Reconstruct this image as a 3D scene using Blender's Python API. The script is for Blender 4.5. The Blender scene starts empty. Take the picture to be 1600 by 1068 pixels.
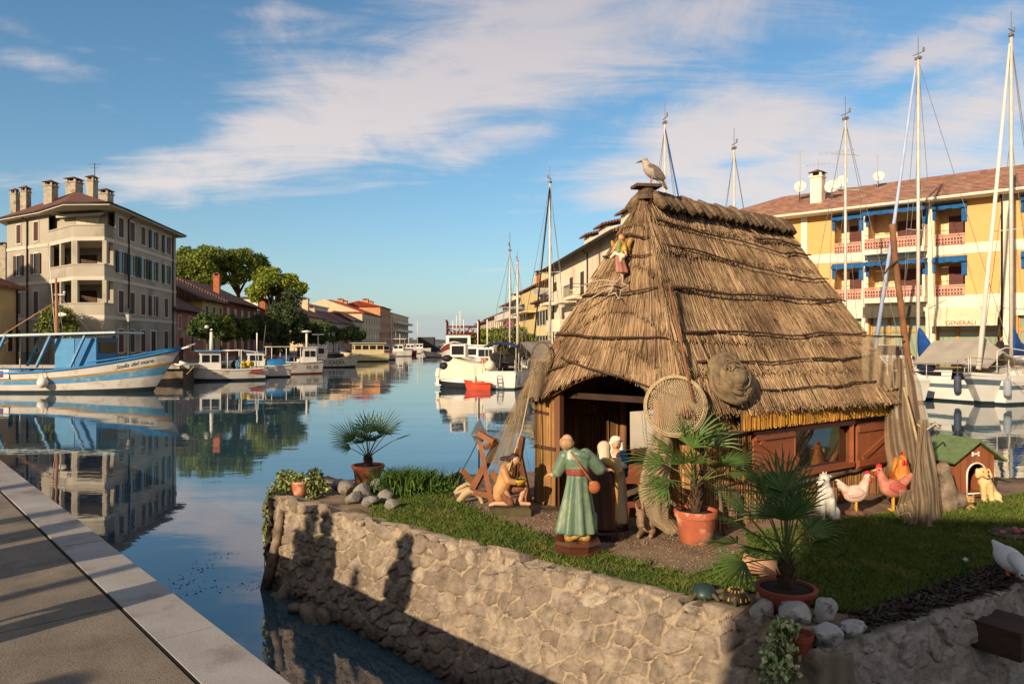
import bpy, math, random
import numpy as np
from mathutils import Vector, Matrix, Euler
random.seed(7); RNG = np.random.default_rng(7)
R = math.radians; PI = math.pi; sin = math.sin; cos = math.cos
scene = bpy.context.scene
COL = scene.collection
# ------------------------------------------------------------------ camera, sky, sun, exposure
EYE = 2.7; FPX = 1155.0; CX, CY = 800.0, 534.0
cam = bpy.data.cameras.new('camera'); cam.sensor_width = 36; cam.lens = FPX / 1600 * 36
cam.clip_start = 0.05; cam.clip_end = 9000
camo = bpy.data.objects.new('camera', cam); COL.objects.link(camo)
camo.location = (0, 0, EYE); camo.rotation_euler = (R(90), 0, 0)
scene.camera = camo
SUN_AZ, SUN_EL = R(215), R(19.5)          # the sun stands behind the camera, to the left
LD = Vector((-sin(SUN_AZ) * cos(SUN_EL), -cos(SUN_AZ) * cos(SUN_EL), -sin(SUN_EL)))   # direction the light travels
sun = bpy.data.lights.new('sun', 'SUN'); sun.energy = 5.0; sun.angle = R(0.53); sun.color = (1, .82, .60)
suno = bpy.data.objects.new('sun', sun); COL.objects.link(suno)
suno.rotation_euler = LD.to_track_quat('-Z', 'Y').to_euler()
scene.view_settings.view_transform = 'Standard'; scene.view_settings.look = 'None'
scene.view_settings.exposure = 0.40; scene.view_settings.gamma = 1
scene.cycles.max_bounces = 6; scene.cycles.diffuse_bounces = 2; scene.cycles.glossy_bounces = 3
scene.cycles.transparent_max_bounces = 12; scene.cycles.caustics_reflective = False; scene.cycles.caustics_refractive = False

class NT:
    """small helper round a node tree"""
    def __init__(s, t): s.t = t; s.n = t.nodes; s.l = t.links
    def new(s, k, **kw):
        n = s.n.new(k)
        for a, v in kw.items():
            if a.startswith('i_'):
                key = a[2:]; key = int(key) if key.isdigit() else key
                n.inputs[key].default_value = v
            else: setattr(n, a, v)
        return n
    def link(s, a, b): s.l.new(a, b)
    def math(s, op, a, b=None, clamp=False):
        n = s.n.new('ShaderNodeMath'); n.operation = op; n.use_clamp = clamp
        for k, v in ((0, a), (1, b)):
            if v is None: continue
            if isinstance(v, (int, float)): n.inputs[k].default_value = v
            else: s.l.new(v, n.inputs[k])
        return n.outputs[0]
    def mix(s, f, a, b, mode='MIX'):
        n = s.n.new('ShaderNodeMixRGB'); n.blend_type = mode
        for k, v in ((0, f), (1, a), (2, b)):
            if isinstance(v, (int, float)): n.inputs[k].default_value = v
            elif isinstance(v, tuple): n.inputs[k].default_value = v if len(v) == 4 else v + (1,)
            else: s.l.new(v, n.inputs[k])
        return n.outputs[0]
    def ramp(s, f, stops):
        n = s.n.new('ShaderNodeValToRGB'); e = n.color_ramp.elements
        while len(e) < len(stops): e.new(.5)
        for q, (p, c) in zip(e, stops):
            q.position = p; q.color = c if len(c) == 4 else tuple(c) + (1,)
        s.l.new(f, n.inputs[0]); return n.outputs[0]
    def noise(s, vec, scale, detail=4, rough=.55, dist=0):
        n = s.new('ShaderNodeTexNoise'); n.inputs['Scale'].default_value = scale
        n.inputs['Detail'].default_value = detail; n.inputs['Roughness'].default_value = rough
        n.inputs['Distortion'].default_value = dist
        if vec is not None: s.l.new(vec, n.inputs['Vector'])
        return n.outputs['Fac']
    def mapping(s, vec, scale=(1, 1, 1), rot=(0, 0, 0), loc=(0, 0, 0)):
        n = s.new('ShaderNodeMapping'); n.inputs['Scale'].default_value = scale
        n.inputs['Rotation'].default_value = rot; n.inputs['Location'].default_value = loc
        s.l.new(vec, n.inputs[0]); return n.outputs[0]

def make_world():
    w = bpy.data.worlds.new('World'); scene.world = w; w.use_nodes = True
    T = NT(w.node_tree); T.n.clear()
    sky = T.new('ShaderNodeTexSky'); sky.sky_type = 'NISHITA'; sky.sun_disc = False
    sky.sun_elevation = SUN_EL; sky.sun_rotation = SUN_AZ
    sky.altitude = 0; sky.air_density = 1.0; sky.dust_density = 0.9; sky.ozone_density = 2.2
    tc = T.new('ShaderNodeTexCoord'); sp = T.new('ShaderNodeSeparateXYZ'); T.link(tc.outputs['Generated'], sp.inputs[0])
    x, y, z = sp.outputs
    az = T.math('ARCTAN2', x, y)                       # 0 along the canal, radians
    el = T.math('ARCSINE', z)
    # cloud veil: soft banks placed by bearing and height in the sky, broken up by noise on the cloud plane
    za = T.math('ADD', T.math('MAXIMUM', z, 0.0), 0.16)
    cu = T.new('ShaderNodeCombineXYZ'); T.link(T.math('DIVIDE', x, za), cu.inputs[0]); T.link(T.math('DIVIDE', y, za), cu.inputs[1])
    n1 = T.noise(T.mapping(tc.outputs['Generated'], (1.0, 1.0, 2.2), (0, R(14), 0)), 5.0, 11, .62, .7)
    n2 = T.noise(T.mapping(cu.outputs[0], (0.8, 3.0, 1), (0, 0, R(-32)), (3, 1, 0)), 2.1, 9, .64, .8)
    nn = T.math('ADD', T.math('MULTIPLY', n1, .55), T.math('MULTIPLY', n2, .45))
    def px2a(px, py):
        X = (px - CX) / FPX; Z = (CY - py) / FPX
        return math.atan(X), math.asin(Z / math.sqrt(1 + X * X + Z * Z))
    total = None
    for (px, py, sx, sy, rot, amp) in (
        (330, 265, 150, 42, 8, .95), (470, 215, 170, 60, 14, 1.0), (640, 150, 230, 85, 16, 1.0), (820, 75, 260, 100, 16, 1.0),
        (760, 220, 130, 34, 12, .75), (1050, 30, 240, 80, 8, .85), (1000, 300, 90, 34, 5, .85), (1130, 215, 190, 66, 10, 1.0), (1270, 270, 240, 75, 4, 1.0),
        (1480, 190, 220, 60, 20, .8), (1440, 90, 190, 34, 18, .6), (60, 100, 80, 20, -4, .65), (60, 60, 70, 12, -8, .38), (240, 92, 30, 10, 0, .35), (350, 140, 60, 14, 8, .32),
        (170, 170, 60, 8, -22, .28), (460, 20, 120, 12, 4, .35), (1550, 300, 120, 60, 0, .7), (800, 420, 60, 5, 2, .35)):
        a0, e0 = px2a(px, py); c, s_ = cos(R(rot)), sin(R(rot))
        da = T.math('SUBTRACT', az, a0); de = T.math('SUBTRACT', el, e0)
        p = T.math('MULTIPLY', T.math('ADD', T.math('MULTIPLY', da, c), T.math('MULTIPLY', de, s_)), FPX / sx)
        q = T.math('MULTIPLY', T.math('SUBTRACT', T.math('MULTIPLY', de, c), T.math('MULTIPLY', da, s_)), FPX / sy)
        g = T.math('MULTIPLY', T.math('EXPONENT', T.math('MULTIPLY', T.math('ADD', T.math('MULTIPLY', p, p), T.math('MULTIPLY', q, q)), -.7)), amp)
        total = g if total is None else T.math('MAXIMUM', total, g)
    back = T.math('MULTIPLY', T.math('LESS_THAN', y, -.05), .95)  # unseen cloud cover behind the viewer, added to brighten the fill light
    total = T.math('MAXIMUM', total, back)
    dens = T.math('ADD', T.math('MULTIPLY', total, 1.0), T.math('MULTIPLY', T.math('SUBTRACT', nn, .5), 2.5))
    mask = T.new('ShaderNodeMapRange', interpolation_type='SMOOTHSTEP'); T.link(dens, mask.inputs[0])
    mask.inputs[1].default_value = .20; mask.inputs[2].default_value = 1.0; mask.inputs[4].default_value = .92
    # low haze on the sea horizon
    hz = T.math('EXPONENT', T.math('MULTIPLY', T.math('MAXIMUM', el, 0), -11.0))
    skyc = T.mix(1.0, sky.outputs[0], (SKYT[0], SKYT[1], SKYT[2], 1), 'MULTIPLY')
    cl = T.ramp(T.math('MULTIPLY', el, 1.9), [(0, (5.9, 5.6, 5.3)), (.45, (5.6, 5.1, 5.0)), (1, (3.7, 3.45, 3.75))])
    low = T.mix(T.math('MULTIPLY', hz, .74), skyc, (4.3, 4.25, 4.2))
    bank = T.new('ShaderNodeMapRange', interpolation_type='SMOOTHSTEP'); T.link(T.math('ADD', el, T.math('MULTIPLY', n2, .012)), bank.inputs[0])
    bank.inputs[1].default_value = .048; bank.inputs[2].default_value = .038; bank.inputs[4].default_value = .35
    low = T.mix(bank.outputs[0], low, (3.3, 3.5, 3.8))
    fin = T.mix(mask.outputs[0], low, cl)
    bg = T.new('ShaderNodeBackground'); T.link(fin, bg.inputs[0]); bg.inputs[1].default_value = SKYS
    out = T.new('ShaderNodeOutputWorld'); T.link(bg.outputs[0], out.inputs[0])
SKYT = (.66, .93, 1.0); SKYS = .108
make_world()

# ------------------------------------------------------------------ pixel -> world measuring helpers (used to survey real positions)
def P(px, py, d): return Vector(((px - CX) / FPX * d, d, EYE - (py - CY) / FPX * d))
def G(px, py, z=0.0):
    d = (EYE - z) * FPX / (py - CY); return Vector(((px - CX) / FPX * d, d, z))
def zat(py, d): return EYE - (py - CY) / FPX * d

# ------------------------------------------------------------------ materials
def s2l(c):
    return tuple(((v / 255) / 12.92 if v / 255 <= .04045 else (((v / 255) + .055) / 1.055) ** 2.4) for v in c)
MATS = {}
def mat(name, c1, c2=None, scale=6, rough=.8, bump=0.0, bscale=None, metal=0.0, stretch=(1, 1, 1), spec=.3, island=0.0,
        detail=5, contrast=.25, trans=0.0, c3=None, sc3=1.0, coat=0.0, plank=0, speck=0):
    if name in MATS: return MATS[name]
    m = bpy.data.materials.new(name); m.use_nodes = True; MATS[name] = m
    T = NT(m.node_tree); b = T.n['Principled BSDF']
    c1 = s2l(c1); c2 = s2l(c2) if c2 else tuple(v * .72 for v in c1)
    tc = T.new('ShaderNodeTexCoord'); vec = T.mapping(tc.outputs['Object'], stretch)
    n = T.noise(vec, scale, detail)
    f = T.new('ShaderNodeMapRange'); T.link(n, f.inputs[0]); f.inputs[1].default_value = .5 - contrast; f.inputs[2].default_value = .5 + contrast
    c = T.mix(f.outputs[0], c2, c1)
    if plank:
        sx = T.new('ShaderNodeSeparateXYZ'); T.link(tc.outputs['Object'], sx.inputs[0])
        c = T.mix(T.math('LESS_THAN', T.math('FRACT', T.math('DIVIDE', sx.outputs[0], plank)), .05), c, tuple(v * .25 for v in c2))
    if speck: c = T.mix(T.math('MULTIPLY', T.math('GREATER_THAN', T.noise(tc.outputs['Object'], 130, 2), .60), speck), c, tuple(v * .45 for v in c2))
    if c3:
        n3 = T.noise(tc.outputs['Object'], sc3, 6, .6)
        f3 = T.new('ShaderNodeMapRange'); T.link(n3, f3.inputs[0]); f3.inputs[1].default_value = .52; f3.inputs[2].default_value = .68
        c = T.mix(f3.outputs[0], c, s2l(c3))
    if island:
        g = T.new('ShaderNodeNewGeometry')
        k = T.math('ADD', T.math('MULTIPLY', g.outputs['Random Per Island'], island * 2), 1 - island)
        h = T.new('ShaderNodeHueSaturation'); T.link(k, h.inputs['Value']); T.link(c, h.inputs['Color'])
        T.link(T.math('ADD', T.math('MULTIPLY', T.math('FRACT', T.math('MULTIPLY', g.outputs['Random Per Island'], 17.3)), .035), .4825), h.inputs['Hue'])
        c = h.outputs[0]
    T.link(c, b.inputs['Base Color'])
    b.inputs['Roughness'].default_value = rough; b.inputs['Metallic'].default_value = metal
    b.inputs['Specular IOR Level'].default_value = spec
    if coat: b.inputs['Coat Weight'].default_value = coat; b.inputs['Coat Roughness'].default_value = .15
    if bump:
        bn = T.new('ShaderNodeBump'); bn.inputs['Strength'].default_value = 1; bn.inputs['Distance'].default_value = bump
        T.link(T.noise(vec, bscale or scale * 3, 6, .6), bn.inputs['Height']); T.link(bn.outputs[0], b.inputs['Normal'])
    if trans:
        tr = T.new('ShaderNodeBsdfTranslucent'); T.link(c, tr.inputs[0]); ms = T.new('ShaderNodeMixShader'); ms.inputs[0].default_value = trans
        T.link(b.outputs[0], ms.inputs[1]); T.link(tr.outputs[0], ms.inputs[2]); T.link(ms.outputs[0], T.n['Material Output'].inputs[0])
    return m

def net_mat(name, col, cell=.022, wire=.30, fray=.0):
    """knotted netting: diamond holes cut in the sheet by its own UV coordinates (metres)"""
    if name in MATS: return MATS[name]
    m = bpy.data.materials.new(name); m.use_nodes = True; MATS[name] = m
    T = NT(m.node_tree); b = T.n['Principled BSDF']; b.inputs['Roughness'].default_value = .95
    uv = T.new('ShaderNodeUVMap'); sp = T.new('ShaderNodeSeparateXYZ'); T.link(uv.outputs[0], sp.inputs[0])
    tc = T.new('ShaderNodeTexCoord')
    wob = T.math('MULTIPLY', T.noise(tc.outputs['Object'], 9, 3), cell * 1.2)
    a = T.math('ADD', T.math('ADD', sp.outputs[0], sp.outputs[1]), wob); d = T.math('ADD', T.math('SUBTRACT', sp.outputs[0], sp.outputs[1]), wob)
    def line(v):
        fr = T.math('FRACT', T.math('DIVIDE', v, cell)); return T.math('LESS_THAN', fr, wire)
    al = T.math('MAXIMUM', line(a), line(d))
    n = T.noise(tc.outputs['Object'], 5, 5); c = s2l(col)
    T.link(T.mix(n, tuple(v * .6 for v in c), tuple(min(1, v * 1.3) for v in c)), b.inputs['Base Color'])
    tr = T.new('ShaderNodeBsdfTransparent'); ms = T.new('ShaderNodeMixShader')
    T.link(al, ms.inputs[0]); T.link(tr.outputs[0], ms.inputs[1]); T.link(b.outputs[0], ms.inputs[2]); T.link(ms.outputs[0], T.n['Material Output'].inputs[0])
    return m

# ------------------------------------------------------------------ mesh builder
class MB:
    def __init__(s): s.v = []; s.f = []; s.m = []; s.k = 0
    def add(s, V, F, m=0):
        o = s.k
        s.v.append(np.asarray(V, float).reshape(-1, 3)); s.k += len(s.v[-1])
        for q in F: s.f.append(tuple(int(i) + o for i in q)); s.m.append(m)
        return s
    def box(s, c, d, rz=0, m=0, M=None):
        x, y, z = d[0] / 2, d[1] / 2, d[2] / 2
        V = np.array([(-x, -y, -z), (x, -y, -z), (x, y, -z), (-x, y, -z), (-x, -y, z), (x, -y, z), (x, y, z), (-x, y, z)])
        if rz: ca, sa = cos(rz), sin(rz); V = np.stack([V[:, 0] * ca - V[:, 1] * sa, V[:, 0] * sa + V[:, 1] * ca, V[:, 2]], 1)
        if M is not None: V = V @ np.array(M.to_3x3()).T
        return s.add(V + np.array(tuple(c)), [(0, 3, 2, 1), (4, 5, 6, 7), (0, 1, 5, 4), (1, 2, 6, 5), (2, 3, 7, 6), (3, 0, 4, 7)], m)
    def bar(s, p0, p1, w, h, m=0, up=(0, 0, 1)):
        p0, p1 = Vector(p0), Vector(p1); a = (p1 - p0); L = a.length; a.normalize(); u = Vector(up)
        if abs(a.dot(u)) > .99: u = Vector((1, 0, 0))
        b = a.cross(u).normalized(); c = b.cross(a)
        M = Matrix((a, b, c)).transposed()
        return s.box((p0 + p1) / 2, (L, w, h), 0, m, M)
    def prism(s, poly, z0, z1, m=0, mtop=None):
        n = len(poly); A = sum(poly[i][0] * poly[(i + 1) % n][1] - poly[(i + 1) % n][0] * poly[i][1] for i in range(n))
        if A < 0: poly = poly[::-1]
        V = [(p[0], p[1], z0) for p in poly] + [(p[0], p[1], z1) for p in poly]
        s.add(V, [(i, (i + 1) % n, n + (i + 1) % n, n + i) for i in range(n)] + [tuple(range(n - 1, -1, -1))], m)
        s.f.append(tuple(s.k - n + i for i in range(n))); s.m.append(m if mtop is None else mtop)
        return s
    def loft(s, rings, cap=True, closed=True, m=0):
        n = len(rings[0]); V = np.concatenate([np.asarray(r, float) for r in rings]); F = []
        for j in range(len(rings) - 1):
            for i in range(n if closed else n - 1):
                a = j * n + i; b = j * n + (i + 1) % n; F.append((a, b, b + n, a + n))
        if cap and closed: F.append(tuple(range(n - 1, -1, -1))); F.append(tuple(range((len(rings) - 1) * n, len(rings) * n)))
        return s.add(V, F, m)
    def tube(s, pts, rad, n=8, cap=True, m=0):
        pts = [Vector(p) for p in pts]
        if isinstance(rad, (int, float)): rad = [rad] * len(pts)
        rings = []; u = None
        for i, p in enumerate(pts):
            t = (pts[min(i + 1, len(pts) - 1)] - pts[max(i - 1, 0)])
            t = t.normalized() if t.length > 1e-9 else Vector((0, 0, 1))
            if u is None: u = t.orthogonal().normalized()
            u = (u - t * u.dot(t)); u = u.normalized() if u.length > 1e-6 else t.orthogonal().normalized()
            w = t.cross(u)
            rings.append([tuple(p + (u * cos(2 * PI * k / n) + w * sin(2 * PI * k / n)) * rad[i]) for k in range(n)])
        return s.loft(rings, cap, True, m)
    def lathe(s, prof, n=24, c=(0, 0, 0), cap=True, m=0, M=None):
        rings = [[(r * cos(2 * PI * k / n), r * sin(2 * PI * k / n), z) for k in range(n)] for r, z in prof]
        if M is not None: rings = [[tuple(M.to_3x3() @ Vector(p)) for p in q] for q in rings]
        return s.loft([np.asarray(q) + np.array(tuple(c)) for q in rings], cap, True, m)
    def ell(s, c, r, M=None, nu=14, nv=9, m=0):
        rings = []
        for j in range(nv + 1):
            a = PI * (j + .02 if j == 0 else (j - .02 if j == nv else j)) / nv
            rings.append([(r[0] * sin(a) * cos(2 * PI * k / nu), r[1] * sin(a) * sin(2 * PI * k / nu), -r[2] * cos(a)) for k in range(nu)])
        if M is not None: rings = [[tuple(M.to_3x3() @ Vector(p)) for p in q] for q in rings]
        return s.loft([np.asarray(q) + np.array(tuple(c)) for q in rings], True, True, m)
    def cap(s, p0, p1, r0, r1, n=12, m=0):
        p0, p1 = Vector(p0), Vector(p1); a = p1 - p0
        a = a.normalized() if a.length > 1e-6 else Vector((0, 0, 1))
        pts, rad = [], []
        for k in range(5): t = PI / 2 * (k + .12) / 5; pts.append(p0 - a * r0 * cos(t)); rad.append(r0 * sin(t))
        pts.append(p0); rad.append(r0); pts.append(p1); rad.append(r1)
        for k in range(4, -1, -1): t = PI / 2 * (k + .12) / 5; pts.append(p1 + a * r1 * cos(t)); rad.append(r1 * sin(t))
        return s.tube(pts, rad, n, True, m)
    def quad(s, a, b, c, d, m=0): return s.add([tuple(a), tuple(b), tuple(c), tuple(d)], [(0, 1, 2, 3)], m)
    def mesh(s, name, mats, smooth=False):
        me = bpy.data.meshes.new(name)
        V = np.concatenate(s.v) if s.v else np.zeros((0, 3))
        me.from_pydata(V.tolist(), [], s.f)
        if not isinstance(mats, (list, tuple)): mats = [mats]
        for q in mats: me.materials.append(q)
        if len(mats) > 1: me.polygons.foreach_set('material_index', s.m)
        if smooth: me.polygons.foreach_set('use_smooth', [True] * len(me.polygons))
        me.update(); return me
    def build(s, name, mats, parent=None, world=False, smooth=False, sharp=None):
        me = s.mesh(name, mats, smooth)
        if sharp and smooth: me.set_sharp_from_angle(angle=R(sharp))
        return link(name, me, parent, world)
def link(name, me, parent=None, world=False):
    o = bpy.data.objects.new(name, me); COL.objects.link(o)
    if parent is not None:
        o.parent = parent
        if world and parent.parent is None and parent.type == 'EMPTY':
            o.matrix_parent_inverse = Matrix.LocRotScale(parent.location, parent.rotation_euler, None).inverted()
    return o
def npmesh(name, V, F, mats, uv=None, attrs=None, smooth=False):
    """fast mesh from arrays: V (n,3), F (m,k) with one k"""
    me = bpy.data.meshes.new(name); n, k = F.shape
    me.vertices.add(len(V)); me.vertices.foreach_set('co', V.astype(np.float32).ravel())
    me.loops.add(n * k); me.loops.foreach_set('vertex_index', F.astype(np.int32).ravel())
    me.polygons.add(n); me.polygons.foreach_set('loop_start', np.arange(0, n * k, k, dtype=np.int32))
    if uv is not None:
        l = me.uv_layers.new(name='UVMap'); l.data.foreach_set('uv', uv[F.ravel()].astype(np.float32).ravel())
    if not isinstance(mats, (list, tuple)): mats = [mats]
    for q in mats: me.materials.append(q)
    for an, av in (attrs or {}).items():
        a = me.attributes.new(an, 'FLOAT', 'POINT'); a.data.foreach_set('value', av.astype(np.float32))
    if smooth: me.polygons.foreach_set('use_smooth', [True] * n)
    me.update(calc_edges=True); me.validate(); return me
def tag(o, label, cat, group=None, kind=None):
    if label: o['label'] = label
    if cat: o['category'] = cat
    if group: o['group'] = group
    if kind: o['kind'] = kind
    return o
def thing(name, label, cat, loc=(0, 0, 0), rz=0, group=None):
    o = bpy.data.objects.new(name, None); COL.objects.link(o); o.empty_display_size = .2
    o.location = loc; o.rotation_euler = (0, 0, rz); return tag(o, label, cat, group)
def dup(root, loc, rz=None, label=None, scale=None):
    def cp(o, par):
        c = o.copy(); COL.objects.link(c); c.parent = par
        for ch in list(o.children): cp(ch, c)
        return c
    c = cp(root, None); c.location = loc
    if rz is not None: c.rotation_euler = (0, 0, rz)
    if scale: c.scale = scale if not isinstance(scale, (int, float)) else (scale,) * 3
    if label: c['label'] = label
    return c
def struct(o): o['kind'] = 'structure'; return o
def organic(mb, name, mats, parent=None, voxel=.01, smooth=3, world=False, factor=.5):
    """melts overlapping solids into one continuous skin (voxel remesh + smoothing), baked to a mesh"""
    me = mb.mesh(name + '_src', mats, True)
    o = bpy.data.objects.new(name + '_src', me); COL.objects.link(o)
    r = o.modifiers.new('r', 'REMESH'); r.mode = 'VOXEL'; r.voxel_size = voxel; r.use_smooth_shade = True
    if smooth: q = o.modifiers.new('s', 'SMOOTH'); q.factor = factor; q.iterations = smooth
    dg = bpy.context.evaluated_depsgraph_get()
    m2 = bpy.data.meshes.new_from_object(o.evaluated_get(dg)); m2.name = name
    m2.materials.clear(); m2.materials.append(mats if not isinstance(mats, (list, tuple)) else mats[0])
    m2.polygons.foreach_set('use_smooth', [True] * len(m2.polygons))
    m2.polygons.foreach_set('material_index', [0] * len(m2.polygons))
    bpy.data.objects.remove(o); bpy.data.meshes.remove(me)
    return link(name, m2, parent, world)

# ------------------------------------------------------------------ scattered small faces: leaves, blades, straws
def rot_frames(n, rng=RNG):
    a = rng.normal(size=(n, 3)); a /= np.linalg.norm(a, axis=1)[:, None]
    b = rng.normal(size=(n, 3)); b -= a * (a * b).sum(1)[:, None]; b /= np.linalg.norm(b, axis=1)[:, None]
    return a, b
def leaf_mesh(name, pts, size, mats, aspect=.55, up=0.0, rng=RNG):
    """one small pointed leaf (two triangles folded along the rib) at every point"""
    n = len(pts); a, b = rot_frames(n, rng)
    if up: a[:, 2] += up; a /= np.linalg.norm(a, axis=1)[:, None]; b -= a * (a * b).sum(1)[:, None]; b /= np.linalg.norm(b, axis=1)[:, None]
    c = np.cross(a, b)
    s = (size * rng.uniform(.6, 1.35, n))[:, None]
    p0 = pts - a * s * .5; p2 = pts + a * s * .5
    p1 = pts + b * s * aspect * .5 + c * s * .1; p3 = pts - b * s * aspect * .5 + c * s * .1
    V = np.stack([p0, p1, p2, p3], 1).reshape(-1, 3); F = np.arange(n * 4).reshape(n, 4)
    return npmesh(name, V, F, mats)
def clump_points(n, clumps, shell=.55, rng=RNG):
    """points in ellipsoids (centre, radii), denser towards the skin"""
    w = np.array([r[0] * r[1] * r[2] for c, r in clumps]) ** (2 / 3); k = rng.choice(len(clumps), n, p=w / w.sum())
    C = np.array([tuple(c) for c, r in clumps]); Q = np.array([r for c, r in clumps])
    d = rng.normal(size=(n, 3)); d /= np.linalg.norm(d, axis=1)[:, None]
    rad = (shell + (1 - shell) * rng.random(n)) ** 1.0
    return C[k] + d * Q[k] * rad[:, None]
def subclumps(n, c, r, size, rng=RNG, flat=.75, lower=-.4):
    """n leaf clumps over the upper surface of a crown"""
    out = []
    for i in range(n):
        while True:
            d = rng.normal(size=3); d /= np.linalg.norm(d)
            if d[2] > lower: break
        q = rng.uniform(.62, 1.02); s = size * rng.uniform(.6, 1.3)
        out.append((np.array(c) + d * np.array(r) * q, (s, s, s * flat)))
    return out
def straws(p0, p1, w, rng=RNG):
    """three-sided stalks from p0 to p1 (n,3), width w (n)"""
    n = len(p0); t = p1 - p0; t = t / np.linalg.norm(t, axis=1)[:, None]
    u = rng.normal(size=(n, 3)); u -= t * (t * u).sum(1)[:, None]; u /= np.linalg.norm(u, axis=1)[:, None]; v = np.cross(t, u)
    V = []
    for e, k in ((p0, 1.0), (p1, .7)):
        for j in range(3):
            a = 2 * PI * j / 3; V.append(e + (u * cos(a) + v * sin(a)) * (w * k / 2)[:, None])
    V = np.stack(V, 1).reshape(-1, 3); o = np.arange(n)[:, None] * 6
    F = np.concatenate([o + np.array([[0, 1, 4, 3]]), o + np.array([[1, 2, 5, 4]]), o + np.array([[2, 0, 3, 5]])])
    return V, F
def fbm(x, y, seed=0, oct=4):
    """cheap smooth value noise for terrain and wall relief"""
    r = np.random.default_rng(seed); out = np.zeros_like(x, dtype=float); amp = 1.0; T = r.random((64, 64))
    for o in range(oct):
        xi = np.floor(x).astype(int); yi = np.floor(y).astype(int); fx = x - xi; fy = y - yi
        fx = fx * fx * (3 - 2 * fx); fy = fy * fy * (3 - 2 * fy)
        a = T[xi % 64, yi % 64]; b = T[(xi + 1) % 64, yi % 64]; c = T[xi % 64, (yi + 1) % 64]; d = T[(xi + 1) % 64, (yi + 1) % 64]
        out += amp * ((a * (1 - fx) + b * fx) * (1 - fy) + (c * (1 - fx) + d * fx) * fy - .5); amp *= .5; x = x * 2 + 11.3; y = y * 2 + 5.7
    return out
def inpoly(x, y, poly):
    r = np.zeros(x.shape, bool); n = len(poly)
    for i in range(n):
        x0, y0 = poly[i][:2]; x1, y1 = poly[(i + 1) % n][:2]
        c = ((y0 > y) != (y1 > y)) & (x < (x1 - x0) * (y - y0) / (y1 - y0 + 1e-12) + x0); r ^= c
    return r
# ================================================================== THE SETTING: water, quays, far shore
def water_mat():
    m = bpy.data.materials.new('water'); m.use_nodes = True; T = NT(m.node_tree); b = T.n['Principled BSDF']
    b.inputs['Base Color'].default_value = (.03, .07, .09, 1); b.inputs['Roughness'].default_value = .015
    b.inputs['IOR'].default_value = 2.1; b.inputs['Specular IOR Level'].default_value = .62
    tc = T.new('ShaderNodeTexCoord'); v = tc.outputs['Object']
    a = T.noise(T.mapping(v, (.55, 1.0, 1)), 1.1, 4, .55, .4); c = T.noise(T.mapping(v, (.5, 1.4, 1), (0, 0, R(18))), .23, 3, .5)
    d = T.noise(T.mapping(v, (.45, 1.2, 1), (0, 0, R(-8))), 3.2, 3, .5)
    patch = T.new('ShaderNodeMapRange'); T.link(T.noise(T.mapping(v, (.5, 1, 1)), .07, 3), patch.inputs[0])
    patch.inputs[1].default_value = .40; patch.inputs[2].default_value = .66; patch.inputs[3].default_value = .18
    h = T.math('ADD', T.math('MULTIPLY', a, .0075), T.math('MULTIPLY', c, .022))
    h = T.math('ADD', h, T.math('MULTIPLY', d, .0022)); h = T.math('MULTIPLY', h, patch.outputs[0])
    bn = T.new('ShaderNodeBump'); bn.inputs['Strength'].default_value = 1; bn.inputs['Distance'].default_value = 1; T.link(h, bn.inputs['Height'])
    T.link(bn.outputs[0], b.inputs['Normal']); return m
mb = MB(); mb.quad((-3000, -200, 0), (3000, -200, 0), (3000, 6000, 0), (-3000, 6000, 0))
struct(mb.build('water', water_mat()))
mb = MB(); mb.quad((-3000, -200, -3.2), (3000, -200, -3.2), (3000, 6000, -3.2), (-3000, 6000, -3.2))
struct(mb.build('seabed', mat('seabed', (60, 62, 52))))

M_conc = mat('quay concrete', (142, 128, 110), (104, 92, 78), 2.4, .92, .004, 90, c3=(84, 72, 58), sc3=1.3, speck=.6)
M_kerb = mat('kerb stone', (168, 160, 150), (138, 130, 122), 2.0, .75, .002, 60, c3=(118, 108, 98), sc3=2.2, speck=.25)
M_face = mat('quay face', (124, 108, 88), (84, 74, 60), 1.4, .95, .03, 5, c3=(46, 44, 34), sc3=.8)
M_pave = mat('promenade paving', (150, 136, 118), (122, 110, 96), .8, .9, .002, 30)
M_joint = mat('joint dirt', (30, 26, 22), (20, 18, 15), 8, 1)
QE = Vector((-1.08, 3.47)); qe = Vector((-.669, .743)); qn = Vector((-.743, -.669))
def Q(a, b): p = QE + qe * a + qn * b; return (p.x, p.y)
mb = MB()
mb.prism([Q(-22, .01), Q(26, .01), Q(26, 45), Q(-22, 45)], -3, 1.0925, 2)
rk = random.Random(3); a = -22.0
cuts = [-22, -19.4, -16.7, -14, -11.4, -8.8, -6.2, -3.6, -.98, .92, 3.35, 5.7, 8.3, 11, 13.6, 16.2, 18.8, 21.4, 24, 26]
for a0, a1 in zip(cuts, cuts[1:]):
    mb.prism([Q(a0 + .004, -.03), Q(a1 - .004, -.03), Q(a1 - .004, .278), Q(a0 + .004, .278)], .98, 1.1 + rk.uniform(-.003, .003), 1)
pc = [-22, -18, -14, -10, -6, -2.6, 1.62, 3.9, 6.2, 8.5, 12, 16, 20, 26]
for a0, a1 in zip(pc, pc[1:]):
    for b0, b1 in ((.30, 3.3), (3.3, 6.3), (6.3, 14), (14, 45)):
        mb.prism([Q(a0 + .007, b0 + .004), Q(a1 - .007, b0 + .004), Q(a1 - .007, b1 - .007), Q(a0 + .007, b1 - .007)], 1.0, 1.097, 0)
struct(mb.build('quay', [M_conc, M_kerb, M_joint]))

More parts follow.
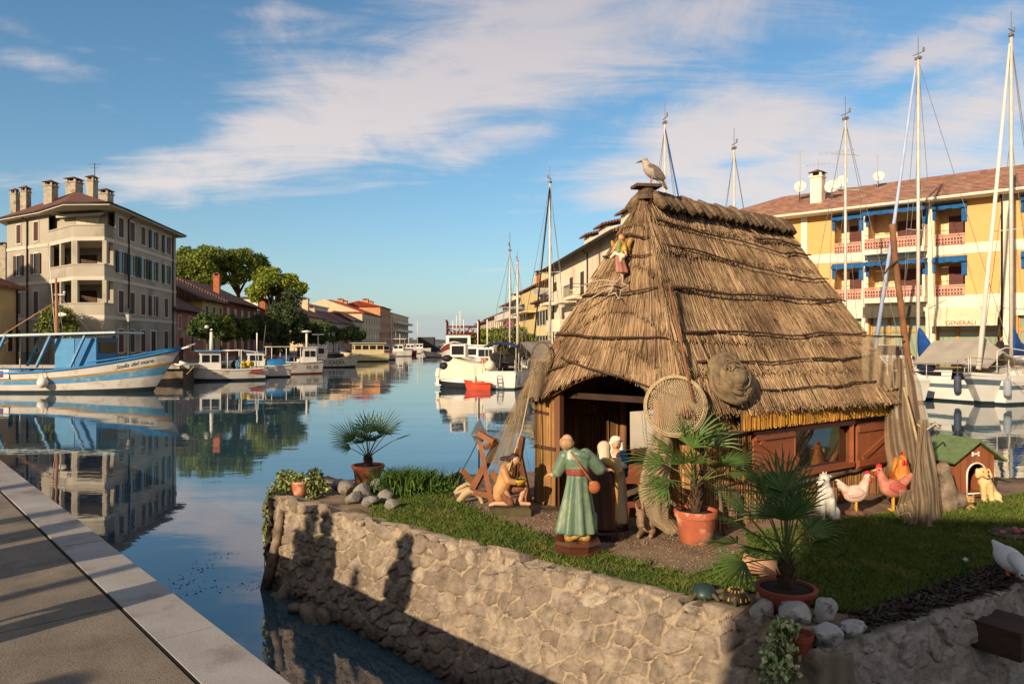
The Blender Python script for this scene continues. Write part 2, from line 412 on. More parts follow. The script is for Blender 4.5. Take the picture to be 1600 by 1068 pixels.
LQ = [(-21.6, 48.5), (-24.5, 80), (-27, 110), (-33, 200), (-44, 330), (-60, 480), (-400, 480), (-400, 54), (-60, 52.5)]
RQ = [(-31, 330), (-6, 85), (1.5, 56), (22.4, 37), (45, 17), (120, 17), (160, 480), (-46, 480)]
for nm, poly in (('left_promenade', LQ), ('right_promenade', RQ)):
    mb = MB(); mb.prism(poly, -3, 1.0, 0, 1)
    c = Vector((sum(p[0] for p in poly) / len(poly), sum(p[1] for p in poly) / len(poly)))
    n = len(poly)
    for i in range(n):                                           # stone coping along the edges, proud of the face
        p, q = Vector(poly[i]), Vector(poly[(i + 1) % n]); e = (q - p)
        if e.length > 200: continue
        t = Vector((-e.y, e.x)).normalized()
        if t.dot(c - p) < 0: t = -t
        mb.bar((p.x - t.x * .04, p.y - t.y * .04, 1.06), (q.x - t.x * .04, q.y - t.y * .04, 1.06), .75, .22, 2)
    struct(mb.build(nm, [M_face, M_pave, M_kerb]))
# far shore beyond the mouth of the canal
mb = MB(); n = 90
xs = np.linspace(-700, 500, n); top = 3.0 + 3.5 * np.abs(fbm(xs * .03, xs * 0, 5))
rings = []
for x, t in zip(xs, top): rings.append([(x, 1500, -1), (x, 1500, .8), (x, 1530, t + 2.5), (x, 1600, t + 3.5), (x, 1700, -1)])
mb.loft(rings, False, False)
struct(mb.build('far_shore', mat('far shore', (96, 92, 88), (80, 80, 82), .02, 1)))

# ================================================================== THE ISLET
GZ = .95
def g(px, py): return G(px, py, GZ)
ISL = [(-2.6, 8.2), (1.55, 4.5), (2.05, 4.42), (3.76, 5.43), (8.3, 8.2), (8.2, 9.4), (5.6, 9.7), (3.0, 10.9), (.6, 10.1), (-.9, 9.75), (-2.3, 9.35)]
isl = thing('stone_islet', 'small walled islet carrying the thatched hut and its lawn in the middle of the water', 'islet', (2, 7, 0))
M_soil = mat('soil', (146, 120, 94), (108, 86, 66), 3.5, 1, .012, 40, c3=(66, 52, 40), sc3=1.6)
mb = MB(); inner = [(p[0] + (2.4 - p[0]) * .03, p[1] + (7.3 - p[1]) * .04) for p in ISL]
mb.prism(inner, -2.5, GZ - .06); mb.build('core', M_face, isl, True)
# fine ground surface
st = .035; gx, gy = np.meshgrid(np.arange(-2.7, 8.4, st), np.arange(4.2, 11, st), indexing='ij')
gzz = GZ + .022 * fbm(gx * 1.3, gy * 1.3, 1) + .012 * fbm(gx * 7, gy * 7, 2) + .006 * fbm(gx * 22, gy * 22, 3)
idx = np.arange(gx.size).reshape(gx.shape); inn = inpoly(gx, gy, [(p[0] + (2.4 - p[0]) * .012, p[1] + (7.3 - p[1]) * .015) for p in ISL])
ok = inn[:-1, :-1] & inn[1:, :-1] & inn[1:, 1:] & inn[:-1, 1:]
F = np.stack([idx[:-1, :-1][ok], idx[1:, :-1][ok], idx[1:, 1:][ok], idx[:-1, 1:][ok]], 1)
V = np.stack([gx, gy, gzz], 2).reshape(-1, 3)
used = np.unique(F); remap = -np.ones(len(V), int); remap[used] = np.arange(len(used))
struct(link('ground', npmesh('ground', V[used], remap[F], M_soil, smooth=True)))
def gh(x, y): return GZ

def wall_mat(name, stone1, stone2, mortar, dark):
    m = bpy.data.materials.new(name); m.use_nodes = True; T = NT(m.node_tree); b = T.n['Principled BSDF']
    e = T.new('ShaderNodeAttribute', attribute_name='edge').outputs['Fac']; r = T.new('ShaderNodeAttribute', attribute_name='rnd').outputs['Fac']
    tc = T.new('ShaderNodeTexCoord'); v = tc.outputs['Object']
    n = T.noise(v, 9, 8, .65); n2 = T.noise(v, 45, 6, .7)
    c = T.mix(r, s2l(stone1), s2l(stone2)); c = T.mix(T.math('MULTIPLY', T.math('FRACT', T.math('MULTIPLY', r, 7.7)), .5), c, (.33, .25, .19))
    f = T.new('ShaderNodeMapRange'); T.link(n, f.inputs[0]); f.inputs[1].default_value = .36; f.inputs[2].default_value = .68
    c = T.mix(f.outputs[0], c, s2l(dark)); c = T.mix(T.math('MULTIPLY', n2, .35), c, s2l(mortar))
    mo = T.mix(n, tuple(x * .75 for x in s2l(mortar)), s2l(mortar))
    ed = T.new('ShaderNodeMapRange'); T.link(e, ed.inputs[0]); ed.inputs[1].default_value = .25; ed.inputs[2].default_value = .6
    c = T.mix(ed.outputs[0], mo, c)
    sp = T.new('ShaderNodeSeparateXYZ'); T.link(v, sp.inputs[0])
    wet = T.new('ShaderNodeMapRange'); T.link(T.math('ADD', sp.outputs[2], T.math('MULTIPLY', n, .3)), wet.inputs[0]); wet.inputs[1].default_value = .30; wet.inputs[2].default_value = .12
    c = T.mix(wet.outputs[0], c, (.035, .03, .022))                  # tide line: the algae stained foot of the wall
    T.link(c, b.inputs['Base Color']); b.inputs['Roughness'].default_value = .92; b.inputs['Specular IOR Level'].default_value = .2
    bn = T.new('ShaderNodeBump'); bn.inputs['Distance'].default_value = .022; bn.inputs['Strength'].default_value = 1
    T.link(T.math('ADD', n2, T.math('MULTIPLY', n, 1.5)), bn.inputs['Height']); T.link(bn.outputs[0], b.inputs['Normal']); return m
def stone_wall(name, a, b, a2, b2, zt, zb, m, cw=.27, ch=.17, out=.045, seed=1, jag=.05, res=.0115, mort=.034, parent=None):
    """a, b: top line ends (plan), a2, b2: foot line ends; relief of fitted stones in mortar"""
    r = np.random.default_rng(seed); a, b, a2, b2 = [np.array(p, float) for p in (a, b, a2, b2)]
    L = np.linalg.norm(b - a); H = zt - zb; ns, nt = int(L / res), int(H / res)
    S, Tt = np.meshgrid(np.linspace(0, L, ns), np.linspace(0, H, nt), indexing='ij')
    rows = int(H / ch) + 2; seeds = []
    for j in range(-1, rows):
        n = int(L / cw) + 3
        for i in range(-1, n): seeds.append(((i + .5 * (j % 2) + r.uniform(-.36, .36)) * cw, (j + .5 + r.uniform(-.34, .34)) * ch))
    seeds = np.array(seeds); rv = r.random(len(seeds)); rd = r.uniform(.55, 1.25, len(seeds)); tl = r.normal(size=(len(seeds), 2)) * .12
    wx = S + .05 * fbm(S * 7, Tt * 7, seed) + .015 * fbm(S * 28, Tt * 28, seed + 1); wy = Tt + .04 * fbm(S * 7, Tt * 7, seed + 9) + .012 * fbm(S * 28, Tt * 28, seed + 2)
    pts = np.stack([wx.ravel(), wy.ravel() * cw / ch], 1); sd = seeds * np.array([1, cw / ch])
    f1 = np.full(len(pts), 9.); f2 = f1.copy(); k1 = np.zeros(len(pts), int)
    for k in range(len(sd)):
        near = np.abs(pts[:, 0] - sd[k, 0]) < cw * 2.2
        d = np.hypot(pts[near, 0] - sd[k, 0], pts[near, 1] - sd[k, 1]); q1, q2, kk = f1[near], f2[near], k1[near]
        c = d < q1; q2 = np.where(c, q1, np.minimum(q2, d)); kk = np.where(c, k, kk); q1 = np.where(c, d, q1)
        f1[near], f2[near], k1[near] = q1, q2, kk
    e = np.clip((f2 - f1) / (mort * 2), 0, 1); pr = np.clip((e - .25) / .5, 0, 1); pr = pr * pr * (3 - 2 * pr)
    pr = pr.reshape(S.shape); e = e.reshape(S.shape); kk = k1.reshape(S.shape)
    dx = S - seeds[kk][..., 0]; dy = Tt - seeds[kk][..., 1]
    disp = out * pr * rd[kk] + pr * (tl[kk][..., 0] * dx + tl[kk][..., 1] * dy) + .018 * fbm(S * 11, Tt * 11, seed + 3) + pr * .010 * np.abs(fbm(S * 19, Tt * 26, seed + 5, 3)) * 2 + .008 * fbm(S * 30, Tt * 30, seed + 4, 3)
    u = S / L; w = Tt / H
    base = (a2 * (1 - u[..., None]) + b2 * u[..., None]) * (1 - w[..., None]) + (a * (1 - u[..., None]) + b * u[..., None]) * w[..., None]
    t = (b - a) / L; nrm = np.array([t[1], -t[0]])
    X = base[..., 0] + nrm[0] * disp; Y = base[..., 1] + nrm[1] * disp
    top = jag * (rv[kk] - .5) * 2 * np.clip((w - .8) / .2, 0, 1)
    Z = zb + Tt + top - np.where(pr < .5, .02, 0) * np.clip((w - .93) / .07, 0, 1)
    V = np.stack([X, Y, Z], 2)
    back = V[:, -1, :].copy(); back[:, 0] -= nrm[0] * .26; back[:, 1] -= nrm[1] * .26; back[:, 2] = zt - .05    # top ledge back into the soil
    V = np.concatenate([V, back[:, None, :]], 1); nt1 = nt + 1
    idx = np.arange(ns * nt1).reshape(ns, nt1)
    F = np.stack([idx[:-1, :-1].ravel(), idx[1:, :-1].ravel(), idx[1:, 1:].ravel(), idx[:-1, 1:].ravel()], 1)
    ea = np.concatenate([e, e[:, -1:]], 1).ravel(); ra = np.concatenate([rv[kk], rv[kk][:, -1:]], 1).ravel()
    return link(name, npmesh(name, V.reshape(-1, 3), F, m, attrs={'edge': ea, 'rnd': ra}, smooth=True), parent, True)
MW1 = wall_mat('mortared rubble wall', (194, 176, 152), (126, 110, 96), (190, 168, 140), (82, 72, 62))  # own colours of the stones and their mortar
MW2 = wall_mat('rendered rubble wall', (186, 178, 166), (164, 156, 144), (190, 182, 170), (128, 122, 114))
stone_wall('front_wall', (-2.62, 8.22), (1.8, 4.33), (-2.68, 8.18), (1.05, 3.9), 1.0, -.35, MW1, .19, .12, .030, parent=isl, seed=4, mort=.018, res=.0102)['label'] = 'rubble stone wall with pale mortar facing the quay'
stone_wall('side_wall', (1.78, 4.28), (8.4, 8.2), (1.78, 4.1), (8.5, 8.0), .93, -.35, MW2, .24, .2, .02, seed=8, jag=.03, mort=.02, parent=isl)['label'] = 'rendered rubble wall with cracks on the shaded side'
stone_wall('end_wall', (-2.3, 9.4), (-2.66, 8.16), (-2.42, 9.4), (-2.72, 8.1), .97, -.35, MW1, .24, .17, .03, seed=12, parent=isl)
stone_wall('back_wall', (8.3, 9.4), (-2.3, 9.6), (8.3, 9.5), (-2.3, 9.7), .9, -.3, MW1, .3, .2, .03, seed=14, res=.05, parent=isl)
# fallen rubble footing at the waterline, below the front wall
mb = MB(); rr = random.Random(5)
for i in range(9):
    t = rr.uniform(.0, .35); x = -2.66 + 3.61 * t; y = 8.2 - 4.2 * t; o = rr.uniform(.02, .12)
    s = rr.uniform(.06, .14); mb.ell((x - .75 * o, y - .66 * o, -.03 + rr.uniform(-.06, .05)), (s * 1.5, s * .9, s * .6), Euler((rr.random(), rr.random(), rr.random() * 6)).to_matrix(), 8, 5)
mb.build('footing', mat('footing stones', (132, 118, 102), (84, 74, 62), 12, .95, .01, 50, c3=(50, 44, 34), sc3=5), isl, True, True)

# ------------------------------------------------------------------ lawn and gravel
def scatter(poly, n, rng=RNG):
    xs = [p[0] for p in poly]; ys = [p[1] for p in poly]; out = []
    k = 0
    while k < n:
        x = rng.uniform(min(xs), max(xs), n * 2); y = rng.uniform(min(ys), max(ys), n * 2); m = inpoly(x, y, poly)
        out.append(np.stack([x[m], y[m]], 1)); k += m.sum()
    return np.concatenate(out)[:n]
def blades(name, xy, z, h, w, mats, lean=.45, rng=RNG, parent=None):
    n = len(xy); a = rng.uniform(0, 2 * PI, n); hh = h * rng.uniform(.5, 1.3, n); ww = w * rng.uniform(.7, 1.4, n)
    l = rng.normal(size=(n, 2)) * lean * hh[:, None]
    p = np.concatenate([xy, np.full((n, 1), 0) + z], 1) if np.isscalar(z) else np.concatenate([xy, z[:, None]], 1)
    d = np.stack([np.cos(a), np.sin(a), np.zeros(n)], 1) * ww[:, None] / 2
    mid = p + np.concatenate([l * .35, (hh * .6)[:, None]], 1); tip = p + np.concatenate([l, hh[:, None]], 1)
    V = np.stack([p - d, p + d, mid + d * .75, tip, mid - d * .75], 1).reshape(-1, 3)
    F = np.arange(n * 5).reshape(n, 5)
    return link(name, npmesh(name, V, F, mats), parent, True)
GR1 = [tuple(g(*p)[:2]) for p in ((592, 772), (640, 764), (690, 772), (740, 797), (800, 822), (870, 848), (950, 868), (1040, 893), (1068, 905), (1062, 922))] + [(-2.62 + 4.42 * t + .105, 8.22 - 3.89 * t + .12) for t in (.86, .75, .62, .48, .36, .25)]
GR2 = [tuple(g(*p)[:2]) for p in ((1062, 908), (1120, 884), (1170, 858), (1165, 838), (1240, 822), (1320, 812), (1400, 802), (1480, 803), (1540, 783), (1600, 772))] + [(7.9, 8.4), (7.9, 8.0), (4.2, 6.0)] + [tuple(g(*p)[:2]) for p in ((1600, 866), (1480, 912), (1345, 960), (1290, 955), (1200, 925), (1130, 930), (1080, 926))]
M_grass = mat('grass', (112, 126, 52), (80, 100, 38), 1.2, .75, island=.4, c3=(136, 132, 66), sc3=2.2, spec=.25, trans=.25)
M_turf = mat('turf', (62, 70, 30), (46, 52, 24), 9, 1)
for k, (poly, n) in enumerate(((GR1, 26000), (GR2, 110000))):
    mb = MB(); A = sum(poly[i][0] * poly[(i + 1) % len(poly)][1] - poly[(i + 1) % len(poly)][0] * poly[i][1] for i in range(len(poly)))
    xy = scatter(poly, n)
    keep = fbm(xy[:, 0] * 2.6, xy[:, 1] * 2.6, 6) > -.5 + RNG.normal(0, .12, len(xy)); xy = xy[keep]
    o = blades('grass', xy, GZ - .01, .042 if k == 0 else .05, .0065, M_grass, .5)
    tag(o, ['narrow strip of short green grass along the top of the stone wall', 'wide green lawn in front of the doghouse and animal figures'][k], 'grass', kind='stuff')
    gs = thing('turf', None, None) if False else None
    m2 = MB(); m2.add([(p[0], p[1], GZ + .012) for p in poly], [tuple(range(len(poly))) if A > 0 else tuple(range(len(poly) - 1, -1, -1))])
    struct(m2.build('lawn_soil', M_turf))
# straggly taller grass along edges of the lawn
ed = []
for p, q in zip(GR1, GR1[1:] + GR1[:1]): ed += [(p[0] + (q[0] - p[0]) * t + random.gauss(0, .03), p[1] + (q[1] - p[1]) * t + random.gauss(0, .03)) for t in np.random.default_rng(2).random(90)]
tag(blades('grass', np.array(ed), GZ - .01, .065, .006, M_grass, .7), 'straggling longer grass fringing the strip beside the wall', 'grass', kind='stuff')
PATH = [tuple(g(*p)[:2]) for p in ((690, 770), (760, 790), (830, 800), (960, 800), (1100, 850), (1180, 850), (1170, 862), (1120, 886), (1060, 905), (950, 868), (870, 848), (800, 822), (740, 797))]
xy = scatter(PATH, 3600); n = len(xy); k = RNG.uniform(.0025, .009, n) * np.where(RNG.random(n) < .06, 1.6, 1)
mb = MB(); ico = np.array([(0, 0, 1), (.9, 0, .2), (-.3, .85, .2), (-.6, -.7, .2), (.2, .1, -.8)]); IF = [(0, 1, 2), (0, 2, 3), (0, 3, 1), (4, 2, 1), (4, 3, 2), (4, 1, 3)]
ang = RNG.uniform(0, 6.28, n); ca, sa = np.cos(ang), np.sin(ang)
V = np.stack([np.stack([xy[:, 0] + k * (v[0] * ca - v[1] * sa), xy[:, 1] + k * (v[0] * sa + v[1] * ca), GZ + .004 + .02 * fbm(xy[:, 0] * 1.3, xy[:, 1] * 1.3, 1) + k * v[2] * .7], 1) for v in ico], 1).reshape(-1, 3)
F = (np.arange(n)[:, None, None] * 5 + np.array(IF)[None]).reshape(-1, 3)
tag(link('gravel', npmesh('gravel', V, F, mat('gravel', (170, 146, 118), (122, 100, 78), 30, .95, island=.35))), 'pale gravel and shell grit scattered over the bare soil before the hut', 'gravel', kind='stuff')
# dark bark and rotten wood chips on the rim of the shaded wall
RIM = [tuple(g(*p)[:2]) for p in ((1330, 966), (1480, 915), (1600, 868))] + [(4.6, 6.05), (7.9, 8.05), (8.2, 8.2), (3.76, 5.43), (2.05, 4.46)]
xy = scatter(RIM, 2600); mbx = []
n = len(xy); a = RNG.normal(0, .8, n) + .59; L = RNG.uniform(.02, .13, n) * RNG.uniform(.4, 1, n); p0 = np.concatenate([xy, GZ + RNG.uniform(-.02, .04, (n, 1))], 1)
p1 = p0 + np.stack([np.cos(a) * L, np.sin(a) * L, RNG.uniform(-.02, .02, n)], 1)
V, F = straws(p0, p1, RNG.uniform(.008, .03, n))
tag(link('bark_chips', npmesh('bark_chips', V, F, mat('bark chips', (82, 68, 56), (40, 34, 29), 20, .95, island=.4))), 'dark rotten bark chips along the rim of the shaded wall', 'bark chips', kind='stuff')
fl = np.concatenate([RNG.uniform(-3.9, -2.75, (700, 1)), RNG.uniform(5.4, 9.5, (700, 1)), np.full((700, 1), .006)], 1); fl = fl[fbm(fl[:, 0] * 1.6, fl[:, 1] * 1.6, 31) > .18]
o = leaf_mesh('floating_weed', fl, .035, mat('floating weed', (56, 58, 40), (34, 36, 28), 9, .9), .7); V = np.array([v.co for v in o.vertices]); V[:, 2] = .004 + (V[:, 2] - .006) * .15; o.vertices.foreach_set('co', V.ravel())
tag(link('floating_weed', o), 'scraps of dark weed floating on the water beside the islet wall', 'floating weed', kind='stuff')
# ================================================================== THE THATCHED HUT
M_th = mat('thatch straw', (174, 144, 108), (108, 84, 62), 2.0, .85, island=.6, spec=.2, contrast=.2)
M_thb = mat('thatch bed', (112, 86, 58), (70, 52, 36), 14, 1, .01, 60, stretch=(1, 1, .3))
M_reed = mat('reed walling', (172, 128, 78), (112, 80, 48), 2.2, .8, island=.42, spec=.2)
M_reedl = mat('yellow reed band', (206, 152, 70), (166, 112, 44), 4, .8, island=.25, spec=.2)  # brighter yellow than the walling reed
M_stick = mat('bent branch', (88, 62, 46), (52, 36, 28), 9, .9, .004, 40)
M_post = mat('hut timber', (140, 94, 62), (96, 64, 44), 3, .8, .003, 40, stretch=(1, 1, .2))
M_dark = mat('dark brown timber', (72, 48, 34), (40, 28, 22), 5, .9)  # darker brown than the hut timber, for rafters and one post
M_shut = mat('varnished shutter wood', (160, 92, 54), (124, 68, 40), 2.6, .5, .001, 60, stretch=(.3, .3, 2.5), spec=.4)
M_roll = mat('ridge straw roll', (124, 100, 76), (58, 46, 36), 24, .95, .03, 40)
FL, FR, RR_, RL = [Vector((x, y, GZ)) for x, y in ((.28, 8.08), (1.72, 6.72), (4.38, 8.68), (2.84, 10.0))]
P0, P1 = Vector((1.35, 7.6, 4.21)), Vector((3.45, 9.45, 4.21))
EFL, EFR, ERR, ERL = Vector((.13, 8.02, 2.11)), Vector((1.55, 6.52, 2.06)), Vector((4.62, 8.52, 2.05)), Vector((2.95, 10.25, 2.06))
hut = thing('thatched_hut', "fisherman's reed hut with steep straw thatch and brown shutters standing on the islet", 'hut', (2.3, 8.3, GZ))
def lerp(a, b, t): return a + (b - a) * t
roof = MB()
faces = {'front': (P0, P0 + Vector((.02, -.02, 0)), EFR, EFL), 'side': (P0, P1, ERR, EFR), 'back': (P1, P0, EFL, ERL), 'rear': (P1 + Vector((0, .01, 0)), P1, ERL, ERR)}
def facept(f, s, t):
    """s along the eave 0..1, t down the slope 0..1"""
    if f == 'front': a, b, c, d = P0, P0, EFL, EFR
    elif f == 'side': a, b, c, d = P0, P1, EFR, ERR
    elif f == 'back': a, b, c, d = P1, P0, ERL, EFL
    else: a, b, c, d = P1, P1, ERR, ERL
    a, b, c, d = [np.array(q) for q in (a, b, c, d)]; s = np.asarray(s)[..., None]; t = np.asarray(t)[..., None]
    p = (a * (1 - s) + b * s) * (1 - t) + (c * (1 - s) + d * s) * t
    k = np.clip((t - .5) / .5, 0, 1) ** 2 * .40                       # the rear corner of the eave is trimmed in
    if f == 'side': p = p - np.array((.805, .593, 0)) * k * s
    elif f == 'rear': p = p - np.array((.805, .593, 0)) * k * (1 - s)
    return p
NRM = {}
for f, q in (('front', (P0, EFL, EFR)), ('side', (P0, EFR, ERR)), ('back', (P0, ERL, EFL)), ('rear', (P1, ERR, ERL))):
    n = (q[1] - q[0]).cross(q[2] - q[0]).normalized(); NRM[f] = np.array(n if n.z > 0 else -n)
def arch(s): return np.where((s > .13) & (s < .93), .155 * np.sin(PI * np.clip((s - .13) / .8, 0, 1)) ** .75, 0.0)     # the eave lifts over the doorway
def tmax(f, s): return 1.0 - (arch(s) if f == 'front' else 0 * s)
def sag(f, s, t): return .03 * fbm(s * 5 + len(f), t * 4, 21) - .03 * np.sin(PI * np.clip(s, 0, 1)) * np.sin(PI * t)
Vr, Fr, Vb, Fb = [], [], [], []; kr = kb = 0
COURSES = {'front': [.16, .40, .66, .86, 1.0], 'side': [.14, .29, .455, .70, .84, 1.0], 'back': [.2, .46, .7, 1.0], 'rear': [.4, .7, 1.0]}
NST = {'front': 13500, 'side': 31000, 'back': 6500, 'rear': 3000}
for f in ('front', 'side', 'back', 'rear'):
    ns, nt = 60, 46; S, Tt = np.meshgrid(np.linspace(0, 1, ns), np.linspace(0, 1, nt), indexing='ij')
    p = facept(f, S, Tt * tmax(f, S)) + NRM[f] * (sag(f, S, Tt) - .025)[..., None]
    pi = p - NRM[f] * .09
    V = np.concatenate([p.reshape(-1, 3), pi.reshape(-1, 3)]); idx = np.arange(ns * nt).reshape(ns, nt); o = ns * nt
    Q = lambda A: np.stack([A[:-1, :-1].ravel(), A[1:, :-1].ravel(), A[1:, 1:].ravel(), A[:-1, 1:].ravel()], 1)
    low = np.stack([idx[:-1, -1], idx[1:, -1], idx[1:, -1] + o, idx[:-1, -1] + o], 1)
    Vb.append(V); Fb.append(np.concatenate([Q(idx), Q(idx + o)[:, ::-1], low]) + kb); kb += len(V)
    cs = COURSES[f]; N = NST[f]; w0 = np.array([c * .5 + .3 for c in cs]); kk = RNG.choice(len(cs), N, p=w0 / w0.sum())
    s = RNG.random(N); ce = np.array(cs)[kk]; prev = np.array([0] + cs[:-1])[kk]
    deep = RNG.random(N) < .62                                    # stalks that reach the end of their course; others lie in the body of it
    tb = np.where(deep, ce + RNG.normal(0, .012, N), prev + (ce - prev) * RNG.random(N) ** .8)
    tb = tb * tmax(f, s); ln = RNG.uniform(.09, .24, N); ta = np.maximum(tb - ln, .0)
    pa = facept(f, s, ta); pb = facept(f, np.clip(s + RNG.normal(0, .008, N), -.012, 1.012), tb)
    la = .0 + RNG.uniform(-.02, .012, N) + sag(f, s, ta); lb = .012 + RNG.uniform(-.008, .036, N) * np.clip((tb - prev) / (ce - prev + .01), 0, 1) + sag(f, s, tb)
    pb = pb + RNG.normal(0, .0035, (N, 3))
    stray = RNG.random(N) < .006; lb = lb + stray * RNG.uniform(0, .09, N)
    V, F = straws(pa + NRM[f] * la[:, None], pb + NRM[f] * lb[:, None], RNG.uniform(.006, .0135, N))
    Vr.append(V); Fr.append(F + kr); kr += len(V)
rf = link('roof', npmesh('roof', np.concatenate(Vr), np.concatenate(Fr), M_th), hut, True)
rb = link('thatch_bed', npmesh('thatch_bed', np.concatenate(Vb), np.concatenate(Fb), M_thb, smooth=True), rf)
# branches laid over the thatch to hold it down
def batten(f, s0, s1, t0, t1, r=.017, wav=.0055, seed=0):
    rr = random.Random(seed * 7 + 1); n = 14; pts = []; rad = []
    for i in range(n):
        u = i / (n - 1); s = s0 + (s1 - s0) * u; t = t0 + (t1 - t0) * u + wav * sin(u * 7 + seed) + rr.uniform(-.003, .003)
        p = facept(f, s, t) + NRM[f] * (.055 + rr.uniform(-.004, .006)); pts.append(p); rad.append(r * (1.05 - .4 * u) * rr.uniform(.88, 1.12))
    MB().tube(pts, rad, 7).build('batten', M_stick, rf, False, True)
for i, q in enumerate((('side', .02, .80, .135, .225), ('side', .62, .97, .145, .15), ('side', .80, 1.0, .215, .205), ('side', .02, .78, .255, .36), ('side', .70, 1.0, .362, .355),
                       ('side', .03, .66, .47, .485), ('side', .55, .88, .475, .50), ('side', .78, 1.0, .48, .475), ('side', .03, .62, .665, .675), ('side', .60, 1.0, .672, .66),
                       ('side', .06, .58, .80, .80), ('side', .60, .93, .795, .79), ('side', .30, .66, .925, .925), ('side', .62, .90, .925, .91),
                       ('front', .02, .99, .20, .22), ('front', .02, .98, .30, .31), ('front', .02, .98, .50, .47), ('front', .0, .99, .69, .695), ('front', -.01, .3, .90, .81), ('front', .16, .97, .80, .93))):
    batten(*q, r=.0105 + .003 * (i % 3) / 2, seed=i)
p = [lerp(P0, EFR, t) + Vector((.05, -.09, .01)) for t in (.45, .6, .75, .95)]
MB().tube(p, [.012, .014, .013, .011], 7).build('batten', M_post, rf, False, True)
# rolled straw bundles along the ridge
for i in range(27):
    u = (i + .5) / 27; c = lerp(P0, P1, u * 1.0) + Vector((0, 0, .035 - .05 * abs(sin(i * 2.1)) * .4)); a = Vector((.80, -.60, 0)).normalized(); rr = random.Random(i)
    mb = MB(); r = .048 * rr.uniform(.75, 1.25); pts = []; tw = rr.uniform(-.05, .05)
    for k in range(7):
        v = (k - 3) / 3; pts.append(c + a * (v * .19) + Vector((tw * v * .8 + rr.uniform(-.012, .012), tw * v * .6 + rr.uniform(-.012, .012), -.17 * abs(v) ** 1.4)))
    mb.tube(pts, [r * .8, r, r * 1.05, r, r * 1.05, r, r * .8], 8)
    mb.build('ridge_bundle', M_roll if i % 3 else mat('pale straw roll', (150, 122, 90), (84, 66, 50), 24, .95, .03, 40), rf, False, True)
mb = MB(); mb.lathe([(.09, -.03), (.08, .03), (.085, .08)], 12, P0 + Vector((.03, -.0, -.02))); mb.box(P0 + Vector((.03, .0, .085)), (.27, .2, .03), R(10))
mb.build('ridge_cap', M_roll, rf)
# reed walls -------------------------------------------------------
def reed_wall(name, a, b, z0, z1, n, m, bed, holes=(), inner=True, thick=.05, straw=.012, parent=None):
    """upright reeds on a thin bed between plan points a and b; holes = (u0,u1,z0,z1) left open"""
    a, b = Vector(a[:2]), Vector(b[:2]); e = b - a; L = e.length; e.normalize(); nn = Vector((e.y, -e.x))
    us = sorted({0.0, 1.0, *[h[0] for h in holes], *[h[1] for h in holes]}); zs = sorted({z0, z1, *[h[2] for h in holes], *[h[3] for h in holes]})
    mb = MB(); segs = []
    for u0, u1 in zip(us, us[1:]):
        for y0, y1 in zip(zs, zs[1:]):
            if any(u0 >= h[0] - 1e-6 and u1 <= h[1] + 1e-6 and y0 >= h[2] - 1e-6 and y1 <= h[3] + 1e-6 for h in holes): continue
            p = a + e * L * (u0 + u1) / 2; mb.box((p.x, p.y, (y0 + y1) / 2), (L * (u1 - u0), thick, y1 - y0), math.atan2(e.y, e.x))
            segs.append((u0, u1, y0, y1))
    w = np.array([(q[1] - q[0]) * max(.1, q[3] - q[2]) ** .3 for q in segs]); k = RNG.choice(len(segs), n, p=w / w.sum()); sg = np.array(segs)[k]
    u = sg[:, 0] + (sg[:, 1] - sg[:, 0]) * RNG.random(n); side = np.where(RNG.random(n) < (.62 if inner else 1), 1, -1)
    off = side * (thick / 2 + RNG.uniform(-.002, .014, n)); x = a.x + e.x * L * u + nn.x * off; y = a.y + e.y * L * u + nn.y * off
    lo = sg[:, 2] + RNG.uniform(-.0, .03, n); hi = sg[:, 3] - RNG.uniform(0, .03, n)
    tilt = RNG.normal(0, .008, n)
    V, F = straws(np.stack([x, y, lo], 1), np.stack([x + e.x * tilt, y + e.y * tilt, hi], 1), straw * RNG.uniform(.6, 1.3, n))
    o = link(name, npmesh(name, V, F, m), parent or hut, True); mb.build('reed_bed', bed, o, False); return o
def along(a, b, t): return a + (b - a) * t
fL = along(FL, FR, .14); fR = along(FL, FR, .78)
reed_wall('wall', FL, fL, GZ, 2.2, 420, M_reed, M_thb)
reed_wall('wall', fR, FR, GZ, 2.12, 520, M_reed, M_thb)
reed_wall('wall', FR, RR_, GZ, 2.16, 2600, M_reed, M_thb, [(.415, .74, 1.36, 1.82)])
reed_wall('wall', RR_, RL, GZ, 2.2, 800, M_reed, M_thb)
reed_wall('wall', RL, FL, GZ, 2.2, 1500, M_reed, M_thb, [(.40, .56, 1.40, 1.86)])
o = reed_wall('wall', along(FR, RR_, .12) + Vector((.085, -.12, 0)), along(FR, RR_, .93) + Vector((.085, -.12, 0)), 1.87, 2.06, 700, M_reedl, M_thb, inner=False, thick=.02); o['label'] = 'band of bright yellow reed under the eave'
def post(a, z0, z1, r, m=M_post, name='post'):
    MB().tube([(a[0], a[1], z0), (a[0] + .01, a[1], (z0 + z1) / 2), (a[0], a[1], z1)], [r, r * .95, r * .92], 9).build(name, m, hut, True, True)
mb = MB(); mb.box((fL.x + .02, fL.y - .03, (GZ + 2.22) / 2 + .5), (.07, .07, 2.22 - GZ), R(-43)); mb.build('door_post', M_post, hut, True)
mb = MB(); mb.box((fR.x - .02, fR.y - .01, (GZ + 2.18) / 2 + .48), (.06, .06, 2.18 - GZ), R(-43)); mb.build('door_post', M_post, hut, True)
post(FL, GZ, 2.15, .04, M_dark); post(FR, GZ, 2.1, .035, M_stick); post(RR_, GZ, 2.1, .04); post(RL, GZ, 2.1, .04)
post(along(FR, RR_, .985) + Vector((.03, -.06, 0)), GZ, 2.14, .03)
for t in (.30, .62): post(along(RL, FL, t) + Vector((.06, -.05, 0)), GZ, 2.3, .045)
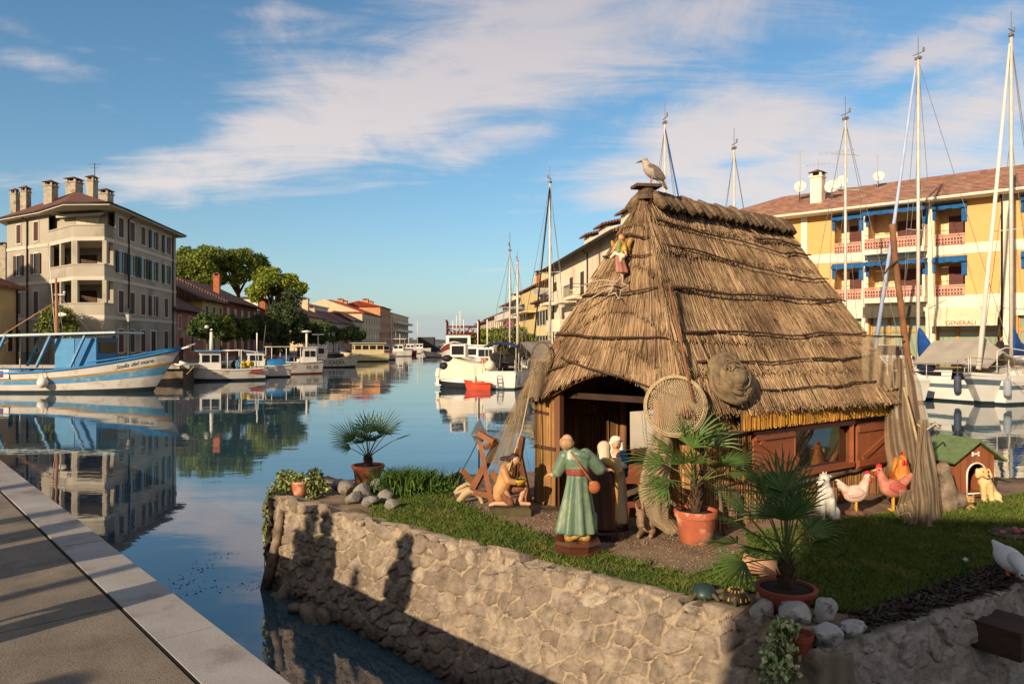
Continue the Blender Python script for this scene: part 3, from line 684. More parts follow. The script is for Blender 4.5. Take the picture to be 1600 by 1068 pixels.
mb = MB(); mb.bar(along(FL, FR, .0) + Vector((-.03, -.03, .62)), along(FL, FR, .15) + Vector((-.03, -.03, .61)), .035, .035); mb.build('cross_stick', M_stick, hut, True); mb = MB(); mb.bar(along(FL, FR, .0) + Vector((-.03, -.03, 1.0)), along(FL, FR, .10) + Vector((-.03, -.03, .98)), .03, .03)
mb.build('cross_stick', M_stick, hut, True)
# arched board under the raised eave, inner rafters and rails
pts = [facept('front', s, float(tmax('front', np.array(s)))) - NRM['front'] * .07 for s in np.linspace(.1, .95, 15)]
mb = MB(); mb.tube(pts, .028, 6); mb.build('arch_rail', M_post, hut, True)
mb = MB()
for u in (.25, .5, .75): mb.bar(lerp(P0, P1, u) - Vector((0, 0, .16)), lerp(ERL, EFL, 1 - u) - Vector((0, 0, .1)) + Vector((.1, -.1, 0)), .05, .06); mb.bar(lerp(P0, P1, u) - Vector((0, 0, .16)), lerp(EFR, ERR, u) + Vector((-.05, .1, -.08)), .05, .06)
for z in (2.08, 1.30): mb.bar(along(FL, RL, .03) + Vector((.07, -.06, z - GZ)), along(FL, RL, .97) + Vector((.05, -.07, z - GZ)), .05, .06)
mb.bar(FL + Vector((.1, .1, 1.18)), FR + Vector((.05, .12, 1.18)), .05, .06)
mb.build('rafter', M_dark, hut, True)
mb = MB(); c0, c1 = along(RL, FL, .38), along(RL, FL, .58)
mb.bar(c0 + Vector((.06, -.05, .43)), c1 + Vector((.06, -.05, .43)), .12, .05)
mb.build('inner_sill', mat('inner sill', (120, 58, 40), (90, 42, 30), 5, .7), hut, True)
# side window with two braced shutters
eS = (RR_ - FR).normalized(); nS = Vector((eS.y, -eS.x, 0)); aS = math.atan2(eS.y, eS.x)
wf = MB(); a, b = along(FR, RR_, .415), along(FR, RR_, .74); zl, zh = 1.36, 1.82
def S(u, z, o): p = along(FR, RR_, u) + nS * o; return Vector((p.x, p.y, z))
for z in (zl, zh): wf.bar(S(.405, z, .03), S(.75, z, .03), .12, .05)
for u in (.41, .745): wf.bar(S(u, zl + .025, .03), S(u, zh - .025, .03), .12, .05)
wf = wf.build('window_frame', M_shut, hut, True)
m = bpy.data.materials.new('dim window glass'); m.use_nodes = True; q = m.node_tree.nodes['Principled BSDF']; q.inputs['Base Color'].default_value = (.02, .018, .015, 1); q.inputs['Roughness'].default_value = .03; q.inputs['Specular IOR Level'].default_value = .9
M_glass = m; q.inputs['IOR'].default_value = 1.9
MB().bar(S(.42, 1.59, .0), S(.735, 1.59, .0), .012, .41).build('pane', M_glass, wf, False)
def shutter(u0, u1, z0, z1, o, zig):
    L = (along(FR, RR_, u1) - along(FR, RR_, u0)).length; mb = MB(); n = 4
    for k in range(n):
        t0, t1 = u0 + (u1 - u0) * (k + .02) / n, u0 + (u1 - u0) * (k + .98) / n
        mb.bar(S(t0, (z0 + z1) / 2, o), S(t1, (z0 + z1) / 2, o), .022, z1 - z0)
    s = mb.build('shutter', M_shut, hut, True)
    mb = MB(); h = z1 - z0; e = .012 * (u1 - u0) / .3
    mb.bar(S(u0 + .004, z0 + h * .12, o + .02), S(u1 - .004, z0 + h * .12, o + .02), .02, h * .14); mb.bar(S(u0 + .004, z1 - h * .12, o + .02), S(u1 - .004, z1 - h * .12, o + .02), .02, h * .14)
    p, q = S(u0 + .03, z0 + h * .22, o + .021), S(u1 - .03, z1 - h * .22, o + .021)
    if zig < 0: p, q = S(u0 + .03, z1 - h * .22, o + .021), S(u1 - .03, z0 + h * .22, o + .021)
    mb.bar(p, q, .018, h * .12, 0, nS.cross((q - p).normalized())); mb.build('brace', M_shut, s, False)
shutter(.20, .405, 1.40, 1.84, .075, -1); shutter(.765, 1.045, 1.30, 1.80, .075, 1)
for i, (u0, u1, z) in enumerate(((.02, .36, 1.845), (.30, .95, 1.905), (.36, .72, 1.255), (.60, .84, 1.265), (.86, 1.02, 1.95))):
    rr = random.Random(i); pts = [S(u0 + (u1 - u0) * k / 8, z + rr.uniform(-.012, .012) + .03 * k / 8, .06) for k in range(9)]
    MB().tube(pts, [.019 * rr.uniform(.8, 1.2) for _ in pts], 7).build('tie_branch', mat('grey branch', (124, 104, 86), (84, 68, 56), 9, .9, .004, 40), hut, True, True)
# ================================================================== FIGURES, ANIMALS AND THINGS ON THE ISLET
def prims(L):
    mb = MB()
    for q in L:
        if q[0] == 'c': mb.cap(q[1], q[2], q[3], q[4], 12)
        elif q[0] == 'e': mb.ell(q[1], q[2], Euler(q[3]).to_matrix() if len(q) > 3 else None, 14, 10)
        else: mb.loft(q[1])
    return mb
def org(name, L, m, parent, voxel=.008, smooth=2): return organic(prims(L), name, m, parent, voxel, smooth)
def robe(rows, n=56, folds=9, amp=.095, ph=0.0):
    """rows: (x, y, z, rx, ry, fold strength)"""
    rings = []
    for x, y, z, rx, ry, f in rows:
        rings.append([(x + rx * cos(t) * (1 + amp * f * sin(folds * t + ph + z * 3)), y + ry * sin(t) * (1 + amp * f * sin(folds * t + ph + z * 3)), z) for t in [2 * PI * k / n for k in range(n)]])
    return ('l', rings)
def hand(p, d, s=.05, flip=1, curl=.5):
    """palm, four unequal fingers bent at the knuckle, and a thumb off the side; d = pointing direction"""
    p, d = Vector(p), Vector(d).normalized(); u = Vector((0, 0, 1)); side = d.cross(u)
    side = side.normalized() if side.length > .1 else Vector((0, 1, 0)); up = side.cross(d).normalized()
    L = [('c', tuple(p), tuple(p + d * s * .55), s * .22, s * .26)]
    for k, (o, ln) in enumerate(((-.3, .42), (-.1, .52), (.1, .5), (.29, .38))):
        a = p + d * s * .6 + side * s * o; b = a + (d * .75 - up * curl * .4) * s * ln; c = b + (d * .6 - up * curl) * s * ln * .8
        L += [('c', tuple(a), tuple(b), s * .095, s * .085), ('c', tuple(b), tuple(c), s * .085, s * .07)]
    a = p + side * s * .24 * flip + d * s * .15; b = a + (side * flip * .6 + d * .6 - up * .2) * s * .4
    L += [('c', tuple(a), tuple(b), s * .1, s * .085), ('c', tuple(b), tuple(b + d * s * .25 - up * s * .08), s * .085, s * .07)]
    return L
def head(c, r, face=(0, -1, 0)):
    """skull, jaw, nose, brow, lips and ears; face = direction it looks"""
    c, f = Vector(c), Vector(face).normalized(); s = f.cross(Vector((0, 0, 1))).normalized(); u = s.cross(f)
    t = lambda a, b, d: tuple(c + f * a * r + s * b * r + u * d * r)
    return [('e', tuple(c), (r * .86, r * .95, r * 1.08)), ('e', t(.28, 0, -.55), (r * .52, r * .52, r * .58)), ('c', t(.9, 0, .08), t(1.08, 0, -.26), r * .11, r * .17), ('c', t(.8, -.35, .22), t(.8, .35, .22), r * .14, r * .14),
            ('e', t(.72, .36, -.2), (r * .22, r * .22, r * .2)), ('e', t(.72, -.36, -.2), (r * .22, r * .22, r * .2)), ('c', t(.86, -.16, -.56), t(.86, .16, -.56), r * .09, r * .09),
            ('e', t(-.02, .88, -.08), (r * .16, r * .16, r * .26)), ('e', t(-.02, -.88, -.08), (r * .16, r * .16, r * .26)), ('c', tuple(c), t(-.1, 0, -1.5), r * .5, r * .5)]
def eyes(c, r, face, parent, m, k=.1):
    c, f = Vector(c), Vector(face).normalized(); s = f.cross(Vector((0, 0, 1))).normalized(); u = s.cross(f)
    for b in (-.33, .33): MB().ell(tuple(c + f * r * .86 + s * b * r + u * r * .05), (r * k,) * 3, None, 8, 6).build('eye', m, parent, False, True)
def pmat(name, c1, c2, rough=.5, scale=9, **k): return mat(name, c1, c2, scale, rough, spec=.4, **k)
M_skin = pmat('painted skin', (204, 160, 122), (176, 128, 94)); M_eye = pmat('dark eye', (24, 20, 18), (16, 14, 12), .3)
M_green = mat('green gilded robe', (116, 134, 104), (66, 90, 74), 9, .42, c3=(132, 140, 104), sc3=5, spec=.5, stretch=(1, 1, .25))
M_brown = mat('dark brown cloak', (84, 50, 38), (50, 30, 26), 7, .5, stretch=(1, 1, .2)); M_ochre = mat('ochre drape', (190, 150, 74), (150, 112, 52), 8, .5)
M_hairg = mat('greying hair', (186, 150, 104), (130, 98, 64), 22, .6, stretch=(1, 1, .4), bump=.003); M_hairb = mat('dark hair', (62, 46, 38), (36, 28, 24), 20, .6, bump=.003)
M_gold = mat('gilded rock', (186, 148, 74), (120, 88, 44), 14, .4, .004); M_wbase = mat('polished dark plinth', (96, 54, 34), (58, 32, 22), 3, .3, spec=.5, stretch=(1, 1, 6))
def octo(r0, r1, h, c=(0, 0)):
    return [[(c[0] + r * cos(PI / 8 + PI / 4 * k), c[1] + r * sin(PI / 8 + PI / 4 * k), z) for k in range(8)] for r, z in ((r0, 0), (r0, h * .28), (r0 * .93, h * .34), (r0 * .93, h * .7), (r0 * .99, h * .76), (r1, h))]
# --- shepherd with outstretched arms, seen from behind
p = g(902, 862); st = thing('shepherd_statue', 'statue of a balding shepherd in a long green robe, arms spread, seen from behind', 'statue', p)
mb = MB(); mb.loft(octo(.205, .195, .115)); mb.build('plinth', M_wbase, st)
org('gilded_rock', [('e', (-.07 + .045 * (k % 4), -.06 + .03 * (k // 4), .135 + .02 * (k % 3)), (.045, .04, .035)) for k in range(11)], M_gold, st, .008)
F = Vector((.25, 1, 0))
B = head((-.085, 0, .915), .062, F) + [('c', (-.075, 0, .85), (-.06, 0, .80), .032, .04), ('c', (.0, 0, .5), (-.02, 0, .79), .05, .055), ('c', (-.14, 0, .70), (-.205, .02, .64), .022, .02), ('c', (.17, .02, .71), (.255, .05, .675), .022, .019),
     ('c', (-.02, -.02, .3), (-.03, -.03, .13), .03, .025), ('c', (.07, .02, .3), (.075, .0, .13), .03, .024), ('c', (-.03, -.02, .13), (-.035, .06, .125), .024, .02), ('c', (.075, -.02, .13), (.08, .07, .125), .024, .02)]
B += hand((-.205, .02, .64), (-1, .1, -.05), .052, 1) + hand((.255, .05, .675), (1, .25, .05), .052, -1, .8)
org('body', B, M_skin, st, .0055)
org('hair', [('e', (-.09, -.028, .905), (.06, .05, .05)), ('e', (-.092, -.035, .895), (.05, .03, .045)), ('e', (-.135, 0, .91), (.014, .03, .04)), ('e', (-.045, -.01, .90), (.016, .03, .04))], M_hairg, st, .006)
org('robe', [robe([(-.01, 0, .165, .155, .12, 1.3), (-.012, 0, .17, .165, .125, 1.4), (-.005, 0, .3, .145, .11, 1.3), (.0, 0, .45, .118, .092, 1), (.005, 0, .58, .098, .078, .7), (.005, 0, .66, .090, .07, .35), (.005, 0, .70, .098, .072, .3), (.0, 0, .78, .125, .078, .2), (-.02, 0, .83, .10, .06, .1), (-.05, 0, .86, .05, .045, 0), (-.06, 0, .875, .04, .04, 0)], ph=.6),
              ('c', (-.105, 0, .80), (-.145, .01, .70), .055, .055), ('c', (-.145, .01, .70), (-.165, .012, .665), .055, .048), ('c', (.07, 0, .81), (.14, .01, .745), .058, .058), ('c', (.14, .01, .745), (.185, .02, .69), .058, .056), ('e', (.03, -.05, .815), (.08, .035, .035), (0, .25, 0)), ('c', (.11, .0, .22), (.13, .02, .30), .06, .04)], M_green, st, .0075)
org('sash', [robe([(.005, 0, .645, .096, .078, .25), (.005, 0, .655, .102, .084, .3), (.005, 0, .69, .103, .084, .3), (.005, 0, .70, .097, .078, .25)])], mat('red sash', (150, 72, 58), (92, 40, 36), 6, .5, stretch=(.3, .3, 8)), st, .007)
org('satchel', [('e', (.135, -.075, .555), (.05, .035, .055), (0, .3, 0)), ('e', (.13, -.09, .58), (.045, .02, .03), (0, .3, 0))], mat('leather satchel', (176, 104, 58), (130, 70, 40), 9, .5), st, .007)
MB().tube([(-.06, -.06, .845), (0, -.086, .76), (.07, -.088, .66), (.12, -.085, .59)], .007, 6).build('strap', mat('leather satchel', (0, 0, 0)), st, False, True)
# --- woman in a dark cloak
p = g(945, 842); st = thing('cloaked_woman_statue', 'statue of a woman in a dark brown cloak, ochre shawl and pale veil', 'statue', p)
mb = MB(); mb.loft(octo(.13, .12, .085)); mb.build('plinth', mat('black plinth', (34, 30, 28), (20, 18, 18), 6, .35), st)
F = Vector((.55, .8, 0)); B = head((-.0, 0, .80), .056, F) + [('c', (0, 0, .3), (0, 0, .70), .06, .06), ('c', (.03, .02, .62), (.08, .06, .52), .022, .018), ('c', (-.03, 0, .2), (-.03, .02, .10), .026, .022), ('c', (.04, 0, .2), (.04, .02, .10), .026, .022)] + hand((.08, .06, .52), (.8, .5, 0), .045)
org('body', B, M_skin, st, .006)
org('veil', [('e', (-.008, -.012, .815), (.062, .06, .062)), ('c', (-.012, -.03, .80), (-.015, -.04, .74), .058, .062), ('c', (-.01, -.02, .78), (.01, -.02, .72), .05, .055)], mat('pale veil', (206, 186, 154), (168, 146, 116), 7, .6), st, .007)
org('cloak', [robe([(.0, 0, .09, .10, .085, 1), (0, 0, .12, .105, .09, 1.1), (-.005, 0, .35, .11, .09, 1), (-.01, 0, .52, .105, .085, .7), (-.015, 0, .64, .10, .075, .4), (-.01, 0, .70, .075, .06, .2), (0, 0, .74, .04, .04, 0)], folds=6), ('c', (-.07, 0, .66), (-.085, .0, .5), .045, .05)], M_brown, st, .0075)
org('shawl', [('c', (-.05, -.055, .725), (.05, -.06, .68), .026, .034), ('c', (.05, -.055, .69), (.095, -.03, .58), .036, .03), ('c', (.095, -.03, .58), (.10, -.02, .40), .028, .02), ('c', (.10, -.02, .4), (.085, -.02, .18), .02, .028)], M_ochre, st, .007)
org('collar', [('c', (-.085, -.03, .69), (.02, -.065, .665), .026, .022), ('c', (.02, -.065, .665), (.07, -.06, .60), .02, .018)], mat('purple collar', (128, 70, 74), (92, 46, 54), 8, .5), st, .007)
# --- kneeling / standing figure with white headscarf behind her
p = g(964, 826); st = thing('headscarf_figure_statue', 'statue of a small woman in a white headscarf and blue cape facing out', 'statue', p)
mb = MB(); mb.loft(octo(.11, .10, .06)); mb.build('plinth', M_wbase, st)
F = Vector((-.1, -1, -.15)); B = head((-.01, 0, .80), .05, F) + [('c', (0, 0, .3), (0, 0, .70), .055, .055), ('c', (-.07, 0, .66), (-.06, -.08, .55), .022, .018), ('c', (.07, 0, .66), (.02, -.09, .55), .022, .018), ('c', (-.03, 0, .2), (-.03, .0, .08), .024, .022), ('c', (.03, 0, .2), (.03, .0, .08), .024, .022)]
B += hand((-.06, -.08, .55), (.7, -.5, .1), .042) + hand((.02, -.09, .55), (-.8, -.3, .1), .042, -1)
o = org('body', B, M_skin, st, .0055); eyes((-.01, 0, .80), .05, F, o, M_eye)
org('headscarf', [('e', (-.01, .012, .825), (.056, .054, .05)), ('e', (-.01, -.016, .845), (.05, .04, .03)), ('c', (.035, .02, .80), (.04, .015, .72), .03, .03), ('c', (-.05, .025, .80), (-.05, .02, .73), .024, .026)], mat('white scarf', (232, 222, 200), (196, 184, 160), 6, .6), st, .006)
org('dress', [robe([(0, 0, .06, .10, .085, 1), (0, 0, .09, .105, .09, 1), (0, 0, .4, .085, .075, .8), (0, 0, .55, .075, .065, .4), (0, 0, .66, .085, .06, .2), (0, 0, .72, .04, .04, 0)], folds=6), ('c', (-.065, 0, .68), (-.07, -.05, .6), .034, .03), ('c', (.065, 0, .68), (.06, -.06, .6), .034, .03)], mat('cream dress', (220, 208, 180), (184, 168, 138), 8, .55, stretch=(1, 1, .3)), st, .007)
org('cape', [('c', (.05, -.035, .715), (.075, -.045, .62), .032, .036), ('c', (.075, -.03, .63), (.085, -.0, .5), .032, .02)], mat('blue cape', (44, 112, 156), (28, 76, 116), 8, .5), st, .007)
# --- kneeling man with a bowl
p = g(797, 802); st = thing('kneeling_man_statue', 'statue of a kneeling man in a tan tunic holding a yellow bowl of greens', 'statue', p)
mb = MB(); mb.box((.0, 0, .035), (.42, .26, .07)); mb.box((0, 0, .075), (.39, .23, .012)); mb.build('plinth', mat('mossy plinth', (92, 82, 50), (48, 46, 32), 6, .7), st)
F = Vector((.95, -.25, -.35)); B = head((.055, -.01, .555), .05, F) + [('c', (-.075, 0, .27), (-.02, 0, .47), .06, .06), ('c', (-.05, -.07, .44), (-.01, -.10, .33), .025, .022), ('c', (-.01, -.10, .33), (.075, -.07, .33), .022, .018), ('c', (-.03, .07, .44), (.02, .10, .34), .025, .022), ('c', (.02, .1, .34), (.1, .06, .33), .022, .018),
    ('c', (-.06, -.05, .24), (.01, -.06, .12), .045, .035), ('c', (.01, -.06, .12), (-.15, -.05, .115), .032, .022), ('c', (-.15, -.05, .115), (-.2, -.05, .10), .022, .018), ('c', (-.05, .05, .24), (.15, .03, .26), .045, .034), ('c', (.15, .03, .26), (.10, .03, .11), .032, .022), ('c', (.10, .03, .10), (.2, .02, .095), .024, .018)]
B += hand((.075, -.07, .33), (.9, .2, .1), .045) + hand((.1, .06, .33), (.9, -.3, .1), .045, -1)
o = org('body', B, M_skin, st, .0055); eyes((.055, -.01, .555), .05, F, o, M_eye)
org('hair', [('e', (.045, 0, .58), (.052, .052, .042)), ('e', (.02, 0, .56), (.04, .05, .045)), ('e', (-.035, .02, .56), (.075, .05, .028), (0, -.05, 0))], M_hairb, st, .006)
org('tunic', [('c', (-.08, 0, .24), (-.03, 0, .44), .085, .08), ('c', (-.03, 0, .44), (.015, 0, .49), .07, .045), ('c', (-.06, -.06, .45), (-.02, -.10, .35), .042, .036), ('c', (-.02, -.10, .35), (.05, -.085, .335), .036, .032), ('c', (-.04, .06, .45), (.01, .10, .36), .042, .036), ('c', (-.09, -.02, .25), (-.10, -.02, .19), .085, .075)], mat('tan tunic', (198, 150, 96), (158, 108, 66), 6, .5), st, .0075)
org('breeches', [('c', (-.075, -.045, .21), (-.0, -.06, .13), .058, .045), ('c', (-.07, .04, .22), (.12, .03, .265), .056, .046)], mat('striped breeches', (150, 96, 66), (92, 58, 46), 26, .5, stretch=(1, 3, .2)), st, .007)
mb = MB(); mb.lathe([(.02, .29), (.055, .30), (.08, .335), (.084, .36), (.078, .36), (.07, .335), (.01, .32)], 20, (.085, -.03, 0)); bo = mb.build('bowl', mat('yellow bowl', (206, 164, 52), (166, 124, 36), 6, .4), st, False, True)
link('greens', leaf_mesh('greens', np.array([(.085, -.03, .355)]) + RNG.normal(size=(70, 3)) * np.array([.03, .03, .008]), .03, mat('bowl greens', (70, 86, 40), (46, 56, 28), 9, .8)), bo)
# --- donkey lying by the doorway
p = g(1003, 838); st = thing('donkey_statue', 'small grey brown donkey figure lying on the gravel beside the hanging net', 'animal figure', p)
B = [('e', (.06, .12, .10), (.09, .17, .09)), ('c', (.02, .02, .13), (-.02, -.05, .21), .055, .045), ('c', (-.02, -.05, .22), (-.03, -.13, .15), .042, .028), ('e', (-.03, -.145, .14), (.03, .03, .028)), ('c', (-.045, -.03, .25), (-.075, -.02, .34), .016, .006), ('c', (.0, -.03, .25), (.01, -.01, .34), .016, .006), ('c', (.0, .0, .05), (-.05, -.1, .03), .03, .02), ('c', (.1, .0, .05), (.06, -.1, .03), .03, .02), ('c', (.12, .25, .06), (.16, .12, .03), .04, .02), ('c', (.08, .28, .1), (.12, .34, .04), .012, .008)]
o = org('body', B, mat('donkey hide', (150, 122, 96), (104, 82, 64), 9, .8, bump=.003), st, .007)
for sx in (-1, 1): MB().ell((-.025 + sx * .034, -.09, .205), (.007,) * 3, None, 8, 6).build('eye', M_eye, o, False, True)
# --- mangers
M_red = mat('red brown boards', (132, 70, 46), (92, 46, 32), 3, .7, stretch=(.3, .3, 3))
def trough(p, L, W, H, rz, label, legs=0):
    t = thing('manger', label, 'manger', p, rz)
    for nm, c, d in (('side_board', (0, -W / 2, H / 2 + legs), (L, .02, H)), ('side_board', (0, W / 2, H / 2 + legs), (L, .02, H)), ('end_board', (-L / 2 + .01, 0, H / 2 + legs), (.02, W - .03, H * .94)), ('end_board', (L / 2 - .01, 0, H / 2 + legs), (.02, W - .03, H * .94)), ('bottom_board', (0, 0, legs + .02), (L - .05, W - .03, .02))):
        MB().box(c, d).build(nm, M_red, t)
    if legs:
        for sx in (-1, 1): MB().box((sx * (L / 2 - .04), 0, legs / 2), (.05, W * .8, legs)).build('leg', M_red, t)
trough(g(1000, 792) + Vector((0, .1, 0)), .62, .26, .16, R(4), 'long red brown feeding trough on legs in the doorway of the hut', .26)
trough(g(992, 803) + Vector((0, 0, 0)), .42, .28, .10, R(10), 'low red brown box of straw on the floor under the feeding trough')
# --- wooden plough frame with yoke, left of the hut
p = g(772, 790); M_oak = mat('worn orange wood', (164, 108, 72), (112, 70, 46), 3.5, .7, .002, 30)
t = thing('wooden_plough', 'old wooden plough frame of crossed orange beams standing left of the hut corner', 'plough', p)
def pp(px, py, dy=0.0): d = p.y + dy; return Vector(((px - CX) / FPX * d - p.x, dy, zat(py, d) - p.z))
for a, b, w, h in (((738, 766), (778, 690), .05, .07), ((722, 733), (742, 758), .04, .06), ((768, 788), (750, 690), .05, .05), ((738, 762), (760, 720), .05, .06), ((790, 780), (768, 735), .05, .06), ((828, 790), (812, 712), .05, .06), ((772, 690), (748, 676), .06, .06), ((740, 768), (805, 782), .07, .06), ((758, 700), (775, 685), .05, .05), ((806, 700), (800, 745), .045, .05), ((817, 682), (805, 760), .04, .05)):
    dy = random.uniform(-.02, .22); MB().bar(pp(*a, dy), pp(*b, dy + random.uniform(-.05, .1)), w, h).build('beam', M_oak, t)
q = MB(); q.tube([pp(722, 735, .02), pp(735, 712, .04), pp(746, 690, .06)], .006, 5); q.build('cord', mat('blue cord', (60, 70, 86), (40, 46, 58), 9, .9), t, False, True)
t = thing('driftwood_arch', 'bleached curved driftwood piece lying before the plough like a small arch', 'driftwood', g(735, 785))
org('branch', [('c', (-.12, 0, .02), (-.06, 0, .10), .035, .04), ('c', (-.06, 0, .10), (.02, 0, .14), .04, .04), ('c', (.02, 0, .14), (.10, 0, .08), .04, .032), ('c', (.10, 0, .08), (.13, 0, .0), .03, .022)], mat('bleached wood', (196, 172, 130), (150, 126, 92), 7, .8, .003), t, .009)
t = thing('driftwood_hoop', 'pale flat driftwood loop leaning on top of the arched driftwood', 'driftwood', g(728, 785) + Vector((0, .12, 0)))
MB().tube([(-.13, 0, .08), (-.09, 0, .13), (0, .02, .18), (.1, .02, .16), (.11, .03, .13), (.0, .0, .13), (-.09, -.01, .09), (-.13, 0, .08)], [.02, .022, .024, .02, .018, .02, .02, .02], 8).build('loop', mat('bleached wood', (0, 0, 0)), t, False, True)
# --- goat, hens, rooster, dog, cat, goose, tortoises, gull
M_beak = pmat('yellow beak', (214, 166, 64), (180, 130, 40)); M_comb = pmat('red comb', (200, 40, 36), (150, 24, 26)); M_wht = mat('white fleece', (214, 206, 192), (170, 162, 150), 16, .85, .006, 40)
p = g(1290, 812); st = thing('goat_statue', 'white goat kid figure sitting up by the hut wall with its head raised', 'animal figure', p)
B = [('c', (.03, .06, .12), (.0, .0, .27), .10, .08), ('c', (0, 0, .28), (-.02, -.02, .37), .06, .05), ('c', (-.025, -.03, .41), (-.085, -.06, .37), .052, .032), ('c', (-.05, -.05, .01), (-.04, -.03, .2), .024, .034), ('c', (.05, -.06, .01), (.04, -.04, .2), .024, .034), ('e', (.09, .03, .07), (.06, .09, .07)), ('c', (.10, -.06, .02), (.08, .02, .04), .024, .03), ('c', (.0, .0, .44), (.055, .0, .43), .016, .01), ('c', (-.04, .02, .44), (-.02, .06, .42), .014, .01), ('c', (-.01, -.02, .45), (.005, -.01, .475), .012, .007), ('c', (-.03, -.01, .45), (-.025, 0, .475), .012, .007)]
o = org('body', B, M_wht, st, .007)
for sx in (-1, 1): MB().ell((-.06, -.05 - .02 * sx + (-.03 if sx > 0 else .012), .415), (.009,) * 3, None, 8, 6).build('eye', M_eye, o, False, True)
MB().ell((-.11, -.072, .37), (.014, .014, .01), None, 8, 6).build('nose', M_eye, o, False, True)
MB().lathe([(.062, .29), (.066, .30), (.062, .31)], 16, (0, -.005, 0)).build('collar', M_eye, st, False, True)
def hen(p, label, face, feath, wing, s=1.0, rooster=False, name='hen_statue'):
    st = thing(name, label, 'animal figure', p); f = face; k = s
    if not rooster:
        B = [('e', (0, 0, .20 * k), (.115 * k, .075 * k, .085 * k), (0, -.15 * f, 0)), ('c', (.07 * f * k, 0, .24 * k), (.115 * f * k, 0, .35 * k), .055 * k, .03 * k), ('e', (.12 * f * k, 0, .365 * k), (.035 * k, .03 * k, .033 * k)), ('c', (-.08 * f * k, 0, .23 * k), (-.17 * f * k, 0, .315 * k), .045 * k, .028 * k), ('c', (-.09 * f * k, .01, .25 * k), (-.185 * f * k, .01, .28 * k), .035 * k, .02 * k)]
        hd = (.12 * f * k, 0, .365 * k); legs = [(.0, -.03), (.02, .03)]; W = [('e', (-.02 * f * k, sy * .062 * k, .215 * k), (.085 * k, .025 * k, .05 * k), (0, -.2 * f, 0)) for sy in (-1, 1)]
    else:
        B = [('e', (0, 0, .22 * k), (.085 * k, .10 * k, .12 * k)), ('c', (0, -.02, .27 * k), (0, -.03, .40 * k), .085 * k, .045 * k), ('e', (0, -.035, .435 * k), (.036 * k, .042 * k, .04 * k)), ('c', (0, .09 * k, .26 * k), (.03 * k, .16 * k, .40 * k), .05 * k, .02 * k)]
        hd = (0, -.035, .435 * k); legs = [(-.035, 0), (.035, 0)]; W = [('e', (sx * .085 * k, .0, .22 * k), (.022 * k, .08 * k, .09 * k)) for sx in (-1, 1)]
    o = org('body', B, feath, st, .007 * max(s, .9)); org('wing', [W[0]], wing, o, .006); org('wing', [W[1]], wing, o, .006)
    c = [('e', (hd[0] + (d * .016 * k * (f if not rooster else 0)), hd[1] + (0 if not rooster else d * .012 * k), hd[2] + .035 * k + .006 * (1 - abs(d)) * k), (.012 * k, .012 * k, .02 * k * (1.5 if rooster else 1))) for d in (-1, 0, 1)]
    fx = (f, 0) if not rooster else (0, -1)
    org('comb', c, M_comb, o, .005, 1)
    org('wattle', [('e', (hd[0] + fx[0] * .03 * k + sd * .012 * k * abs(fx[1]), hd[1] + fx[1] * .035 * k, hd[2] - .04 * k), (.014 * k, .013 * k, .026 * k * (1.6 if rooster else 1))) for sd in (-1, 1)], M_comb, o, .005, 1)
    MB().cap((hd[0] + fx[0] * .03 * k, hd[1] + fx[1] * .03 * k, hd[2]), (hd[0] + fx[0] * .065 * k, hd[1] + fx[1] * .065 * k, hd[2] - .008), .012 * k, .003, 8).build('beak', M_beak, o, False, True)
    for sd in (-1, 1): MB().ell((hd[0] + fx[0] * .012 * k + sd * .028 * k * abs(fx[1]), hd[1] + (sd * .028 * k if not rooster else -.02 * k), hd[2] + .006), (.007 * k,) * 3, None, 8, 6).build('eye', M_eye, o, False, True)
    for lx, ly in legs:
        mb = MB(); mb.cap((lx, ly, .0), (lx, ly, .15 * k), .010, .014, 8)
        for a in (-.6, 0, .6): mb.cap((lx, ly, .01), (lx + .045 * cos(a) * (f if not rooster else .3), ly + .045 * sin(a) - (.045 if rooster else 0), .006), .008, .005, 6)
        mb.build('leg', M_beak, st, False, True)
    return st
M_h1 = mat('white hen feathers', (226, 204, 184), (196, 156, 136), 14, .7, .006, 34, c3=(196, 120, 100), sc3=7); M_h1w = mat('white hen wing', (226, 196, 176), (190, 130, 112), 20, .6, stretch=(.5, 1, 3))
M_h2 = mat('pink hen feathers', (198, 132, 110), (152, 84, 68), 14, .7, .006, 34); M_h2w = mat('pink hen wing', (190, 96, 80), (140, 60, 52), 20, .6, stretch=(.5, 1, 3))
M_r1 = mat('rooster feathers', (214, 146, 58), (152, 78, 28), 18, .6, .007, 40, stretch=(2, 2, .6)); M_r1w = mat('rooster wing', (180, 96, 34), (110, 52, 20), 20, .5)
s = hen(g(1336, 803), 'white hen figure with pink tinged feathers standing on a small mound right of the goat', 1, M_h1, M_h1w, 1.05)
MB().lathe([(.11, 0), (.09, .03), (.02, .045)], 14).build('mound', mat('hen mound', (150, 110, 84), (104, 74, 56), 9, .8, .004), s, False, True)
hen(g(1394, 797), 'pinkish red hen figure on the grass facing the white hen', -1, M_h2, M_h2w, 1.15)
s = hen(g(1408, 788), 'tall golden rooster figure with red comb in front of the brown net', 1, M_r1, M_r1w, 1.15, True, 'rooster_statue')
p = g(1540, 784); st = thing('dog_statue', 'cream puppy figure sitting in front of the doghouse', 'animal figure', p); M_dog = mat('cream dog coat', (226, 194, 138), (188, 148, 92), 8, .7, .002)
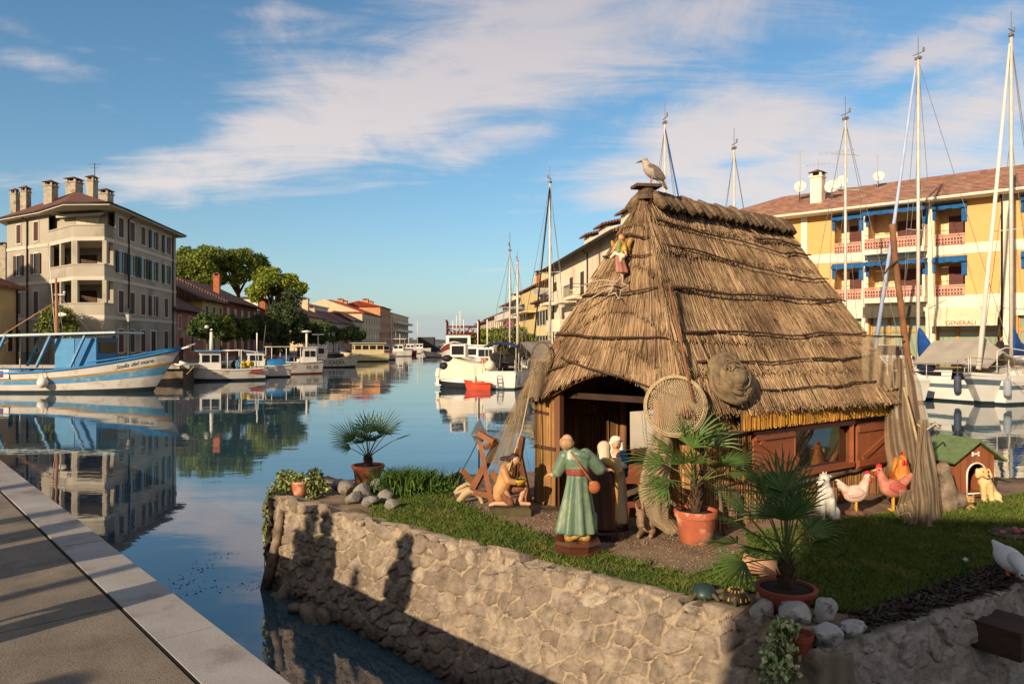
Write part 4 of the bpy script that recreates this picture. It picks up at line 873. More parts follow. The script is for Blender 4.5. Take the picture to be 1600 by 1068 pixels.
B = [('c', (.08, .06, .08), (-.01, 0, .22), .085, .07), ('e', (-.04, -.02, .325), (.058, .058, .058)), ('c', (-.045, -.06, .31), (-.048, -.105, .30), .036, .026), ('c', (-.01, 0, .22), (-.03, -.01, .3), .06, .05), ('c', (-.05, -.05, .02), (-.04, -.03, .18), .026, .034), ('c', (.03, -.06, .02), (.02, -.04, .18), .026, .034), ('e', (.11, .0, .06), (.055, .075, .06)), ('c', (.11, -.09, .02), (.12, -.01, .03), .024, .028), ('c', (-.095, -.01, .35), (-.105, -.03, .29), .022, .026), ('c', (.02, -.01, .35), (.03, -.03, .29), .022, .026), ('c', (.15, .08, .04), (.22, .10, .03), .022, .012), ('c', (-.05, -.08, .018), (-.05, -.06, .018), .024, .024), ('c', (.03, -.09, .018), (.03, -.06, .018), .024, .024)]
o = org('body', B, M_dog, st, .007); MB().ell((-.048, -.13, .31), (.016, .01, .012), None, 8, 6).build('nose', M_eye, o, False, True)
for sx in (-1, 1): MB().ell((-.042 + sx * .026, -.072, .345), (.008,) * 3, None, 8, 6).build('eye', M_eye, o, False, True)
p = g(1513, 796); st = thing('cat_statue', 'small sand coloured kitten figure crouching at the feet of the puppy', 'animal figure', p)
B = [('e', (0, .04, .06), (.065, .09, .06)), ('e', (-.01, -.05, .115), (.048, .043, .042)), ('c', (-.04, -.045, .145), (-.048, -.045, .172), .015, .005), ('c', (.02, -.045, .145), (.028, -.045, .172), .015, .005), ('c', (-.03, -.08, .015), (-.03, -.02, .03), .018, .02), ('c', (.03, -.08, .015), (.03, -.02, .03), .018, .02), ('c', (.06, .08, .03), (.09, .0, .02), .016, .01), ('e', (-.01, -.088, .105), (.02, .015, .014))]
o = org('body', B, mat('sand cat coat', (190, 152, 96), (140, 104, 60), 12, .7), st, .006)
for sx in (-1, 1): MB().ell((-.01 + sx * .02, -.09, .125), (.007,) * 3, None, 8, 6).build('eye', M_eye, o, False, True)
p = G(1582, 905, .97); st = thing('goose_statue', 'white goose figure with an orange beak bending down over the rim of the shaded wall', 'animal figure', p)
B = [('e', (.02, .06, .13), (.085, .15, .085), (.25, 0, 0)), ('c', (.0, -.04, .16), (-.01, -.12, .11), .055, .036), ('e', (-.01, -.145, .075), (.038, .042, .036)), ('c', (.03, .18, .17), (.03, .26, .21), .05, .015)]
o = org('body', B, mat('white goose', (212, 210, 204), (184, 182, 178), 6, .5), st, .007); MB().cap((-.01, -.17, .055), (-.012, -.205, .015), .022, .012, 10).build('beak', pmat('orange beak', (220, 110, 44), (190, 84, 30)), o, False, True)
for sx in (-1, 1): MB().ell((-.01 + sx * .033, -.165, .085), (.008,) * 3, None, 8, 6).build('eye', M_eye, o, False, True)
for sx in (-1, 1): MB().cap((.02 + sx * .03, .03, .0), (.02 + sx * .03, .05, .08), .012, .014, 8).build('leg', pmat('orange beak', (0, 0, 0), None), st, False, True)
def tortoise(p, label, rz, shell, s, pat):
    st = thing('tortoise_statue', label, 'animal figure', p, rz)
    mb = MB(); mb.lathe([(.001, 0), (.10, 0), (.105, .015), (.098, .04), (.075, .075), (.04, .095), (.001, .10)], 22); mb.build('shell', shell, st, False, True)
    if pat:
        for k in range(13):
            a = 2 * PI * k / 13; MB().cap((.1 * cos(a), .1 * sin(a), .025), (.052 * cos(a), .052 * sin(a), .091), .009, .006, 6).build('scute_ray', pat, st, False, True)
    org('body', [('c', (-.08, 0, .03), (-.13, 0, .045), .022, .02), ('e', (-.14, 0, .05), (.028, .022, .02))] + [('c', (sx * .07, sy * .07, .03), (sx * .10, sy * .1, .005), .02, .016) for sx in (-1, 1) for sy in (-1, 1)], mat('tortoise skin', (92, 80, 56), (58, 50, 38), 14, .7), st, .007)
    st.scale = (s,) * 3
tortoise(G(1150, 938, .97), 'yellow rayed tortoise figure on the wall top left of the big palm pot', R(25), mat('dark shell', (58, 46, 30), (36, 30, 22), 12, .4), .85, mat('yellow rays', (190, 150, 80), (150, 112, 56), 9, .5))
tortoise(G(1100, 930, .97), 'dark teal tortoise figure on the wall top, smaller and plainer than the rayed one', R(170), mat('teal shell', (46, 66, 62), (34, 46, 46), 12, .4), .85, None)
st = thing('gull_figure', 'grey white gull perched on the ridge cap of the thatched hut', 'gull', P0 + Vector((.07, -.0, .085)))
B = [('e', (.03, 0, .155), (.118, .066, .07), (0, .62, 0)), ('e', (-.055, 0, .265), (.036, .033, .036)), ('c', (-.02, 0, .20), (-.05, 0, .255), .052, .034), ('c', (.10, 0, .09), (.17, 0, -.02), .034, .014)]
M_gull = mat('gull plumage', (186, 170, 152), (132, 120, 108), 14, .8, .002); M_gullw = mat('gull wing', (118, 106, 96), (72, 64, 60), 22, .8, stretch=(1, 1, 3))
o = org('body', B, M_gull, st, .006); org('wing', [('e', (.06, -.046, .14), (.12, .02, .045), (0, .75, 0))], M_gullw, o, .006); org('wing', [('e', (.06, .046, .14), (.12, .02, .045), (0, .75, 0))], M_gullw, o, .006)
org('tail', [('e', (.135, 0, .03), (.075, .03, .014), (0, 1.05, 0))], M_gullw, o, .006)
MB().cap((-.085, 0, .262), (-.14, 0, .245), .013, .004, 8).build('beak', mat('gull beak', (96, 80, 66), (70, 58, 50)), o, False, True)
for sy in (-1, 1): MB().ell((-.068, sy * .03, .272), (.006,) * 3, None, 8, 6).build('eye', M_eye, o, False, True)
for sy in (-1, 1):
    mb = MB(); mb.cap((.0, sy * .03, 0), (.02, sy * .03, .11), .007, .009, 7)
    for a in (-.5, 0, .5): mb.cap((0, sy * .03, .006), (-.05 * cos(a), sy * .03 + .05 * sin(a), .004), .006, .004, 6)
    mb.build('leg', mat('gull leg', (176, 128, 110), (140, 96, 84)), st, False, True)
# --- angel and star on the gable thatch
pa = Vector(facept('front', .45, .31)) + Vector(NRM['front']) * .13
st = thing('angel_figure', 'small painted angel figure with golden wings fixed high on the thatch gable', 'angel figure', pa)
F = Vector((-.55, -.8, -.2)); B = head((.02, -.02, .19), .042, F) + [('c', (0, 0, 0), (.01, 0, .12), .05, .05), ('c', (-.03, -.03, .12), (-.09, -.05, .03), .02, .016), ('c', (.05, 0, .12), (.07, -.06, .0), .02, .016), ('c', (.0, -.02, -.1), (.02, -.02, -.26), .022, .018), ('c', (.03, .0, -.1), (.05, .0, -.25), .022, .018)] + hand((-.09, -.05, .03), (-.7, -.2, -.6), .035) + hand((.07, -.06, .0), (.2, -.4, -.8), .035)
o = org('body', B, M_skin, st, .0055); eyes((.02, -.02, .19), .042, F, o, M_eye)
org('hair', [('e', (.028, -.005, .21), (.045, .045, .04)), ('e', (.045, .0, .18), (.028, .04, .05))], mat('auburn hair', (160, 84, 40), (116, 56, 28), 16, .6), st, .006)
org('tunic', [('c', (.0, 0, .0), (.01, 0, .12), .062, .056), ('c', (-.02, -.02, .12), (-.06, -.035, .06), .03, .03), ('c', (.05, 0, .12), (.06, -.04, .05), .03, .03)], mat('yellow tunic', (200, 166, 72), (156, 120, 50), 8, .5), st, .007)
org('vest', [('c', (-.02, -.04, .02), (-.005, -.045, .12), .034, .03)], mat('sage vest', (134, 142, 92), (100, 108, 70), 8, .5), st, .007)
org('sash', [('c', (-.07, -.035, .01), (.04, -.045, -.035), .026, .032), ('c', (-.06, -.03, .0), (-.11, -.03, -.05), .024, .014), ('c', (.02, -.05, -.03), (.0, -.05, -.12), .026, .012)], mat('white sash', (228, 214, 186), (190, 172, 142), 8, .6), st, .007)
org('skirt', [robe([(0.03, -.01, -.24, .075, .055, 1.4), (.03, -.01, -.22, .078, .06, 1.4), (.01, -.01, -.1, .06, .05, 1), (.0, 0, -.03, .06, .05, .4)], folds=6)], mat('rose skirt', (176, 116, 92), (128, 76, 64), 8, .5), st, .007)
M_wing = mat('gilded wing', (196, 148, 62), (140, 96, 40), 18, .45, stretch=(1, 1, 3), bump=.003)
org('wing', [('e', (.12, .04, .12), (.035, .03, .10), (0, .45, .3)), ('e', (.115, .04, .04), (.03, .025, .07), (0, .2, .3))], M_wing, st, .007)
org('wing', [('e', (-.06, .06, .10), (.03, .025, .08), (0, -.4, .3))], M_wing, st, .007)
ps = Vector(facept('front', .56, .475)) + Vector(NRM['front']) * .15
st = thing('comet_star', 'grey cane star with a trailing tail tied to the thatch below the angel', 'star decoration', ps)
ex = (np.array(EFR) - np.array(EFL)); ex /= np.linalg.norm(ex); ey = np.cross(NRM['front'], ex); ex, ey = Vector(ex), Vector(ey)
pts = [tuple(ex * (.135 if k % 2 == 0 else .06) * sin(PI / 5 * k + .25) + ey * (.135 if k % 2 == 0 else .06) * cos(PI / 5 * k + .25)) for k in range(10)]
M_cane = mat('grey cane', (188, 168, 142), (140, 120, 98), 12, .9, .002)
MB().tube(pts + pts[:1], .0085, 7).build('star', M_cane, st, False, True)
for k in range(3): MB().tube([tuple(ex * (-.05 - .1 * j) + ey * (.05 - .04 * k + .035 * sin(j * .9 + k * .4) - .03 * j * (k * .5))) for j in range(6)], [.008, .008, .008, .007, .006, .004], 6).build('tail', M_cane, st, False, True)
st_ = [o for o in scene.objects if o.name == 'angel_figure'][0]; st_.scale = (.82,) * 3
# --- doghouse
p = g(1512, 780); p.y += .25; p.x += .06
dh = thing('doghouse', 'varnished wooden doghouse with an arched door and green felt roof', 'doghouse', p, R(13)); M_dh = mat('doghouse boards', (160, 96, 58), (116, 66, 40), 3, .6, .001, 40, stretch=(3, 3, .3), plank=.095); M_felt = mat('green roofing felt', (112, 128, 84), (84, 100, 64), 14, .9, .002, 60)
W, D, H, HR = .52, .42, .47, .64
def arc(n, r, cx, z0, zc): return [(cx - r, z0)] + [(cx - r * cos(PI * k / n), zc + r * sin(PI * k / n)) for k in range(n + 1)] + [(cx + r, z0)]
ar = arc(10, .13, .02, .06, .27); out = [(-W / 2, 0), (-W / 2, H), (0, HR), (W / 2, H), (W / 2, 0)]
mb = MB(); n = len(ar)
loop = [(-W / 2, 0), (-W / 2, H), (0, HR), (W / 2, H), (W / 2, 0), (ar[-1][0], 0), *ar[::-1], (ar[0][0], 0)]
V = [(x, -D / 2, z) for x, z in loop] + [(x, -D / 2 + .025, z) for x, z in loop]; k = len(loop)
mb.add(V, [tuple(range(k - 1, -1, -1)), tuple(range(k, 2 * k))] + [(i, (i + 1) % k, k + (i + 1) % k, k + i) for i in range(k)])
mb.build('front_board', M_dh, dh)
mb = MB(); mb.box((-W / 2 + .012, .013, H / 2), (.024, D - .03, H)); mb.build('side_board', M_dh, dh)
mb = MB(); mb.box((W / 2 - .012, .013, H / 2), (.024, D - .03, H)); mb.build('side_board', M_dh, dh)
mb = MB(); mb.add([(x, D / 2, z) for x, z in out] + [(x, D / 2 - .02, z) for x, z in out], [(0, 1, 2, 3, 4), (9, 8, 7, 6, 5)] + [(i, (i + 1) % 5, 5 + (i + 1) % 5, 5 + i) for i in range(5)]); mb.build('back_board', M_dh, dh)
mb = MB(); mb.box((0, 0, .03), (W - .06, D - .06, .03)); mb.build('floor_board', M_dh, dh)
for sx in (-1, 1):
    mb = MB(); a, b = Vector((sx * -.005, 0, HR + .02)), Vector((sx * (W / 2 + .1), 0, H - .05)); mb.bar(a, b, D + .16, .025); mb.build('roof_panel', M_felt, dh)
MB().tube([(x, -D / 2 - .006, z) for x, z in ar] + [(ar[0][0], -D / 2 - .006, ar[0][1])], .010, 7).build('arch_trim', mat('white trim', (226, 218, 204), (200, 190, 176), 9, .5), dh, False, True)
mb = MB(); mb.cap((-.035, -D / 2 - .012, .50), (.03, -D / 2 - .012, .50), .012, .012, 8); mb.ell((.04, -D / 2 - .012, .515), (.014, .01, .014)); mb.ell((.04, -D / 2 - .012, .485), (.014, .01, .014)); mb.ell((-.04, -D / 2 - .012, .515), (.014, .01, .014)); mb.ell((-.04, -D / 2 - .012, .485), (.014, .01, .014))
mb.build('bone_plaque', mat('white trim', (0, 0, 0)), dh, False, True)
# --- pots and palms
M_tc = mat('terracotta', (186, 104, 70), (150, 78, 54), 4, .8, .002, 40, c3=(206, 170, 138), sc3=6); M_tc2 = mat('red terracotta', (150, 76, 54), (118, 58, 42), 4, .75, .002, 40); M_psoil = mat('potting soil', (54, 42, 32), (34, 28, 22), 20, 1, .01, 30)
M_palm = mat('palm leaf', (92, 118, 54), (58, 84, 38), 2.5, .5, island=.35, spec=.4, trans=.15); M_pet = mat('palm petiole', (110, 116, 60), (78, 80, 44), 5, .6); M_fib = mat('palm trunk fibre', (86, 66, 46), (50, 38, 28), 18, 1, .012, 26)
def frond(mb, base, az, el, plen, fan, nl, rng, droop=.25):
    """petiole plus a fan of narrow folded leaflets"""
    d = Vector((cos(az) * cos(el), sin(az) * cos(el), sin(el))); pts = [base + d * plen * t + Vector((0, 0, -.12 * plen * t * t * cos(el))) for t in (0, .35, .7, 1)]
    mb.tube(pts, [.008, .0065, .005, .0045], 6, True, 1); tip = pts[-1]; d2 = (pts[-1] - pts[-2]).normalized()
    d2 = (d2 + Vector((0, 0, -.15))).normalized()
    side = d2.cross(Vector((0, 0, 1))); side = side.normalized() if side.length > .05 else Vector((1, 0, 0)); nrm = side.cross(d2)
    roll = rng.uniform(-.5, .5); side, nrm = side * cos(roll) + nrm * sin(roll), nrm * cos(roll) - side * sin(roll)
    for k in range(nl):
        a = (k / (nl - 1) - .5) * R(138); L = fan * (1 - .28 * abs(a) / R(100)) * rng.uniform(.9, 1.08)
        e = d2 * cos(a) + side * sin(a); up = nrm * (.12 * abs(sin(a)))
        w = side * cos(a) - d2 * sin(a); W = .0082 * (fan / .3) ** .5 * rng.uniform(.8, 1.15)
        P_ = [tip + e * L * t + up * L * t * .6 + Vector((0, 0, -droop * L * t ** 3)) for t in (0.0, .35, .7, 1.0)]
        wd = [.25, 1, .75, .03]; V = []
        for q, ww in zip(P_, wd): V += [tuple(q - w * W * ww), tuple(q + nrm * -.35 * W * ww), tuple(q + w * W * ww)]
        F = []
        for j in range(3): F += [(3 * j, 3 * j + 1, 3 * j + 4, 3 * j + 3), (3 * j + 1, 3 * j + 2, 3 * j + 5, 3 * j + 4)]
        mb.add(V, F, 0)
def palm(name, p, label, pot, trunk, fronds, fan, seed, potm=M_tc):
    t = thing(name, label, 'potted palm', p); rng = random.Random(seed); r, h = pot
    mb = MB(); mb.lathe([(r * .68, 0), (r * .72, .01), (r * .93, h * .78), (r * 1.0, h * .8), (r * 1.03, h * .97), (r, h), (r * .9, h), (r * .88, h * .9), (.01, h * .88)], 30); pt = mb.build('pot', potm, t, False, True, 40)
    mb = MB(); mb.lathe([(r * .875, h * .86), (r * .875, h * .9), (r * .4, h * .93), (.01, h * .95)], 24); mb.build('soil', M_psoil, pt, False, True)
    mb = MB(); mb.tube([(0, 0, h * .85), (.01, 0, h + trunk * .3), (0, .01, h + trunk)], [.05, .042, .032], 10)
    for k in range(34):
        a = k * 2.4; z = h + trunk * (k / 34); rr = .044 - .012 * k / 34; mb.cap((rr * cos(a), rr * sin(a), z), (1.5 * rr * cos(a), 1.5 * rr * sin(a), z + .05), .008, .003, 6)
    mb.build('trunk', M_fib, t, False, True)
    for az, el, pl, fs in fronds:
        mb = MB(); frond(mb, Vector((0, 0, h + trunk * rng.uniform(.75, 1.0))), R(az), R(min(84, el + 13)), pl, fan * fs, rng.randint(12, 16), rng, rng.uniform(.05, .22)); mb.build('frond', [M_palm, M_pet], t)
    return t
p = g(575, 756); p.z += .04
palm('potted_fan_palm', p, 'small fan palm in a weathered pot at the far corner of the islet', (.20, .20), .10,
     [(172, 38, .30, 1.1), (150, 50, .28, .95), (110, 62, .30, .95), (75, 64, .32, 1.0), (35, 50, .33, 1.1), (12, 42, .36, 1.05), (-15, 25, .40, .85), (200, 24, .26, .9), (-90, 55, .24, .8), (-50, 40, .3, .8), (250, 45, .26, .8)], .36, 3)
p = g(1087, 846)
palm('potted_fan_palm', p, 'tall fan palm in a whitened terracotta pot in front of the hut corner', (.185, .285), .26,
     [(176, 22, .36, 1.15), (160, 42, .36, 1.1), (205, 10, .3, 1.0), (140, 62, .38, 1.05), (100, 70, .4, 1.1), (70, 66, .38, 1.05), (30, 50, .36, 1.0), (5, 28, .34, 1.0), (-20, 12, .3, .9), (-60, 30, .3, .9), (-110, 38, .3, .95), (230, 32, .32, 1.0), (190, -8, .26, .9), (-40, 58, .36, 1.0), (-130, 64, .36, 1.0)], .36, 5)
p = G(1228, 950, .97)
palm('potted_fan_palm', p, 'dark spreading fan palm in a low red bowl among white rocks', (.19, .145), .20,
     [(168, 40, .42, 1.1), (182, 14, .36, 1.0), (150, 58, .44, 1.1), (120, 68, .4, 1.0), (205, 30, .34, 1.0), (85, 74, .42, 1.0), (60, 62, .36, .9), (40, 58, .42, .9), (14, 34, .26, .8), (-8, 22, .2, .7), (-70, 40, .24, .8), (-120, 26, .28, .9), (230, 16, .30, .9), (250, 50, .34, .9), (195, -6, .3, .9), (-50, 62, .36, .95), (110, 45, .3, .9), (60, 40, .3, .9)], .34, 8, M_tc2)
# --- rocks
def rock(p, s, label, m, seed, group, parent=None):
    rg = np.random.default_rng(seed); mb = MB(); mb.ell((0, 0, 0), (1, 1, 1), None, 26, 18); V = np.concatenate(mb.v)
    d = V / (np.linalg.norm(V, axis=1)[:, None] + 1e-9); r = np.ones(len(V))
    for k in range(15):
        n = rg.normal(size=3); n /= np.linalg.norm(n); h = rg.uniform(.6, .9); q = d @ n; r = np.minimum(r, np.where(q > .01, h / np.maximum(q, .01), 9))
    V = d * r[:, None]; V += .045 * np.stack([fbm(V[:, 0] * 4 + 9, V[:, 1] * 4 + V[:, 2] * 3 + 5, seed + i) for i in range(3)], 1); V = V * np.array(s); V[:, 2] -= V[:, 2].min() + .02
    mb.v = [V]; o = mb.build('rock', m, None, False, True, 28); o.location = p; o.rotation_euler = (rg.uniform(-.15, .15), rg.uniform(-.15, .15), rg.uniform(0, 6)); return tag(o, label, 'rock', group)
M_rock = mat('white veined rock', (182, 178, 172), (146, 142, 138), 9, .85, .012, 22, c3=(44, 42, 44), sc3=13)
M_rock2 = mat('grey rock', (150, 142, 130), (104, 98, 90), 6, .9, .012, 22, c3=(58, 54, 50), sc3=9)
for k, (px, py, s, l) in enumerate(((1192, 962, (.085, .07, .075), 'white rock with dark veins left of the red palm bowl'), (1236, 972, (.115, .09, .095), 'rounded white rock with dark veins in front of the red palm bowl'), (1288, 972, (.095, .085, .105), 'tall white rock with dark cracks right of the red palm bowl'), (1292, 1004, (.11, .08, .08), 'low white rock below the tall cracked one'), (1333, 985, (.10, .08, .06), 'smooth grey white rock at the right end of the rocks by the red palm bowl'))):
    rock(G(px, py, .96), s, l, M_rock, k + 3, 'white rocks round the palm bowl')
for k, (px, py, s) in enumerate(((540, 772, (.13, .1, .10)), (568, 776, (.12, .1, .1)), (592, 770, (.11, .1, .1)), (556, 786, (.12, .09, .08)), (580, 790, (.11, .1, .08)), (604, 782, (.10, .09, .09)), (530, 764, (.1, .08, .08)), (612, 796, (.09, .08, .07)))):
    rock(g(px, py), s, 'grey rock of the small heap under the far potted palm', M_rock2, k + 20, 'rocks under the far palm')
for k, (px, py, s) in enumerate(((690, 757, (.16, .1, .07)), (712, 754, (.13, .1, .08)), (668, 760, (.12, .1, .06)))):
    rock(g(px, py), s, 'dark wet rock on the far water edge of the islet', mat('black rock', (44, 40, 36), (26, 24, 22), 6, .8, .02, 20), k + 40, 'dark rocks on the far edge')
rock(g(1510, 878), (.05, .035, .03), 'single small white stone lying on the lawn', mat('white pebble', (208, 200, 182), (180, 172, 156), 5, .8), 60, None)
# --- clay jar, potted trailer, sheet, beam, rope coil
p = G(1195, 900, .98); t = thing('clay_jar', 'broken pale clay jar lying on its side on the grass behind the palm bowl', 'jar', p, R(172))
Mx = Euler((0, R(82), 0)).to_matrix(); mb = MB(); mb.lathe([(.001, -.10), (.05, -.10), (.068, -.05), (.066, .02), (.055, .06), (.062, .10), (.085, .15), (.078, .15), (.052, .09), (.045, .05), (.05, -.02), (.03, -.08)], 24, (0, 0, .062), True, 0, Mx)
mb.build('jar_body', mat('pale clay', (196, 150, 112), (160, 118, 86), 6, .85, .004, 30), t, False, True)
M_var = mat('variegated leaf', (196, 200, 142), (88, 114, 60), 26, .6, spec=.3, island=.25, contrast=.12); M_ivy = mat('ivy leaf', (98, 112, 56), (60, 78, 36), 20, .6, island=.35)
p = P(1246, 985, 4.3); p.z = .90; t = thing('trailing_plant', 'variegated green and cream trailing plant in a small red pot hung on the wall corner', 'potted plant', p)
mb = MB(); mb.lathe([(.06, -.02), (.085, .08), (.092, .082), (.094, .11), (.082, .11), (.078, .085), (.01, .08)], 24); mb.build('pot', M_tc2, t, False, True, 40)
pts = []
for k in range(15):
    a = R(150 + 8 * k + random.uniform(-15, 15)); L = random.uniform(.15, .42); o = Vector((-.05, -.04, .1)); q = []
    for j in range(12):
        u = j / 11; q.append(o + Vector((cos(a) * .16 * u ** .7, sin(a) * .09 * u ** .7 - .03 * u, .07 * sin(PI * min(1, u * 1.5)) - L * max(0, u - .3) * 1.2)))
    MB().tube(q, .003, 5).build('stem', mat('plant stem', (110, 112, 60), (80, 84, 44)), t, False, True); pts += [tuple(v + Vector((random.gauss(0, .026), random.gauss(0, .022), random.gauss(0, .022)))) for v in q[2:] for _ in range(3)]
link('leaves', leaf_mesh('leaves', np.array(pts), .046, M_var, .7), t)
# corrugated cement sheet closing the nose of the wall
mb = MB(); V = []; F = []; nx, nz = 60, 40
for i in range(nx):
    for j in range(nz):
        u, v = i / (nx - 1), j / (nz - 1); a = R(-160 + 105 * u); rad = .30 + .014 * sin(u * 26) + .10 * (1 - v)
        V.append((1.80 + rad * cos(a) * .9, 4.50 + rad * sin(a), -.3 + 1.20 * v + .05 * sin(PI * u) * v + .012 * sin(u * 26)))
for i in range(nx - 1):
    for j in range(nz - 1): F.append((i * nz + j, (i + 1) * nz + j, (i + 1) * nz + j + 1, i * nz + j + 1))
mb.add(V, F); o = mb.build('corrugated_sheet', mat('stained cement sheet', (150, 142, 124), (104, 96, 80), 3, .9, .006, 40, stretch=(1, 1, .3), c3=(76, 68, 54), sc3=5), None, False, True)
q = o.modifiers.new('thick', 'SOLIDIFY'); q.thickness = .02; tag(o, 'stained bent corrugated cement sheet covering the nose of the islet wall under the trailing plant', 'corrugated sheet')
t = thing('timber_stub', 'dark square timber beam end sticking out of the shaded wall under the goose', 'beam', (3.35, 5.02, .72), R(33))
MB().box((0, 0, 0), (.36, .34, .19), 0).build('beam', mat('old dark timber', (84, 62, 46), (48, 36, 28), 5, .9, .006, 30, stretch=(4, .4, 4)), t)
p = g(1590, 838); t = thing('rope_coil', 'flat coil of grey string and wire with pink floats lying on the lawn', 'rope coil', p)
pts = [((.06 + .16 * k / 150) * cos(k * .42) * 1.1, (.06 + .16 * k / 150) * sin(k * .42) * .9, .015 + .02 * abs(sin(k * 1.7))) for k in range(150)]
MB().tube(pts, .007, 5).build('string', mat('grey string', (120, 106, 98), (80, 70, 66), 14, .95), t, False, True)
for k, (x, y) in enumerate(((-.17, -.05), (-.02, -.02), (.06, .02), (.02, .07), (.1, -.06))): MB().ell((x, y, .05), (.03, .024, .024), None, 10, 7).build('float', mat('pink float', (176, 100, 96), (130, 66, 66), 9, .6), t, False, True)
# --- nets
M_net = net_mat('tan net', (150, 128, 96), .030, .20); M_netd = net_mat('brown net', (146, 124, 96), .020, .40); M_netp = net_mat('pale net', (166, 144, 112), .026, .26); M_rope = mat('pale rope', (190, 168, 128), (150, 128, 94), 20, .9)
def sheet(name, fn, nu, nv, m, parent, su=1.0, sv=1.0):
    U, W = np.meshgrid(np.linspace(0, 1, nu), np.linspace(0, 1, nv), indexing='ij')
    V = np.stack(fn(U, W), 2).reshape(-1, 3); idx = np.arange(nu * nv).reshape(nu, nv)
    F = np.stack([idx[:-1, :-1].ravel(), idx[1:, :-1].ravel(), idx[1:, 1:].ravel(), idx[:-1, 1:].ravel()], 1)
    return link(name, npmesh(name, V, F, m, uv=np.stack([U.ravel() * su, W.ravel() * sv], 1), smooth=True), parent)
def proj(px, py, d): q = P(px, py, d); return np.array(q)
# left net: hangs from the hut corner post out over the plough
t = thing('draped_net', 'tan fishing net hanging from the left corner of the hut down over the plough', 'fishing net', (.1, 8.0, 1.9))
A0, A1, B0, B1 = [proj(*q) - np.array((.1, 8.0, 1.9)) for q in ((838, 560, 7.95), (822, 600, 8.3), (795, 735, 7.45), (755, 722, 8.0))]
for k, off in ((0, 0), (1, .05)):
    def fn(U, W, off=off):
        a = A0[:, None, None] * (1 - U) + A1[:, None, None] * U; b = B0[:, None, None] * (1 - U) + B1[:, None, None] * U
        p = a * (1 - W) + b * W; f = .035 * np.sin(U * 26 + off * 40 + W * 2) * (.4 + W)
        return p[0] + f * .6 - .05 * np.sin(PI * W) + off, p[1] + f + off, p[2] - .10 * np.sin(PI * W) + .02 * np.sin(U * 9)
    sheet('netting', fn, 60, 40, M_net, t, .8, 1.1)
MB().tube([tuple(A0), tuple(A0 * .4 + B0 * .6 + np.array((.02, 0, -.05))), tuple(B0)], .008, 6).build('head_rope', M_rope, t, False, True)
# landing net with wooden paddle handle, stuck on the left eave
t = thing('landing_net', 'oval hoop landing net on a wooden handle leaning on the left end of the eave', 'landing net', P(838, 622, 7.75))
q0 = np.array(P(838, 622, 7.75)); c = proj(846, 560, 7.75) - q0
MB().tube([tuple(c + np.array((.105 * cos(a), .02, .17 * sin(a)))) for a in np.linspace(0, 2 * PI, 25)], .008, 7).build('hoop', mat('hoop cane', (112, 92, 76), (84, 68, 56)), t, False, True)
sheet('netting', lambda U, W: (c[0] + .1 * W * np.cos(2 * PI * U), .02 + .05 * (1 - W), c[2] + .165 * W * np.sin(2 * PI * U)), 30, 8, M_net, t, .6, .16)
MB().bar(tuple(c + np.array((0, .03, -.03))), (.0, .0, -.03), .05, .02).build('handle', mat('grey branch', (0, 0, 0)), t)
sheet('bag', lambda U, W: (c[0] * (1 - W) + (-.02) * W + (.11 - .03 * W) * np.cos(2 * PI * U), .02 + (.04 + .02 * W) * np.sin(2 * PI * U), c[2] - .0 - .40 * W + .0 * U), 30, 10, M_net, t, .6, .4)
# round hoop net on the right front corner, with its bag trailing to the ground
q0 = np.array(P(1055, 634, 6.60)); t = thing('hoop_net', 'round hoop net on the hut corner with its bag trailing to the ground', 'fishing net', q0)
nf = np.array((-.25, -.95, .2)); nf /= np.linalg.norm(nf); hu = np.cross((0, 0, 1), nf); hu /= np.linalg.norm(hu); hv = np.cross(nf, hu); RR0 = .275
def ring(r, k, off=0.0): return [tuple(r * (cos(a) * hu + sin(a) * hv * 1.0) + nf * off) for a in np.linspace(0, 2 * PI, k)]
for k in range(3): MB().tube(ring(RR0 - .012 * k, 37, .02 * k), .006, 6).build('hoop', M_rope, t, False, True)
sheet('netting', lambda U, W: tuple((hu[i] * RR0 * W * np.cos(2 * PI * U) + hv[i] * RR0 * W * np.sin(2 * PI * U) + nf[i] * (.05 * (1 - W * W))) for i in range(3)), 48, 14, M_netp, t, 1.4, .25)
C = [proj(*q) - q0 for q in ((1036, 672, 6.66), (1028, 715, 6.66), (1020, 765, 6.64), (1026, 808, 6.62), (1052, 832, 6.6))]
def fnb(U, W):
    k = W * (len(C) - 1); i = np.clip(k.astype(int), 0, len(C) - 2); f = k - i; Cc = np.array(C); p = Cc[i] * (1 - f[..., None]) + Cc[i + 1] * f[..., None]
    r = .075 + .05 * np.sin(PI * W) - .02 * W; a = 2 * PI * U; w = 1 + .16 * np.sin(a * 6 + W * 6)
    return p[..., 0] + r * w * np.cos(a), p[..., 1] + .5 * r * w * np.sin(a), p[..., 2] + .02 * np.sin(a * 4)
sheet('bag', fnb, 60, 40, M_netp, t, .8, 1.2); sheet('bag', lambda U, W: tuple(v + o for v, o in zip(fnb(U, W), (.02, .06, .01))), 40, 40, M_netd, t, .8, 1.2)
